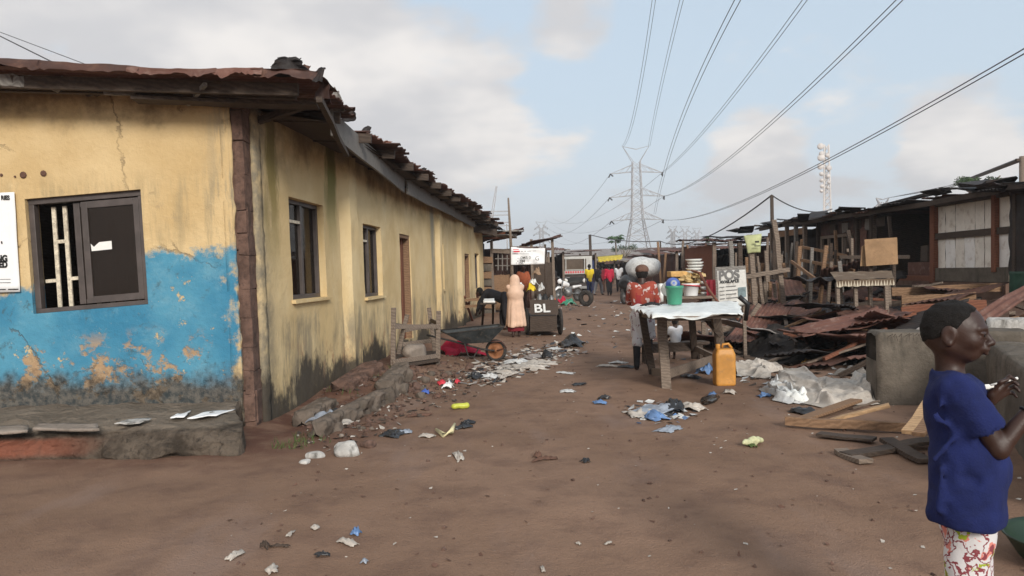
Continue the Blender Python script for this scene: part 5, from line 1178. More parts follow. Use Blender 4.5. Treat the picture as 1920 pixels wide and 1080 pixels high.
sx_=(sq[1]-sq[0]).normalized();sz_=(sq[3]-sq[0]).normalized();SW=(sq[1]-sq[0]).length;SH=(sq[3]-sq[0]).length
text('POS',.185,M['greyprint'],ps,SQ(.08,.672,.026),sx_,sz_,bold=.006,sx=.93);text('AVAILABLE',.058,M['black'],ps,SQ(.11,.585,.024),sx_,sz_,bold=.0025,sx=1.0)
for i in range(5):strokes('print_line',M['greyprint'],ps,[(.05*SW*2,0,.07,.012),(.05*SW*2+.09,.002,.15+.02*(i%2),.013)],SQ(.0,.48-.095*i,.019),sx_,sz_)
strokes('picture_print',simple('teal_print',(.16,.21,.22),.7,.3,12,0),ps,[(.68*SW,.12,.115,.14)],SQ(0,0,.019),sx_,sz_)
for k in(.08,.92):m=MB();m.beam(SQ(k,.5,-.035),V((SQ(k,0).x,SQ(k,0).y+.05,gh(SQ(k,0).x,SQ(k,0).y)-.02)),.045,.04,(0,1,0));m.build('leg',M['wood'],ps)
m=MB();m.tube([A(1386,556,10.5),A(1402,570,10.5),A(1398,600,10.6)],[.035,.035,.03],8);tag(m.build('black_umbrella',M['blackbag'],smooth=True),'furled black umbrella propped in front of the lettered sign','umbrella')
# jerrycan
jc=root('jerrycan',GP(1358,722),'yellow plastic jerrycan standing on the soil by the trading table leg','jerrycan')
jp=GP(1358,722);w2,d2_,h2=.112,.09,.405
m=MB();prof=[(0,0),(.9,0),(.985,.012),(1,.03),(1,.05),(1,.10),(1,.15),(1,.2),(1,.25),(1,.30),(1,.325),(.985,.345),(.94,.362),(.88,.375),(.84,.392),(.80,.402),(.70,.407),(0,.408)];NA=64;vs_=[]
for kx,z in prof:
    for j in range(NA):
        t=2*PI*j/NA;c_,s_=math.cos(t),math.sin(t);e=2/6.5;x=math.copysign(abs(c_)**e,c_);y=math.copysign(abs(s_)**e,s_);g_=1.
        if .04<z<.33:
            for gx in(-.45,0,.45):
                if abs(x-gx)<.05:g_=.965
        vs_.append(jp+V((x*w2*kx,y*d2_*kx*(g_ if abs(y)>.9 else 1),z)))
m.add(vs_,[(i*NA+j,i*NA+(j+1)%NA,(i+1)*NA+(j+1)%NA,(i+1)*NA+j) for i in range(len(prof)-1) for j in range(NA)]);m.build('can_body',M['yellow'],jc,smooth=True)
m=MB();m.tube([jp+V((-.02,0,h2+.01)),jp+V((-.01,0,h2+.045)),jp+V((.05,0,h2+.05)),jp+V((.085,0,h2+.0))],[.014,.014,.014,.016],10);m.build('handle',M['yellow'],jc,smooth=True)
m=MB();m.lathe([(0,.04),(.024,.04),(.026,.03),(.026,0),(.022,-.02)],16,jp+V((-.065,0,h2+.01)));m.build('cap',M['yellow'],jc,smooth=True)
crumple('blue_bag',GP(1322,700),.2,.2,.16,M['bluebag'],'bright blue nylon bag under the trading table by the jerrycan');crumple('blue_bag',GP(1294,708),.3,.12,.05,M['blackbag'],'flat black nylon under the trading table');crumple('white_scrap',GP(1292,690),.16,.1,.06,M['vinyl'],'small white scrap under the trading table','scrap')
# ------------------------------------------------------------ right: row of market shacks
XR=7.9
def RX(u):  # where the sight line of column u meets the shack front
    d=ray(u,500);return XR*d.y/d.x
FL=.93
def shackroot(y,label): return root('market_shack',(XR,y,gh(XR,y)),label,'shack')
def RB(par,y0,y1,z0,z1,name,mat,d=0.,t=.05,x=None,bev=.004,jit=.006):
    m=MB();xx=(XR if x is None else x)-d;m.box((xx,(y0+y1)/2,(z0+z1)/2),(t,abs(y1-y0),z1-z0),jit=jit);return m.build(name,M[mat] if isinstance(mat,str) else mat,par,bevel=bev)
def shroof(par,y0,y1,zf=2.40,mats=('rust_dark','rust_dark','rust'),xo=0.):
    t=y0;k=0
    while t<y1-.05:
        w2=min(rnd(.7,.95),y1-t);xf=7.38+xo+rnd(-.18,.12);a=V((xf,t-.03,zf+rnd(-.02,.05)));b=V((11.2,t,zf-.12+rnd(-.05,.05)))
        corr(a,(0,1,rnd(-.04,.04)),b-a,w2+.08,(b-a).length,nrm=V((0,0,1)),crumple=.05,seed=rnd(0,90),nv=6,ragged=.08).build('roof_sheet',M[mats[k%len(mats)]],par,smooth=True);t+=w2;k+=1
    m=MB();m.beam((7.5,y0,zf-.06),(7.5,y1,zf-.06),.05,.09,jit=.012,n=4);m.build('roof_beam',M['wood_dark'],par)
def shell(par,y0,y1,back='wood_dark'):
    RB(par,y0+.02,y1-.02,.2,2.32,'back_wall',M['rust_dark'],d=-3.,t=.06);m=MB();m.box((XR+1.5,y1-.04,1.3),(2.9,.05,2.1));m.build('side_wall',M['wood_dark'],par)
    m=MB();m.box((XR+1.45,(y0+y1)/2,FL/2-.05),(3.1,y1-y0-.02,FL+.1),jit=.01);m.build('mud_floor',M['mudfloor'],par)
M['mudfloor']=simple('trodden_mud_floor',(.14,.085,.062),.95,.3,3,.6,14,dirt=(.07,.045,.035),obj=False)
# shack with white panels
yA,yB_=RX(1899),RX(1757)
s1=shackroot(13.2,'shack with white painted wall panels and brown timber frame')
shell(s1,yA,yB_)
RB(s1,yA,yB_,FL,1.17,'low_wall','concrete',t=.14)
k=0;t=yA+.02;ym=RX(1872)
M['white_sheet2']=simple('cream_painted_sheet',(.74,.69,.62),.65,.1,2.5,.1,10,dirt=(.42,.34,.28))
while t<yB_-.1:
    w2=min(rnd(.26,.36),yB_-.06-t)
    for z0,z1 in((1.175,1.72),(1.80,2.30)):
        m=MB();ly=rnd(-.02,.02)
        m.grid(6,6,lambda a,b:V((XR-.01+.012*nz((a*2+k,b*3,z0),1),t+.006+(w2-.012)*a,z0+(z1-z0)*b+.006*nz((k,a*4,0),1))),.004);m.build('wall_panel',M['white_sheet'] if (k%5 in(0,3)) and z0<1.5 else M['white_sheet2'],s1)
    t+=w2;k+=1
RB(s1,yA,yB_,1.70,1.81,'rail','wood_dark',d=.045,t=.05);RB(s1,ym-.05,ym+.05,1.1,2.38,'post','wood_red',d=.06,t=.07);RB(s1,yB_-.06,yB_+.08,.9,2.38,'post','wood_red',d=.05,t=.1);RB(s1,yA,yB_,2.29,2.36,'rail','wood_dark',d=.05,t=.05)
shroof(s1,yA-.3,yB_,xo=.32)
# dark shack end and green tarpaulin at the right edge
de=root('shack_end',(7.6,11.5,gh(7.6,11.5)),'dark shack end wall with green tarpaulin hanging low at the frame edge','shack')
y1_=RX(1893)*7.72/7.9
m=MB();m.grid(8,20,lambda a,b:V((7.72+.03*nz((a*3,b*4,2),1),11.0+(y1_-11.0)*a+.05*nz((b*5,1,0),1),1.05+1.22*b)),.01);m.build('wall_panel',M['rust_dark'],de)
m=MB();m.grid(8,14,lambda a,b:V((7.69+.04*nz((a*3,b*4,5),1),10.9+(y1_-10.95)*a,.45+.66*b)),.008);m.build('tarpaulin',simple('dark_green_tarp',(.02,.07,.045),.6,.3,4,.3),de,smooth=True)
post(de,(7.74,y1_-.12,gh(7.6,y1_)),1.8,.08,'wood_dark',lean=.01);rooft(de,7.2,10.5,10.2,y1_+.05,2.34,2.3,['rust_dark'],crum=.06)
for i in range(3):
    crumple_p=V((7.35+rnd(-.15,.2),11.3+rnd(-.3,.5),2.35+.02*i))
    m=MB();m.box(crumple_p,(.7,.3,.03),Matrix.Rotation(rnd(-.6,.6),3,'Z')@Matrix.Rotation(rnd(-.08,.08),3,'Y'),jit=.05);m.build('roof_scrap',M['rust_dark'],de)
# open dark shack
yC=RX(1640);s2=shackroot(15.6,'dark open-fronted shack with a hollow black interior')
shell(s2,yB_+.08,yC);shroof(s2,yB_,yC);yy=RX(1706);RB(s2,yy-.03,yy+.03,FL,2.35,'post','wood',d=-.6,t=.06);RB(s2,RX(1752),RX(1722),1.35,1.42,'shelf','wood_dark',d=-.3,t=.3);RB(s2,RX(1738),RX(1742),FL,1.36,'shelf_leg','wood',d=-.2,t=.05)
RB(s2,RX(1751),RX(1738),1.3,1.6,'door_board','wood_dark',d=.1,t=.04);RB(s2,yB_+.1,yC,FL-.02,FL+.10,'threshold','wood_red',d=.02,t=.12);RB(s2,RX(1752),RX(1690),FL+.1,FL+.36,'counter_front','rust_red',d=-.15,t=.04)
RB(s2,yC-.06,yC+.06,.9,2.36,'post','wood',d=.02,t=.09);RB(s2,RX(1722),RX(1712),2.1,2.28,'light_panel','concrete_pale',d=-.4,t=.03)
# corrugated shack with empty window frames
yD=RX(1535);s3=shackroot(18.4,'brown corrugated shack with rows of empty wooden window frames')
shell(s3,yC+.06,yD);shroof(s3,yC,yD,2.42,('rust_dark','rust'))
wa,wb_=RX(1600),RX(1545)
for (a,b,z0,z1,mt) in((yC+.06,wa,FL,2.34,'rust'),(wb_,yD,FL,2.34,'rust'),(wa,wb_,1.95,2.34,'rust'),(wa,wb_,FL,1.35,'rust_dark'),(RX(1628),RX(1612),1.35,2.1,'rust_red')):
    panel(s3,(XR-(.03 if mt=='rust_red' else 0),a,z0),(XR-(.03 if mt=='rust_red' else 0),b,z0),z1-z0,M[mt])
for k in range(5):
    yk=wa+(wb_-wa)*k/4;RB(s3,yk-.04,yk+.04,1.3,2.0,'window_post','wood',d=.04,t=.06)
RB(s3,wa,wb_,1.30,1.37,'sill','wood',d=.06,t=.08);RB(s3,wa,wb_,1.93,2.0,'lintel','wood',d=.06,t=.06)
for u in(1640,1612,1538):yk=RX(u);RB(s3,yk-.05,yk+.05,.8,2.36,'post','wood_dark',d=.05,t=.08)
for i in range(5):
    yk=RX(1655-i*22);m=MB();m.box((XR-.05,yk,2.15),(.02,.35,.2),jit=.03);m.build('patch_board',M['wood_grey' if i%2 else 'wood_dark'],s3)
# dark shack at the far end of the near row
yE=RX(1450);s4=shackroot(21.5,'long dark shack with low brown eaves board behind the post frame')
shell(s4,yD,yE);shroof(s4,yD,yE,2.46,('rust_dark','rust_pale','rust_dark'));panel(s4,(XR,yD,FL-.1),(XR,yD+1.7,FL-.1),1.4,M['rust_dark']);RB(s4,yD,yE-.5,2.1,2.26,'eaves_board','wood_mid',d=.3,t=.04)
for u in(1535,1518,1500,1470):yk=RX(u);RB(s4,yk-.06,yk+.06,.6,2.4,'post','wood' if u!=1518 else 'wood_grey',d=.35,t=.08)
RB(s4,RX(1530),RX(1524),1.0,1.95,'upright_board','paper',d=.3,t=.03)
# roof-top debris makes the ragged edge
for i in range(26):
    y=rnd(12,26);m=MB();m.box((7.42+rnd(-.15,.3),y,2.46+rnd(0,.04)),(rnd(.2,.5),rnd(.3,1.0),.02),Matrix.Rotation(rnd(-.5,.5),3,'Z')@Matrix.Rotation(rnd(-.25,.25),3,'X'),jit=.05)
    par=s1 if y<yB_ else s2 if y<yC else s3 if y<yD else s4;m.build('roof_scrap',M['rust_dark'],par)
# brown earth bank and boards in front of the shacks
for i,(u0,v0,u1,v1,Y,h_,mt) in enumerate([(1690,566,1830,560,11.6,.18,'wood_mid'),(1672,548,1890,538,12.6,.14,'wood_mid'),(1715,538,1768,529,12.2,.03,'wood'),(1690,585,1850,572,10.8,.16,'wood_red'),(1560,577,1690,570,12.2,.12,'wood_dark')]):
    a,b=A(u0,v0,Y),A(u1,v1,Y-.3);m=MB();m.beam(a,b,.05,h_,jit=.012,n=5);tag(m.build('loose_board',M[mt],bevel=.004),['broad brown board lying below the white panels','long brown board along the foot of the white-panelled shack','thin pale lath on top of the long brown board','red-brown board behind the head of the boy','dark board under the stall with the patterned cloth'][i],'board')
m=MB()
def bankf(a,b):
    y=8.9+9*a;x=6.0+2.2*b-.3*sm(.5,1,a);z=gh(x,y)-.05+ .28*sm(0,.8,b)*(.75+.5*fbm((x,y,0),1.4,4))+.05*fbm((x,y,1),4,7);return V((x,y,z))
m.grid(60,20,bankf);tag(m.build('earth_bank',M['mudfloor'],smooth=True),kind='structure')
# ------------------------------------------------------------ stall with patterned cloth, cardboard
pt=root('market_stall',A(1590,600,11.6),'rickety stall with pale patterned cloth edge and thin legs in front of the shacks','stall')
cq=[A(1568,526,11.4),A(1676,522,11.2),A(1672,508,12.0),A(1556,510,12.2)]
mn=N('patterned_stall_cloth');X=mn.sep(mn.P);uu=mn.math('ADD',mn.math('MULTIPLY',X[0],26.),mn.math('MULTIPLY',X[1],1.));fr=mn.math('ABSOLUTE',mn.math('SUBTRACT',mn.math('FRACT',uu),.5))
band=mn.mr(mn.math('SUBTRACT',fr,mn.math('MULTIPLY',mn.math('SUBTRACT',X[2],1.0),5.)),.22,.26)
colr_=mn.mix(band,(.13,.09,.06),(.52,.46,.36));cm=mn.bsdf(mn.mix(mn.mr(mn.noise(mn.P,5,5),.5,.7,0,.5),colr_,(.3,.24,.17)),.9,mn.bump(mn.noise(mn.P,14,4),.5,.02))
m=MB();m.grid(30,8,lambda a,b:cq[0].lerp(cq[1],a).lerp(cq[3].lerp(cq[2],a),b)+V((0,0,.015*fbm((a*3,b*2,0),2,2))));m.grid(30,5,lambda a,b:cq[0].lerp(cq[1],a)+V((0,-.012-.012*math.sin(a*40)*b,.0-.095*b-.015*nz((a*5,0,0),2))));m.build('stall_cloth',cm,pt,smooth=True)
for(u,v,Y) in((1572,530,11.4),(1606,532,11.4),(1634,534,11.5),(1664,530,11.2),(1578,520,12.1),(1668,520,11.9)):
    a=A(u,v,Y);m=MB();m.beam(V((a.x+.02,a.y,gh(a.x,a.y)-.03)),a+V((0,.05,-.0)),.05,.05,(0,1,0),jit=.006,n=2);m.build('leg',M['wood'],pt,bevel=.003)
m=MB();m.beam(A(1570,535,11.45),A(1672,530,11.25),.03,.06);m.build('rail',M['wood_dark'],pt)
m=MB();qa,qb=A(1502,520,12.),A(1572,520,11.8);m.grid(16,10,lambda a,b:qa.lerp(qb,a)+V((0,.8*b,.10*(1-b)*nz((a*3,b*2,4),1)-.05*math.sin(a*PI)+.015*nz((a*6,b*6,1),1))),.01);m.build('roof_scrap',M['rust_dark'],pt)
cb_=root('cardboard_sheet',A(1648,500,12.6),'big brown cardboard sheet held up on thin posts behind the patterned stall','cardboard')
q=[A(1624,499,12.6),A(1684,495,12.5),A(1682,445,12.55),A(1621,449,12.65)]
m=MB();m.grid(10,10,lambda a,b:q[0].lerp(q[1],a).lerp(q[3].lerp(q[2],a),b)+V((0,.01*nz((a*2,b*2,0),1),0)),.02);m.build('cardboard_panel',M['card'],cb_)
m=MB();q2=[A(1613,499,12.7),A(1628,499,12.66),A(1628,455,12.66),A(1616,462,12.7)];m.grid(6,6,lambda a,b:q2[0].lerp(q2[1],a).lerp(q2[3].lerp(q2[2],a),b)+V((0,.02*a,0)),.012);m.build('cardboard_flap',M['card'],cb_)
for u in(1632,1676):a=A(u,470,12.72);m=MB();m.beam(V((a.x,12.72,gh(a.x,12.7))),a,.05,.04,(0,1,0));m.build('post',M['wood_dark'],cb_)
# ------------------------------------------------------------ post frame with hanging yellow bag
fr_=root('post_frame',GP(1450,640),'leaning frame of grey wooden posts and rails beside the lettered sign','frame')
def pst(u0,v0,u1,v1,Y0,w_=.09,mt='wood',nm='post',Y1=None):
    a=A(u0,v0,Y0) ;b=A(u1,v1,Y1 or Y0);m=MB();m.beam(a,b,w_,w_*.85,(0,1,0),jit=.008,n=5);m.build(nm,M[mt],fr_,bevel=.004)
g=GP(1421,645);a=A(1406,440,g.y+.05);m=MB();m.beam(g+V((0,0,-.05)),a,.08,.07,(0,1,0),jit=.008,n=5);m.build('post',M['wood'],fr_,bevel=.004)
g2=GP(1478,642);a2=A(1452,412,g2.y);m=MB();m.beam(g2+V((0,0,-.05)),a2,.075,.07,(0,1,0),jit=.01,n=6);m.build('post',M['wood'],fr_,bevel=.004)
pst(1396,520,1480,505,12.9,.07,'wood','rail');pst(1350,618,1486,600,12.6,.09,'wood','rail');pst(1380,640,1424,570,12.5,.07,'wood','brace');pst(1424,520,1430,570,12.95,.05,'wood','post');pst(1412,470,1420,640,13.6,.07,'wood_dark','post');pst(1340,640,1420,648,12.3,.09,'wood','rail')
pst(1386,455,1390,520,14.5,.08,'wood_dark','post');pst(1370,452,1376,560,15.,.08,'wood_grey','post');pst(1436,470,1440,545,15.,.07,'wood','post')
for i in range(8):pst(1398+i*9,528+rnd(-3,4),1400+i*9,560+rnd(-6,8),13.2,.05,'wood_mid' if i%2 else 'wood','slat')
bg_=root('hanging_bag',A(1412,474,12.85),'pale yellow-green bag with small dark print hanging from the post frame','bag')
q=[A(1402,475,12.85),A(1426,473,12.85),A(1428,438,12.9),A(1395,442,12.9)]
m=MB();m.grid(12,12,lambda a,b:q[0].lerp(q[1],a).lerp(q[3].lerp(q[2],a),b)+V((0,-.05*math.sin(a*PI)*math.sin(b*PI)+.02*nz((a*3,b*3,1),1),0)),.02);m.build('bag_body',simple('pale_lime_bag',(.42,.44,.23),.7,.15,5,.3,20),bg_,smooth=True)
strokes('small_print',M['black'],bg_,[(.12,.17,.07,.03),(.11,.11,.10,.015)],A(1402,475,12.75),(1,0,0),(0,0,1))
# ------------------------------------------------------------ collapsed roofs: heap of sheets and timber
m=MB()
def heapf(a,b):
    x=3.15+3.5*a;y=9.6+5.2*b;e=sm(0,.22,a)*sm(1,.8,a)*sm(0,.3,b)*sm(1,.75,b);z=gh(x,y)-.04+.34*e*(.7+.6*abs(fbm((x,y,2),1.1,3)))+.09*e*fbm((x,y,2),4,5);return V((x,y,z))
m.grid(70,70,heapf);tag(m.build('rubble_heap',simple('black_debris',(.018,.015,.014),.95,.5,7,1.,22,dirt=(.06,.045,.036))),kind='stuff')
HS='sheets collapsed in the rubble heap'
def qs(p00,p10,p01,mat,label,amp=.014,crum=.05,seed=None,group=None,ragged=.06):
    p00=V(p00);p10=V(p10);p01=V(p01);ud=p10-p00;vd=p01-p00;n_=ud.cross(vd).normalized()
    if n_.z<0:n_=-n_
    o=corr(p00,ud,vd,ud.length,vd.length,amp=amp,crumple=crum,seed=rnd(0,99) if seed is None else seed,nrm=n_,nv=10,ragged=ragged).build('roof_sheet',M[mat],smooth=True)
    return tag(o,label,'roof sheet',group)
Q=A
qs(Q(1352,645,11.5),Q(1442,640,11.7),Q(1412,570,12.9),'rust_red','striped rusty red sheet leaning behind the jerrycan, ribs running uphill')
qs(Q(1340,628,12.6),Q(1392,620,12.8),Q(1400,585,13.2),'rust_pale','pale zinc sheet half hidden behind the striped rusty sheet')
qs(Q(1484,626,11.),Q(1560,622,11.2),Q(1592,598,12.4),'rust_red','flat reddish sheet on the heap just right of the tall leaning post')
qs(Q(1560,650,10.2),Q(1690,598,10.9),Q(1600,622,11.8),'rust_red','long reddish sheet sloping up towards the pale concrete block')
qs(Q(1585,672,9.),Q(1700,668,8.9),Q(1690,640,9.8),'rust_red','brown-red sheet low on the heap beside the concrete block')
qs(Q(1490,655,10.4),Q(1560,650,10.4),Q(1555,630,11.2),'rust_dark','black sheet lying low between the two reddish sheets')
qs(Q(1520,605,12.4),Q(1640,590,12.2),Q(1550,570,13.4),'rust_dark','crumpled black sheet crowning the heap',crum=.12)
qs(Q(1600,600,11.8),Q(1700,585,11.4),Q(1690,570,12.4),'rust_dark','buckled black sheet beside the crowning one',crum=.12)
qs(Q(1640,640,9.4),Q(1722,590,9.8),Q(1740,612,9.2),'rust_dark','dark sheet tilted against the concrete block')
qs(Q(1690,575,11.2),Q(1800,560,11.),Q(1790,545,12.),'rust','rust-brown sheet lying flat before the earth bank')
qs(Q(1800,606,8.0),Q(1845,612,7.9),Q(1935,528,8.6),'rust_red','red rusty sheet slanting up behind the white-topped block')
qs(Q(1480,690,9.5),Q(1560,684,9.4),Q(1550,664,10.2),'rust','thin rusty sheet flat on the soil at the near edge of the heap',crum=.03)
qs(Q(1420,665,11.),Q(1500,660,10.8),Q(1490,640,11.8),'rust','rusty sheet flat on the ground behind the jerrycan',crum=.03)
qs(Q(1690,632,8.9),Q(1730,628,8.8),Q(1735,600,9.2),'rust_pale','narrow pale strip of sheet standing beside the dark tilted sheet')
for i in range(48):
    x=rnd(3.5,6.6);y=rnd(9.7,14.5);b=rnd(.25,.6);th=rnd(0,6.28);a_=rnd(-.45,.45);e=V((math.cos(th),math.sin(th),math.sin(a_)*.6));f_=V((-math.sin(th),math.cos(th),rnd(-.3,.3)));z=gh(x,y)+rnd(.12,.62)*sm(3.2,4.4,x)
    qs(V((x,y,z)),V((x,y,z))+e*rnd(.35,.9),V((x,y,z))+f_*rnd(.5,1.3),random.choice(['rust_dark','rust_red','rust','rust_pale','rust_dark','rust_red','rust']),'buckled roof sheet among many in the dark rubble heap',crum=.09,group='buckled sheets of the rubble heap')
for i in range(85):
    x=rnd(3.4,6.9);y=rnd(9.3,13.5);z=gh(x,y)+rnd(.04,.5)*sm(3.2,4.6,x);th=rnd(0,6.28);l_=rnd(.5,1.6);d=V((math.cos(th),math.sin(th),rnd(-.45,.45)))*l_/2;c_=V((x,y,z))
    m=MB();m.beam(c_-d,c_+d,rnd(.03,.07),rnd(.02,.05),jit=.008,n=3);tag(m.build('broken_timber',M[random.choice(['wood','wood_dark','wood_dark','wood_red','wood_mid'])]),'broken roof timber stuck in the dark rubble heap','timber','broken timbers of the rubble heap')
def plank(p,q,w_,t_,mat,label,cat='plank',jit=.006,up=(0,0,1)):
    m=MB();m.beam(p,q,w_,t_,up,jit=jit,n=4);return tag(m.build('loose_plank',M[mat],bevel=.003),label,cat)
plank(GP(1575,708,.02),A(1700,640,8.4),.07,.06,'wood_dark','black timber slanting from the white sacks up to the concrete block')
plank(GP(1630,700,.04),A(1655,660,8.9),.06,.06,'wood_dark','short black stick crossing the black slanting timber')
plank(GP(1388,662,.05),GP(1500,652,.05),.1,.05,'wood','grey plank flat on the ground behind the jerrycan')
crumple('yellow_foam',GP(1512,684),.28,.12,.08,simple('mustard_foam',(.45,.27,.09),.8,.2,8,.3),'mustard foam lump at the near edge of the rubble heap','foam')
for i in range(52):
    y=rnd(14.2,22);x=rnd(5.9,7.5);z0=gh(x,y);h=rnd(.7,1.75);p=V((x,y,z0-.03));m=MB();m.beam(p,p+V((rnd(-.22,.22),rnd(-.22,.22),h)),rnd(.04,.075),rnd(.035,.06),(0,1,0),jit=.007,n=4);tag(m.build('standing_post',M[random.choice(['wood','wood_dark','wood_grey','wood_dark','wood_mid'])]),'leftover wooden post standing among the wrecked stalls','post','leftover posts of the wrecked stalls')
for i in range(16):
    y=rnd(13.5,21);x=rnd(5.8,7.3);z0=gh(x,y)+rnd(.35,1.2);th=rnd(-.5,.5)+PI/2;d=V((math.cos(th),math.sin(th),rnd(-.25,.25)))*rnd(.4,1.);m=MB();m.beam(V((x,y,z0))-d,V((x,y,z0))+d,.035,.06,jit=.006,n=3);tag(m.build('stall_rail',M[random.choice(['wood','wood_dark','wood_mid'])]),'loose wooden rail across the posts of the wrecked stalls','rail','loose rails of the wrecked stalls')
for i in range(30):
    y=rnd(14.4,20);x=rnd(5.,7.0);z0=gh(x,y)+rnd(.05,.65);th=rnd(0,6.28)
    qs(V((x,y,z0)),V((x,y,z0))+V((math.cos(th),math.sin(th),rnd(-.3,.3)))*rnd(.4,.8),V((x,y,z0))+V((-math.sin(th),math.cos(th),rnd(-.7,.7)))*rnd(.4,.85),random.choice(['rust_dark','rust','rust_dark']),'torn tin sheet caught among the wrecked stall posts',crum=.09,group='torn sheets of the wrecked stalls')
# ------------------------------------------------------------ concrete walls by the boy
def conc(name,pts,z1,th,mat,label,cat,seed=0):
    """stout cast wall along pts with worn, rounded edges"""
    r=MB();a,b=V(pts[0]),V(pts[1]);d=(b-a);Ln=d.length;d.normalize();s_=V((-d.y,d.x,0));prof=[(0,-.15),(0,.2),(0,.55),(.005,.85),(.02,.95),(.06,1.),(.5,1.02),(.94,1.),(.98,.95),(1.,.85),(1,.2),(1,-.15)]
    def f(t,q):
        k=q*(len(prof)-1);i=min(int(k),len(prof)-2);x,z=[prof[i][j]+(prof[i+1][j]-prof[i][j])*(k-i) for j in(0,1)]
        e=min(t,1-t)*Ln;rd=0 if e>.04 else (1-math.sqrt(max(0,1-(1-e/.04)**2)))*.03
        zz_=z1[0]+(z1[1]-z1[0])*t
        p=a+d*(t*Ln)+s_*(x*th+ (rd if x<.5 else -rd));p.z=zz_*z-(rd if z>.8 else 0);n_=fbm((p.x,p.y,p.z+seed),3,seed)*.02+fbm((p.x,p.y,p.z),12,seed)*.007;p+=-s_*n_*(1 if x<.5 else -1);p.z+=n_*.8 if z>.9 else 0;return p
    m=MB();m.grid(50,40,f)
    n0=len(m.v)
    for t in(0,1):m.grid(1,20,lambda aa,bb,t=t:(f(t,0).lerp(f(t,1),aa) if bb==0 else V((f(t,0).lerp(f(t,1),aa).x,f(t,0).lerp(f(t,1),aa).y,f(t,.2).z*bb))))
    return tag(m.build(name,mat,smooth=True),label,cat)
pa=A(1644,625,7.0);pbb=A(1800,618,6.6)
conc('concrete_wall',[(pa.x,7.0,0),(4.55,6.7,0)],(pa.z,pa.z+.0),.5,M['concrete'],'low stained concrete wall with rounded corner behind the boy','wall',1)
pc,pdn=A(1770,655,6.45),A(1990,712,4.0)
conc('concrete_wall',[(4.05,6.6,0),(2.75,3.75,0)],(.60,.56),.35,M['concrete'],'dark concrete channel wall running towards the viewer beside the boy','wall',4)
pw0,pw1=A(1840,600,7.6),A(1960,590,7.2)
conc('concrete_block',[(pw0.x,7.5,0),(pw1.x+.4,7.1,0)],(A(1850,601,7.5).z,A(1900,597,7.3).z),.4,M['concrete_pale'],'whitewashed concrete block with black streaks behind the channel wall','block',7)
m=MB()
for u in(1852,1868,1878,1893,1906):
    a=A(u,682+rnd(-3,6),6.9);m2=MB();m2.tube([a,a+V((rnd(-.02,.02),0,.06)),a+V((rnd(-.03,.03),-.02,rnd(.1,.15)))],.004,5);tag(m2.build('bent_nail_rod',M['rubber']),'thin bent rod sticking up before the whitewashed block','rod','bent rods before the whitewashed block')
for i in range(12):
    u=1668+i*9+rnd(-3,3);a=A(u,627,6.95);a.z=pa.z-.03;m2=MB();m2.tube([a,a+V((rnd(-.02,.02),-.06,.03)),a+V((rnd(-.03,.03),-.09,-.03))],.0025,5);tag(m2.build('dry_stalk',M['wood_dark']),'dry stalk stuck on top of the stained concrete wall','stalk','dry stalks on the concrete wall')
bs=root('green_basin',V((2.34,3.2,0)),'dark green plastic basin on the ground behind the boy','basin')
m=MB();m.lathe([(0,0),(.18,0),(.2,.02),(.25,.10),(.265,.115),(.26,.122),(.24,.105),(.19,.03),(0,.03)],40,(2.34,3.2,.01));m.build('basin_body',simple('dark_green_plastic',(.012,.03,.014),.45,.2,3,.05,spec=.5),bs,smooth=True)
# ------------------------------------------------------------ planks in front
plank(GP(1490,798,.03),GP(1606,762,.06),.11,.025,'wood_mid','brown weathered plank on the soil beside the yellow-brown batten')
plank(GP(1548,803,.05),A(1668,760,5.9),.07,.03,'wood_fresh','clean yellow-brown batten lying across the dark frame')
plank(GP(1472,801,.05),GP(1740,815,.05),.05,.07,'wood_mid','long dark-edged plank lying crosswise nearest the yellow battens')
plank(A(1702,812,5.0),A(1762,722,5.6),.07,.03,'wood_fresh','yellow-brown batten leaning up behind the boy')
plank(A(1722,814,4.95),A(1775,745,5.4),.075,.03,'wood_mid','brown batten leaning next to the yellow-brown one behind the boy')
plank(GP(1535,820,.03),GP(1640,832,.03),.12,.02,'wood_dark','dark splintered board under the long crosswise plank')
plank(GP(1585,860,.02),GP(1750,838,.05),.12,.03,'wood_dark','dark board at the front of the timber pile')
plank(GP(1575,850,.02),GP(1625,872,.02),.1,.03,'wood','grey short board end at the front of the timber pile')
plank(GP(1660,835,.04),GP(1735,872,.03),.1,.03,'wood_dark','dark board pointing towards the viewer under the timber pile')
plank(GP(1600,770,.02),A(1650,752,6.6),.03,.02,'wood','thin stick with dark knob beside the white sacks')
rock(GP(1690,808,0),.05,M['concrete_pale'],'pale stone chip between battens and boy',seed=61)
# ------------------------------------------------------------ sacks and nearby litter
def sackq(name,cs,hgt,mat,label,seed,n=70,cat='sack'):
    q=[V(c) for c in cs];m=MB()
    def f(a,b):
        p=q[0].lerp(q[1],a).lerp(q[3].lerp(q[2],a),b);p+=V((.10*nz((a*3,b*3,seed),1.2),.10*nz((a*3,b*3,seed+5),1.2),0))
        env=sm(0,.12,a)*sm(1,.9,a)*sm(0,.15,b)*sm(1,.85,b)
        R1=lambda v:max(0.,1-2.6*abs(v))**1.5
        z=hgt*env*(.2+.55*abs(nz((a*2.2,b*2.2,seed),1.4)))+env**.5*(.050*R1(nz((a*1.6+b*1.2,b*2.8-a,seed+2),1.5))+.026*R1(nz((a*2.4-b*2.,b*4.5,seed+4),1.5))+.006*nz((a*9,b*9,seed+6),1.5))+.012
        return V((p.x,p.y,gh(p.x,p.y)+z))
    m.grid(n,n,f,.003);return tag(m.build(name,mat,smooth=True),label,cat)
sackq('white_sack',[GP(1425,735),GP(1560,768),GP(1650,752),GP(1470,690)],.16,M['sack'],'largest crumpled off-white sack beside the concrete wall',3)
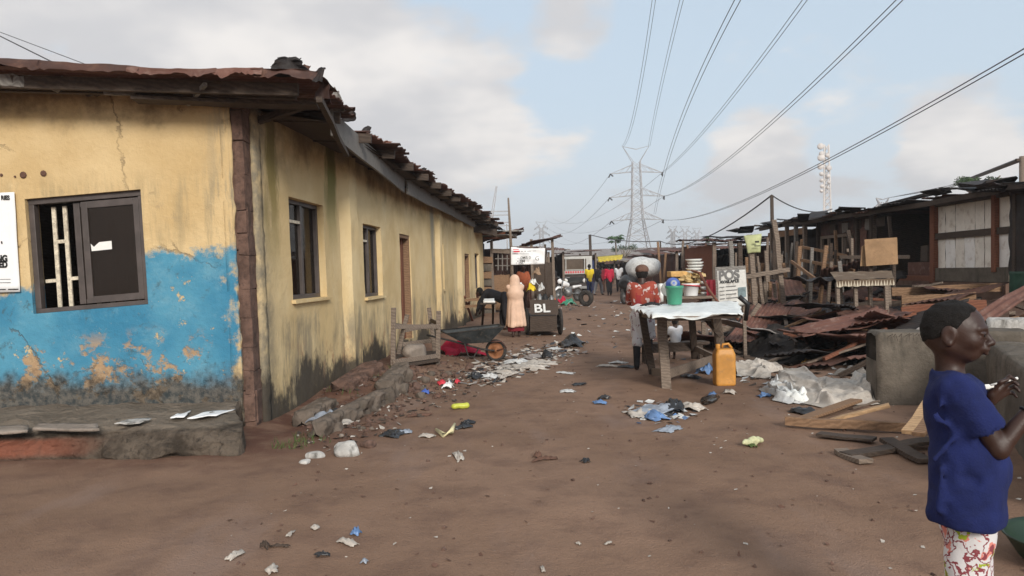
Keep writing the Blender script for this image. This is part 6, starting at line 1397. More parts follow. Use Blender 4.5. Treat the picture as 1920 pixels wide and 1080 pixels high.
sackq('white_sack',[GP(1525,762),GP(1655,760),GP(1650,718),GP(1545,722)],.18,M['sack'],'crumpled off-white sack lapping against the concrete wall foot',9)
sackq('white_sack',[GP(1378,704),GP(1440,712),GP(1465,690),GP(1385,682)],.12,M['sack'],'crumpled white sack just right of the jerrycan',15)
sackq('brown_sack',[GP(1428,735),GP(1470,760),GP(1500,740),GP(1450,715)],.10,M['sackgrey'],'grey folded sack at the near left of the largest sack',21,cat='sack')
crumple('clear_bag',GP(1490,752),.3,.2,.13,M['plastic_white'],'crumpled clear bag with red mark in front of the largest sack','plastic bag');crumple('red_wrapper',GP(1507,752,.02),.10,.08,.07,M['redprint'],'small red wrapper on the crumpled clear bag','wrapper')
crumple('black_bag',GP(1510,775),.26,.18,.06,M['blackbag'],'small black bag on bare soil in front of the sacks')
crumple('grey_rag',GP(1600,704),.35,.2,.12,M['wood_grey'],'grey rag lump behind the largest sack','rag')
def bottle(p,q,r,mat,label):
    p=V(p);q=V(q);d=q-p;R=d.to_track_quat('Z','Y').to_matrix();L_=d.length;m=MB();m.lathe([(0,0),(r*.9,0),(r,.01),(r,L_*.62),(r*.85,L_*.74),(r*.38,L_*.9),(r*.38,L_),(0,L_)],16,p,R);return tag(m.build('plastic_bottle',mat,smooth=True),label,'bottle')
bottle(GP(1320,760,.04),GP(1347,752,.04),.042,M['clear'],'clear plastic bottle lying on the lane near the jerrycan')
crumple('corn_husk',GP(1408,838),.07,.07,.03,M['grass'],'green husk at the right end of the white corn cob','husk')
c=SDF();a,b=GP(1394,838,.03),GP(1425,832,.03);c.cap(a,a.lerp(b,.6),.016,.03).cap(a.lerp(b,.6),b,.03,.022);c.noise(.004,120,2);tag(c.build('corn_cob',simple('pale_corn',(.55,.55,.33),.7,.2,10,.3,90),.006),'pale corn cob with husk lying on the bare soil','corn cob')
c=SDF();a,b=GP(852,768,.03),GP(874,766,.03);c.cap(a,b,.024,.03).ell(a,(.035,.016,.016));c.noise(.005,60,2);tag(c.build('lime_packet',M['lime'],.007),'bright yellow-green packet alone on the lane','packet')
sk=MB();pts=[GP(818,812,.03),GP(832,820,.02),GP(846,817,.03),GP(853,808,.06)];sk.tube(pts,[.012,.022,.022,.01],8);tag(sk.build('melon_rind',simple('cream_rind',(.62,.55,.33),.7,.2,12,.1),smooth=True),'curved cream rind lying on the lane','rind')
BG=[((1235,772),.55,.4,.09,'palebag','pale nylon pile in the middle of the lane','plastic bag'),((1262,768),.35,.25,.14,'blackbag','black nylon lump on the pale nylon pile','plastic bag'),((1205,778),.4,.3,.06,'sack','flat white nylon left in the pale nylon pile','plastic bag'),((1228,786),.3,.2,.08,'bluebag','blue nylon at the front of the pale nylon pile','plastic bag'),((1298,768),.3,.22,.08,'sack','off-white nylon right of the pale nylon pile','plastic bag'),((1255,806),.3,.16,.03,'palebag','flat pale bag in front of the nylon pile','plastic bag'),
((1072,648),.65,.45,.2,'blackbag','big black bag heap in the lane before the handcart','plastic bag'),((1028,672),.2,.2,.16,'blackbag','small black bag on the grey litter strip','plastic bag'),((890,710),.22,.2,.10,'blackbag','black bag at the near end of the litter strip','plastic bag'),((918,708),.25,.2,.07,'sackgrey','white bag beside the black bag on the litter strip','plastic bag'),((945,700),.5,.3,.05,'sack','off-white sheet at the near part of the litter strip','sheet'),((985,690),.7,.5,.07,'sack','off-white torn sack in the middle of the litter strip','sheet'),((1010,682),.6,.4,.06,'sack','off-white nylon in the far part of the litter strip','sheet'),((970,682),.5,.35,.08,'sackgrey','grey sheet in the litter strip','sheet'),((1000,672),.4,.3,.07,'rust_pale','pale scrap at the far end of the litter strip','sheet'),((1040,655),.35,.2,.04,'sackgrey','flat white paper by the big black bag heap','paper'),
((840,728),.2,.14,.10,'paper','white carton with red mark by the kerb rubble','carton'),((828,722),.12,.1,.08,'redprint','red mark beside the white carton by the kerb','wrapper'),((858,719),.1,.05,.06,'redprint','small red wrapper right of the white carton','wrapper'),((798,738),.1,.1,.06,'blue','small blue scrap by the kerb rubble','scrap'),((820,745),.15,.1,.05,'brown_cloth','brown rag below the white carton','rag'),
((612,788),.4,.35,.10,'palebag','grey-blue bag heap in the gutter behind the long kerb','plastic bag'),((640,782),.3,.2,.10,'blackbag','black bag in the gutter behind the long kerb','plastic bag'),((626,800),.35,.2,.06,'sack','dirty white sheet in the gutter behind the long kerb','sheet'),((740,815),.3,.2,.04,'blackbag','flat black bag on soil right of the pale block','plastic bag'),((760,812),.14,.12,.03,'palebag','grey-blue scrap beside the flat black bag','scrap'),((868,803),.2,.09,.04,'blackbag','black strip above the cream rind','scrap'),((878,795),.16,.09,.04,'blackbag','second black strip further from the cream rind','scrap'),((785,780),.25,.1,.03,'brown_cloth','brown rag strip between kerb and yellow-green packet','rag'),((800,820),.14,.1,.04,'sack','pale crumpled scrap left of the cream rind','scrap'),
((860,857),.3,.08,.03,'sack','thin pale torn leaf shape on the lane','scrap'),((1022,863),.22,.05,.03,'brown_cloth','brown stick-like rag lying in the lane','rag'),((1008,858),.06,.06,.05,'brown_cloth','brown lump left of the stick-like rag','clod'),((1098,867),.08,.06,.03,'blackbag','small black scrap right of the brown rag','scrap'),
((1126,758),.16,.09,.05,'bluebag','blue scrap in the middle of the lane','scrap'),((1133,748),.16,.09,.06,'blackbag','black scrap behind the blue scrap in the lane','scrap'),((1085,722),.18,.1,.03,'blackbag','flat dark scrap in the lane beyond the blue scrap','scrap'),((1140,688),.34,.14,.04,'sack','white scraps row in the lane left of the table','scrap'),((1160,682),.3,.12,.04,'sackgrey','white strip beside the scraps row','scrap'),((1175,690),.25,.1,.04,'blackbag','black strip left of the trading table foot','scrap'),((1060,700),.26,.14,.02,'sackgrey','grey flat scrap in the lane','scrap'),((1065,735),.2,.16,.03,'sackgrey','grey shred heap in the lane','scrap'),
((1335,742),.14,.09,.05,'bluebag','blue scrap between jerrycan and clear bottle','scrap'),((1368,738),.16,.11,.06,'sack','off-white scrap at the jerrycan foot','scrap'),((1432,744),.14,.1,.05,'bluebag','blue scrap at the corner of the grey folded sack','scrap'),((1335,697),.2,.1,.08,'bluebag','blue bag peeking behind the jerrycan','plastic bag'),((1430,690),.2,.1,.08,'bluebag','blue nylon on the rubble behind the white sack','plastic bag'),
((668,1003),.055,.05,.05,'bluebag','blue nylon ball at the front of the lane','plastic bag'),((652,1020),.14,.06,.03,'sack','cream torn fibre under the blue nylon ball','fibre'),((605,1044),.08,.035,.03,'blackbag','black crumpled scrap in the front of the lane','scrap'),((498,1028),.07,.04,.045,'wood_dark','dark splinter lump in the front of the lane','splinter'),((525,1026),.10,.025,.015,'wood_dark','dark flat splinter beside the splinter lump','splinter'),((440,1045),.13,.05,.025,'sack','cream fibre tuft left of the dark splinters','fibre'),((510,1072),.10,.06,.03,'sack','cream fibre tuft at the bottom of the lane','fibre'),((683,1056),.035,.04,.02,'palebag','small blue-grey tag in the front of the lane','scrap'),((545,1003),.1,.025,.015,'sack','cream strip behind the dark splinters','fibre'),((590,992),.06,.04,.02,'sack','cream tuft behind the blue nylon ball','fibre'),((1140,1021),.06,.015,.01,'sack','thin cream chip in the front right of the lane','chip'),((1018,1070),.07,.02,.012,'sack','long cream chip at the bottom centre of the lane','chip'),((1085,1022),.03,.02,.012,'sack','short cream chip left of the thin cream chip','chip')]
for (uv,a,b,h,mt,lb,ct_) in BG:crumple({'plastic bag':'plastic_bag'}.get(ct_,ct_.replace(' ','_')),GP(*uv),a*.82,b*.82,h*.85,M[mt],lb,ct_,n=20 if a>.2 else 10,freq=2.6)
# uncountable scraps and grit
def scraps(name,mat,n,lo,hi,pick):
    m=MB()
    for i in range(n):
        x,y=pick();s_=rnd(lo,hi);th=rnd(0,6.28);c_=ZP(x,y,.004);e=V((math.cos(th),math.sin(th),rnd(-.25,.25)))*s_;f_=V((-math.sin(th),math.cos(th),rnd(-.25,.25)))*s_*rnd(.25,.9)
        m.add([c_-e-f_*.5,c_+e*rnd(.3,1)-f_,c_+e+f_+V((0,0,s_*rnd(0,.6))),c_-e*rnd(.2,1)+f_*rnd(.5,1.)+V((0,0,s_*rnd(0,.5)))],[(0,1,2,3)])
    tag(m.build(name,mat),kind='stuff')
def lane():
    y=2.4+13*random.random()**1.6;return rnd(-1.5-.02*y,2.6+.12*y),y
def strip():
    t=random.random();p=GP(880+180*t+rnd(-50,50),712-60*t+rnd(-14,14));return p.x,p.y
scraps('pale_scrap_litter',M['sack'],330,.004,.014,lane);scraps('dark_scrap_litter',M['brown_cloth'],380,.005,.018,lane)
def pile():
    p=GP(1240+random.gauss(0,32),775+random.gauss(0,9));return p.x,p.y
def edge():
    t=random.random();p=GP(600+300*t+rnd(-60,60),815-130*t+rnd(-30,35));return p.x,p.y
scraps('litter_strip',M['sack'],420,.012,.065,strip);scraps('dark_litter_strip',M['blackbag'],200,.012,.06,strip);scraps('grey_litter_strip',M['rust_pale'],200,.012,.06,strip)
scraps('pile_scraps',M['sackgrey'],110,.012,.05,pile);scraps('dark_pile_scraps',M['blackbag'],70,.012,.05,pile);scraps('blue_pile_scraps',M['bluebag'],24,.012,.05,pile)
scraps('edge_scraps',M['sack'],160,.008,.035,edge);scraps('dark_edge_scraps',M['wood_dark'],260,.008,.045,edge)
scraps('far_litter',M['plastic_white'],170,.02,.07,lambda:(rnd(.2,5.2),rnd(13,34)));scraps('far_dark_litter',M['blackbag'],150,.02,.08,lambda:(rnd(-.2,5.2),rnd(10,34)))
scraps('heap_edge_litter',M['sackgrey'],160,.015,.06,lambda:(rnd(2.6,4.6),rnd(7.0,10.2)));scraps('heap_edge_dark_litter',M['wood_dark'],160,.02,.08,lambda:(rnd(2.6,4.6),rnd(7.0,10.4)))
m=MB()
for i in range(900):
    if i<500:
        if i>230:continue
        x,y=lane()
    else:
        t=random.random();p=GP(600+330*t+rnd(-70,70),812-150*t+rnd(-40,30));x,y=p.x,p.y
        if walld(x,y)<.05:continue
    r=rnd(.004,.012) if i<500 else rnd(.006,.022);c_=ZP(x,y,r*.3);R=Matrix.Rotation(rnd(0,6),3,'Z')@Matrix.Rotation(rnd(0,6),3,'X')
    m.box(c_,(r*2,r*1.5,r*1.2),R,jit=r*.3)
tag(m.build('grit',M['mudbrick']),kind='stuff')
m=MB()
for i in range(220):
    u,v=random.choice([(585,825),(545,835),(640,742),(700,720)]);p=GP(u+rnd(-35,35),v+rnd(-8,8));
    if walld(p.x,p.y)<.1:continue
    th=rnd(0,6.28);h=rnd(.02,.07);d=V((math.cos(th),math.sin(th),0))*.004;t_=p+V((rnd(-.03,.03),rnd(-.03,.03),h));m.add([p-d,p+d,t_],[(0,1,2)])
tag(m.build('weed_tufts',M['grass']),kind='stuff')
# ------------------------------------------------------------ far shacks closing the lane
def far_shack(label,x0,x1,y0,y1,h,wall_='rust',roof=('rust','rust_red'),base=0.,openf=True,awn=None):
    r=root('far_shack',((x0+x1)/2,y0,0),label,'shack')
    for x,y in((x0,y0),(x1,y0),(x0,y1),(x1,y1),((x0+x1)/2,y0)):post(r,(x,y,-.02),h-.05,.11,'wood' if rnd(0,1)>.4 else 'wood_dark')
    panel(r,(x0,y1,base),(x1,y1,base),h-.2,M['rust_dark'],'back_wall');panel(r,(x0,y0,base),(x0,y1,base),h-.15,M[wall_],'side_wall');panel(r,(x1,y0,base),(x1,y1,base),h-.15,M[wall_],'side_wall')
    if openf:panel(r,(x0,y0+.05,0),(x0+(x1-x0)*rnd(.35,.7),y0+.05,0),rnd(.7,1.2),M[random.choice(['wood_mid','rust_red','wood_dark'])],'counter_board',.004)
    else:panel(r,(x0,y0,0),(x1,y0,0),h-.15,M[wall_],'front_wall')
    k=0;x=x0-.3
    while x<x1+.2:
        w2=min(rnd(.8,1.0),x1+.3-x);a=V((x,y0-.45+rnd(-.2,.2),h+rnd(-.07,.07)));b=V((x,y1+.3,h+.22+rnd(-.08,.08)))
        corr(a,(1,0,rnd(-.05,.05)),b-a,w2+.06,(b-a).length,nrm=V((0,0,1)),crumple=.07,seed=rnd(0,90),nv=6,rows=3,amp=.02,pitch=.12).build('roof_sheet',M[roof[k%len(roof)]],r,smooth=True);x+=w2;k+=1
    return r
def ux(u,Y):return A(u,500,Y).x
# right-hand row, running away from the viewer
far_shack('rust-roofed shack with orange-brown doorway behind the lettered sign',ux(1338,24),8.6,24.,28,2.15,'wood_red',('rust','rust_dark'))
far_shack('low brown shack left of the orange-brown doorway shack',ux(1268,31),8.9,31,36,2.05,'rust',('rust_red','rust'))
far_shack('shack with sagging rust roof beyond the goods stall',ux(1232,38),9.6,38.,44,2.1,'rust_red',('rust_red','rust_pale'))
far_shack('small far shack right of the lane with brown roof',ux(1215,47),10.,47,53,2.1,'rust',('rust_red','rust_dark'))
ya=far_shack('far shack with bright yellow awning over the lane',ux(1120,60),ux(1185,60),60,66,2.05,'rust_red',('rust_pale','rust_pale'))
m=MB();q=[A(1122,491,58.5),A(1166,486,58.2),A(1168,477,60),A(1120,481,60.2)];m.grid(18,4,lambda a,b:q[0].lerp(q[1],a).lerp(q[3].lerp(q[2],a),b)+V((0,0,.05*math.sin(a*40)*(1-b))),.02);m.build('awning',M['lime'] if 0 else simple('yellow_awning',(.55,.42,.05),.8,.25,4),ya,smooth=True)
far_shack('far shack with pale roof at the end of the lane',ux(1065,72),ux(1135,72),72,78,2.2,'rust',('rust_pale','rust_red'))
far_shack('far brown shack at the right of the lane end',ux(1170,74),ux(1250,74),74,80,2.3,'rust',('rust','rust_red'))
far_shack('pale-roofed shack left of the truck',ux(1003,40),ux(1056,40),40,46,2.4,'rust',('rust_pale','rust_red'))
far_shack('tall brown shack behind the old truck',ux(1056,52),ux(1118,52),52,58,2.55,'rust_red',('rust_red','rust'))
far_shack('low shack between kiosk and pale-roofed shack',ux(985,33),ux(1025,33),33,38,2.3,'wood_mid',('rust_red','rust'))
far_shack('far shack behind the right-hand row with rusty gable',ux(1255,56),ux(1330,56),56,62,2.5,'rust',('rust_red','rust'))
far_shack('far shack at right behind the post frame',ux(1330,44),ux(1440,44),44,50,2.6,'rust_red',('rust','rust_pale'))
far_shack('wide distant shack beyond the near right row',ux(1420,36),ux(1560,36),36,42,2.5,'rust',('rust','rust_dark'))
far_shack('distant shack behind the yellow building end',ux(850,60),ux(985,60),60,66,2.3,'rust',('rust_pale','rust_red'))
for i in range(26):
    Y=rnd(24,62);u=rnd(1225,1345);x=ux(u,Y);m=MB();h=rnd(1.5,2.5);m.beam((x,Y,-.02),(x+rnd(-.2,.2),Y+rnd(-.2,.2),h),.08,.07,(0,1,0),jit=.01,n=3);tag(m.build('standing_post',M[random.choice(['wood','wood_dark','wood_mid','wood_red'])]),'thin post among the far stalls right of the lane','post','posts of the far right stalls')
for i in range(16):
    Y=rnd(25,60);u=rnd(1225,1345);x=ux(u,Y);corr((x,Y,rnd(1.3,2.3)),(1,rnd(-.4,.4),rnd(-.25,.25)),(rnd(-.3,.3),1,rnd(-.5,.3)),rnd(.8,1.8),rnd(.7,1.4),crumple=.08,seed=rnd(0,90),nv=5,amp=.02,pitch=.14).build('roof_sheet',M[random.choice(['rust','rust_red','rust_pale','rust_dark'])],smooth=True)
    o=bpy.context.scene.collection.objects[-1];tag(o,'ragged tin sheet propped over the far right stalls','roof sheet','tin sheets over the far right stalls')
# far town: low wide sheds to the horizon
for i in range(34):
    Y=rnd(85,320);X=rnd(-.75,.85)*Y
    if abs(X-1.5)<3:X+=8
    w_=rnd(5,14);h=rnd(2.1,3.1);r=root('distant_shed',(X,Y,0),'low distant shed with tin roof at the end of the lane','shed','distant tin-roofed sheds')
    m=MB();m.box((X,Y,h/2),(w_,6,h));m.build('wall',M[random.choice(['rust','wood_mid','concrete','rust_red'])],r)
    m=MB();m.add([(X-w_/2-.4,Y-3.4,h),(X+w_/2+.4,Y-3.4,h),(X+w_/2+.4,Y+.2,h+1),(X-w_/2-.4,Y+.2,h+1),(X-w_/2-.4,Y+3.4,h),(X+w_/2+.4,Y+3.4,h)],[(0,1,2,3),(3,2,5,4),(0,3,4),(1,5,2)]);m.build('roof',M[random.choice(['rust_red','rust_pale','rust','rust_pale'])],r)
# ------------------------------------------------------------ trees
def leafclump(m,c,r,n,s0,s1):
    for i in range(n):
        d=V((random.gauss(0,1),random.gauss(0,1),random.gauss(0,1)));d=d.normalized()*r*random.random()**.4;p=V(c)+V((d.x,d.y,d.z*.8));a=V((rnd(-1,1),rnd(-1,1),rnd(-.6,.6))).normalized();b=a.cross(V((rnd(-1,1),rnd(-1,1),rnd(-1,1)))).normalized();s_=rnd(s0,s1)
        m.add([p-a*s_,p+b*s_*.5,p+a*s_,p-b*s_*.5],[(0,1,2,3)])
pp=root('papaya_tree',(A(1154,470,80).x,80,0),'small papaya tree with umbrella crown beside the great pylon foot','tree')
tp=A(1154,447,80);m=MB();m.tube([(tp.x,80,0),(tp.x+.1,80,1.5),tp],[.14,.11,.07],8);m.build('trunk',M['bark'],pp,smooth=True)
m=MB()
for i in range(22):
    th=i*2.4;el=rnd(-.25,.7);L_=rnd(.5,.85);d=V((math.cos(th)*math.cos(el),math.sin(th)*math.cos(el),math.sin(el)));e=tp+d*L_+V((0,0,-.1));m.tube([tp,tp+d*L_*.6+V((0,0,.06)),e],.012,4)
    for k in range(7):
        a=k/7*2*PI;t=V((math.cos(a),math.sin(a),-.45-.3*rnd(0,1)))*rnd(.30,.46);s_=t.cross(V((0,0,1))).normalized()*.12;m.add([e,e+t*.5+s_,e+t,e+t*.5-s_],[(0,1,2,3)])
m.build('crown',M['leaf'],pp)
def tree(label,u,v,Y,r,n,mat='leaf2',zt=None):
    c=A(u,v,Y);t=root('broadleaf_tree',(c.x,Y,0),label,'tree');m=MB();m.tube([(c.x,Y,0),(c.x+.2,Y,c.z*.5),c],[.3,.22,.1],8);
    for i in range(5):m.tube([c-V((0,0,r)),c+V((rnd(-1,1)*r*1.2,rnd(-1,1)*r,rnd(-.2,.5)*r))],[.1,.03],5)
    m.build('trunk',M['bark'],t,smooth=True);m=MB()
    for i in range(n):leafclump(m,c+V((rnd(-1.5,1.5)*r,rnd(-1,1)*r,rnd(-.45,.45)*r)),r*rnd(.3,.55),130,r*.05,r*.12)
    m.build('crown',M[mat],t)
tree('green treetop showing above the white-panelled shack roof',1838,344,34.,.62,10);tree('green bush beside the papaya tree foot',1170,470,85,.9,6)
cy=root('cypress_tree',(A(1327,460,90).x,90,0),'narrow dark columnar tree beyond the market roofs','tree');c_=A(1327,460,90);m=MB();m.tube([(c_.x,90,0),(c_.x,90,3.)],[.2,.1],8);m.build('trunk',M['bark'],cy)
m=MB()
for i in range(26):leafclump(m,(c_.x+rnd(-.12,.12),90+rnd(-.2,.2),.8+i*.16),.34-.006*i,60,.06,.14)
m.build('crown',M['leaf2'],cy)
# ------------------------------------------------------------ pylons
def pylon(label,base,H,wb_=.155,arms=((.42,.20),(.58,.185),(.745,.17)),phi=0.,tk=.22,group=None,horn=True):
    r=root('pylon',base,label,'pylon',group);B_=V(base);ca,sa=math.cos(phi),math.sin(phi)
    def W(z):   # half width of the body at height fraction z
        return H*(wb_*(1-z/.45)+.042*(z/.45) if z<.45 else .042+(.026-.042)*(z-.45)/.55)
    def P(x,y,z):return B_+V((x*ca-y*sa,x*sa+y*ca,z*H))
    zs=[0,.12,.22,.30,.37,.43,.48,.53,.58,.63,.68,.73,.78,.83,.88]
    m=MB()
    for sx_,sy_ in((-1,-1),(1,-1),(1,1),(-1,1)):
        for a,b in zip(zs,zs[1:]):m.beam(P(sx_*W(a),sy_*W(a),a),P(sx_*W(b),sy_*W(b),b),tk,tk)
        m.build('tower_leg',M['lattice'],r);m=MB()
    for k,(a,b) in enumerate(zip(zs,zs[1:])):
        for (c,d) in(((-1,-1),(1,-1)),((1,-1),(1,1)),((1,1),(-1,1)),((-1,1),(-1,-1))):
            m.beam(P(c[0]*W(a),c[1]*W(a),a),P(d[0]*W(b),d[1]*W(b),b),tk*.5,tk*.5);m.beam(P(d[0]*W(a),d[1]*W(a),a),P(c[0]*W(b),c[1]*W(b),b),tk*.5,tk*.5)
            if k%2:m.beam(P(c[0]*W(a),c[1]*W(a),a),P(d[0]*W(a),d[1]*W(a),a),tk*.5,tk*.5)
    m.build('bracing',M['lattice'],r)
    tips={}
    for i,(z,l) in enumerate(arms):
        for q in(-1,1):
            m=MB();tip=P(q*l*H,0,z-.012)
            for y in(-1,1):
                m.beam(P(q*W(z),y*W(z),z),tip,tk*.7,tk*.7);m.beam(P(q*W(z),y*W(z),z+.055),tip,tk*.6,tk*.6)
                for t in(.3,.6):m.beam(P(q*W(z),y*W(z),z).lerp(tip,t),P(q*W(z),y*W(z),z+.055).lerp(tip,t-.25),tk*.4,tk*.4)
            m.build('cross_arm',M['lattice'],r);tips[(i,q)]=tip
            m=MB();m.tube([tip,tip+V((-.6*q,-1.5,-.9))],.22,6);m.tube([tip,tip+V((.3*q,1.5,-.9))],.22,6);m.build('insulator',M['rubber'],r)
    if horn:
        for q in(-1,1):
            m=MB();tip=P(q*.105*H,0,1.0)
            for y in(-1,1):m.beam(P(q*W(.88),y*W(.88),.88),tip,tk*.6,tk*.6);m.beam(P(0,y*W(.88)*.4,.975),tip,tk*.5,tk*.5)
            m.build('peak_arm',M['lattice'],r);tips[('h',q)]=tip
    return r,tips
YP=250.;pbx=A(1200,470,YP).x;HP=A(1190,274,YP).z
_,tips=pylon('great lattice pylon with three pairs of arms carrying the overhead lines',(A(1196,470,YP).x,YP,0),HP,wb_=.125,arms=((.43,.205),(.615,.215),(.80,.205)))
for i,(u,vt,Y,lb) in enumerate([(1016,415,620,'small distant pylon above the kiosk roofs'),(1262,424,640,'distant pylon left in the trio beyond the market roofs'),(1285,424,700,'distant pylon in the middle of the trio beyond the roofs'),(1307,427,760,'thin distant pylon at the right of the trio'),(1655,371,300,'small pylon top showing over the brown corrugated shack roof')]):
    pylon(lb,(A(u,470,Y).x,Y,0),A(u,vt,Y).z,wb_=.11,arms=((.62,.16),(.76,.15),(.88,.12)),phi=rnd(-.6,.6),tk=.55)
gt=root('steel_gantry',(A(915,470,140).x,140,0),'thin steel gantry of a substation behind the yellow building','gantry')
m=MB()
for u,v in((890,420),(922,395),(950,420)):m.beam((A(u,v,140).x,140,0),A(u,v,140),.2,.2)
m.build('gantry_post',M['lattice'],gt)
m=MB()
for v in(397,404,418,424):m.beam(A(886,v,140),A(956,v-1,140),.16,.16)
m.build('gantry_beam',M['lattice'],gt)
for u0,v0,u1,v1 in((917,395,930,349),(922,395,932,349),(852,392,842,356)):
    m=MB();m.beam(A(u0,v0+30,142),A(u1,v1,142),.14,.14);m.build('gantry_mast',M['lattice'],gt)
# telecom mast
ym_=190.;mt0=A(1549,470,ym_);mt1=A(1541,272,ym_)
tm=root('telecom_mast',(mt0.x,ym_,0),'white telecom mast hung with dish antennas','mast')
m=MB();hw=1.15;Hm=mt1.z
for sx_,sy_ in((-1,-1),(1,-1),(0,1)):m.beam((mt0.x+sx_*hw,ym_+sy_*hw,0),(mt1.x+.9+sx_*.55,ym_+sy_*.55,Hm),.26,.26)
n_=20
for k in range(n_):
    a,b=k/n_,(k+1)/n_
    for(p,q) in(((-1,-1),(1,-1)),((1,-1),(0,1)),((0,1),(-1,-1))):
        g_=lambda s_,t:V((mt0.x+(mt1.x+.9-mt0.x)*t+s_[0]*(hw+(.55-hw)*t),ym_+s_[1]*(hw+(.55-hw)*t),Hm*t))
        m.beam(g_(p,a),g_(q,b),.13,.13);m.beam(g_(q,a),g_(p,b),.13,.13)
m.build('mast_lattice',M['mast'],tm)
for(u,v,r_) in((1539,274,.75),(1541,288,.6),(1540,295,.85),(1552,291,.5),(1539,312,.7),(1555,315,.65),(1540,326,.5),(1553,330,.45),(1541,338,.45),(1554,342,.4),(1541,349,.45),(1553,352,.4),(1540,358,.4)):
    c_=A(u,v,ym_-1.4);m=MB();m.lathe([(0,.25),(r_*.6,.2),(r_*.95,.05),(r_,0),(r_,-.4),(0,-.5)],16,c_,V((rnd(-.6,.6),-1,.1)).normalized().to_track_quat('Z','Y').to_matrix());m.build('dish_antenna',M['mast'],tm,smooth=True)
# ------------------------------------------------------------ poles and wires
def pole(label,u0,v0,Y,top,r=.06,mat='wood'):
    a=A(u0,v0,Y);b=A(top[0],top[1],Y);a.z=0;m=MB();m.tube([V((a.x,Y,0)),b],[r*1.2,r],8);return tag(m.build('utility_pole',M[mat],smooth=True),label,'pole'),b
_,t1=pole('slim pole rising over the brown shack roof',1449,430,26.,(1447,366),.06,'wood_dark');_,t2=pole('short dark pole beyond the truck',1108,470,70.,(1106,440),.12,'wood_dark');_,t3=pole('thin pole left of the trio of distant pylons',1240,470,60.,(1238,452),.06,'wood_dark')
up=root('power_pole',(A(1918,480,30).x,30,0),'wooden power pole with cross arm at the frame edge','pole');m=MB();m.tube([V((A(1918,480,30).x,30,0)),A(1917,293,30)],[.14,.11],8);m.build('pole',M['wood'],up,smooth=True)
m=MB();m.beam(A(1905,300,30),A(1930,298,30),.1,.1);m.build('cross_arm',M['wood_dark'],up)
def wire(label,pts,r,group=None,sag=0.):
    P_=[V(p) for p in pts];out=[]
    for a,b in zip(P_,P_[1:]):
        n=16
        for i in range(n+(b==P_[-1])):
            t=i/n;q=a.lerp(b,t);q.z-=sag*4*t*(1-t);out.append(q)
    m=MB();m.tube(out,r,5,caps=False);return tag(m.build('power_cable',M['cable'],smooth=True),label,'cable',group)
wire('low service cable from the short dark pole to the slim pole',[t2,t3],.035,sag=.25);wire('service cable rising to the slim pole over the roofs',[t3,t1],.028,sag=.8);wire('service cable running from the slim pole to the right',[t1,A(1560,392,34)],.022,sag=.3)
for i,dv in enumerate((0,8,15)):wire('thin cable reaching the power pole at the frame edge',[A(1905+i*6,300,30),A(1780,352+dv*.3-4,120),A(1660,372,300)],.05,'thin cables at the power pole')
wire('dark cable over the roof of the yellow building',[A(-80,28,30),A(104,119,24),A(200,170,20)],.022);wire('pale thin cable over the roof of the yellow building',[A(-80,30,45),A(170,124,40),A(300,170,38)],.02)
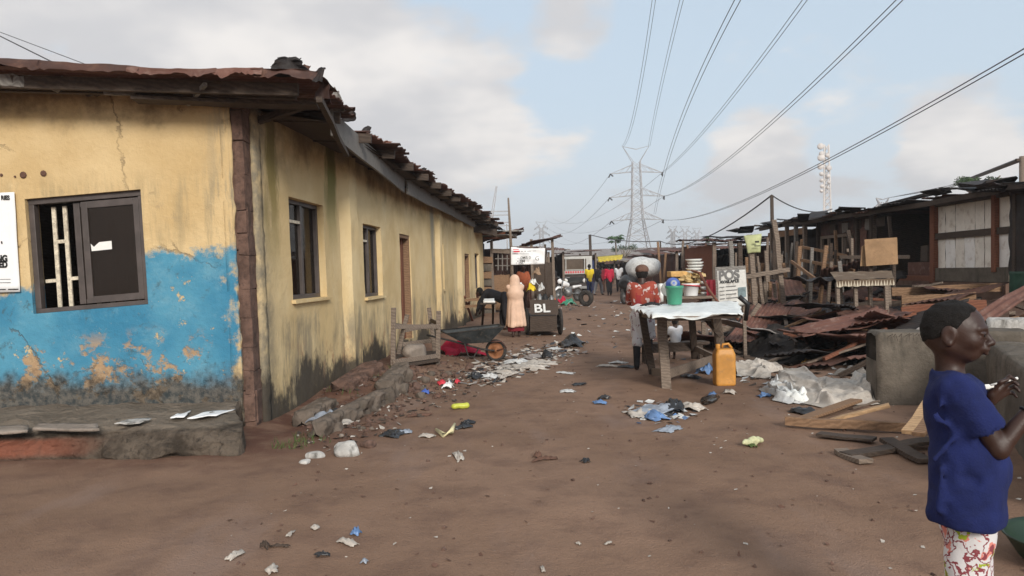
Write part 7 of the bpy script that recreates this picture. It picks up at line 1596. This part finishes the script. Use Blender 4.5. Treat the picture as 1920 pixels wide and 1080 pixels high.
# the six twin conductors: real planes in space, each through its arm tip and passing high over the lane
def conductor(label,anchor,pix,Yend,zend,group):
    a=V(anchor)
    # vertical plane through the anchor and the point where the sight line of pix[-1] is at height zend
    d=ray(*pix[-1]);e=EYEP+d*((zend-EYE)/d.z);hd=V((e.x-a.x,e.y-a.y,0));n=V((hd.y,-hd.x,0)).normalized()
    P3=[a]+[onplane(u,v,a,n) for u,v in pix]
    s=[((p-a).dot(hd.normalized())) for p in P3];co=np.polyfit(s,[p.z for p in P3],min(2,len(P3)-1));co[-1]+=a.z-np.polyval(co,0)
    S=s[-1]*1.35;out=[]
    for i in range(71):
        t=S*i/70;q=a+hd.normalized()*t;q.z=float(np.polyval(co,t));out.append(q)
    off=V((hd.y,-hd.x,0)).normalized()
    for k,o in enumerate((-.28,.28)):
        m=MB();m.tube([q+off*o for q in out],.045,5,caps=False);tag(m.build('power_cable',M['cable'],smooth=True),label,'cable',group)
conductor('twin line from the lowest right arm of the great pylon',tips[(0,1)],[(1280,396),(1400,376),(1540,301),(1720,191),(1920,63)],0,15.,'twin conductors, lowest right arm')
conductor('twin line from the middle right arm of the great pylon',tips[(1,1)],[(1262,345),(1330,318),(1430,238),(1540,125),(1652,0)],0,24.,'twin conductors, middle right arm')
conductor('twin line from the top right arm of the great pylon',tips[(2,1)],[(1300,262),(1380,180),(1503,0)],0,32.,'twin conductors, top right arm')
conductor('twin line passing behind the great pylon head from its lowest left arm',tips[(0,-1)]+V((14,0,2)),[(1260,272),(1318,137),(1379,0)],0,26.,'twin conductors, lowest left arm')
conductor('twin line from the right peak of the great pylon',tips[('h',1)],[(1240,160),(1278,0)],0,44.,'twin conductors, right peak')
conductor('twin line from the left peak of the great pylon',tips[('h',-1)],[(1204,140),(1226,0)],0,46.,'twin conductors, left peak')
far=V((A(1016,420,620).x,620,A(1016,420,620).z))
for i in range(3):
    wire('faint line from the left arms of the great pylon to the distant pylon',[tips[(i,-1)],far+V((3,0,-6+5*i))],.06,'faint lines towards the distant pylon',sag=9)
    wire('faint line from the right arms of the great pylon to the distant pylon',[tips[(i,1)],far+V((9,0,-6+5*i))],.06,'faint lines towards the distant pylon, right arms',sag=9)
# ------------------------------------------------------------ haze
m=MB();m.box((0,430,24.5),(1500,960,52));hzm=bpy.data.materials.new('pale_haze');hzm.use_nodes=True;hn=hzm.node_tree;hn.nodes.clear()
ho=hn.nodes.new('ShaderNodeOutputMaterial');hv=hn.nodes.new('ShaderNodeVolumePrincipled');hv.inputs['Color'].default_value=(.93,.95,.98,1);hv.inputs['Density'].default_value=.0009;hv.inputs['Anisotropy'].default_value=.2;hn.links.new(hv.outputs[0],ho.inputs['Volume'])
hz_=m.build('haze',hzm,origin=(0,430,-1.5));tag(hz_,kind='stuff')
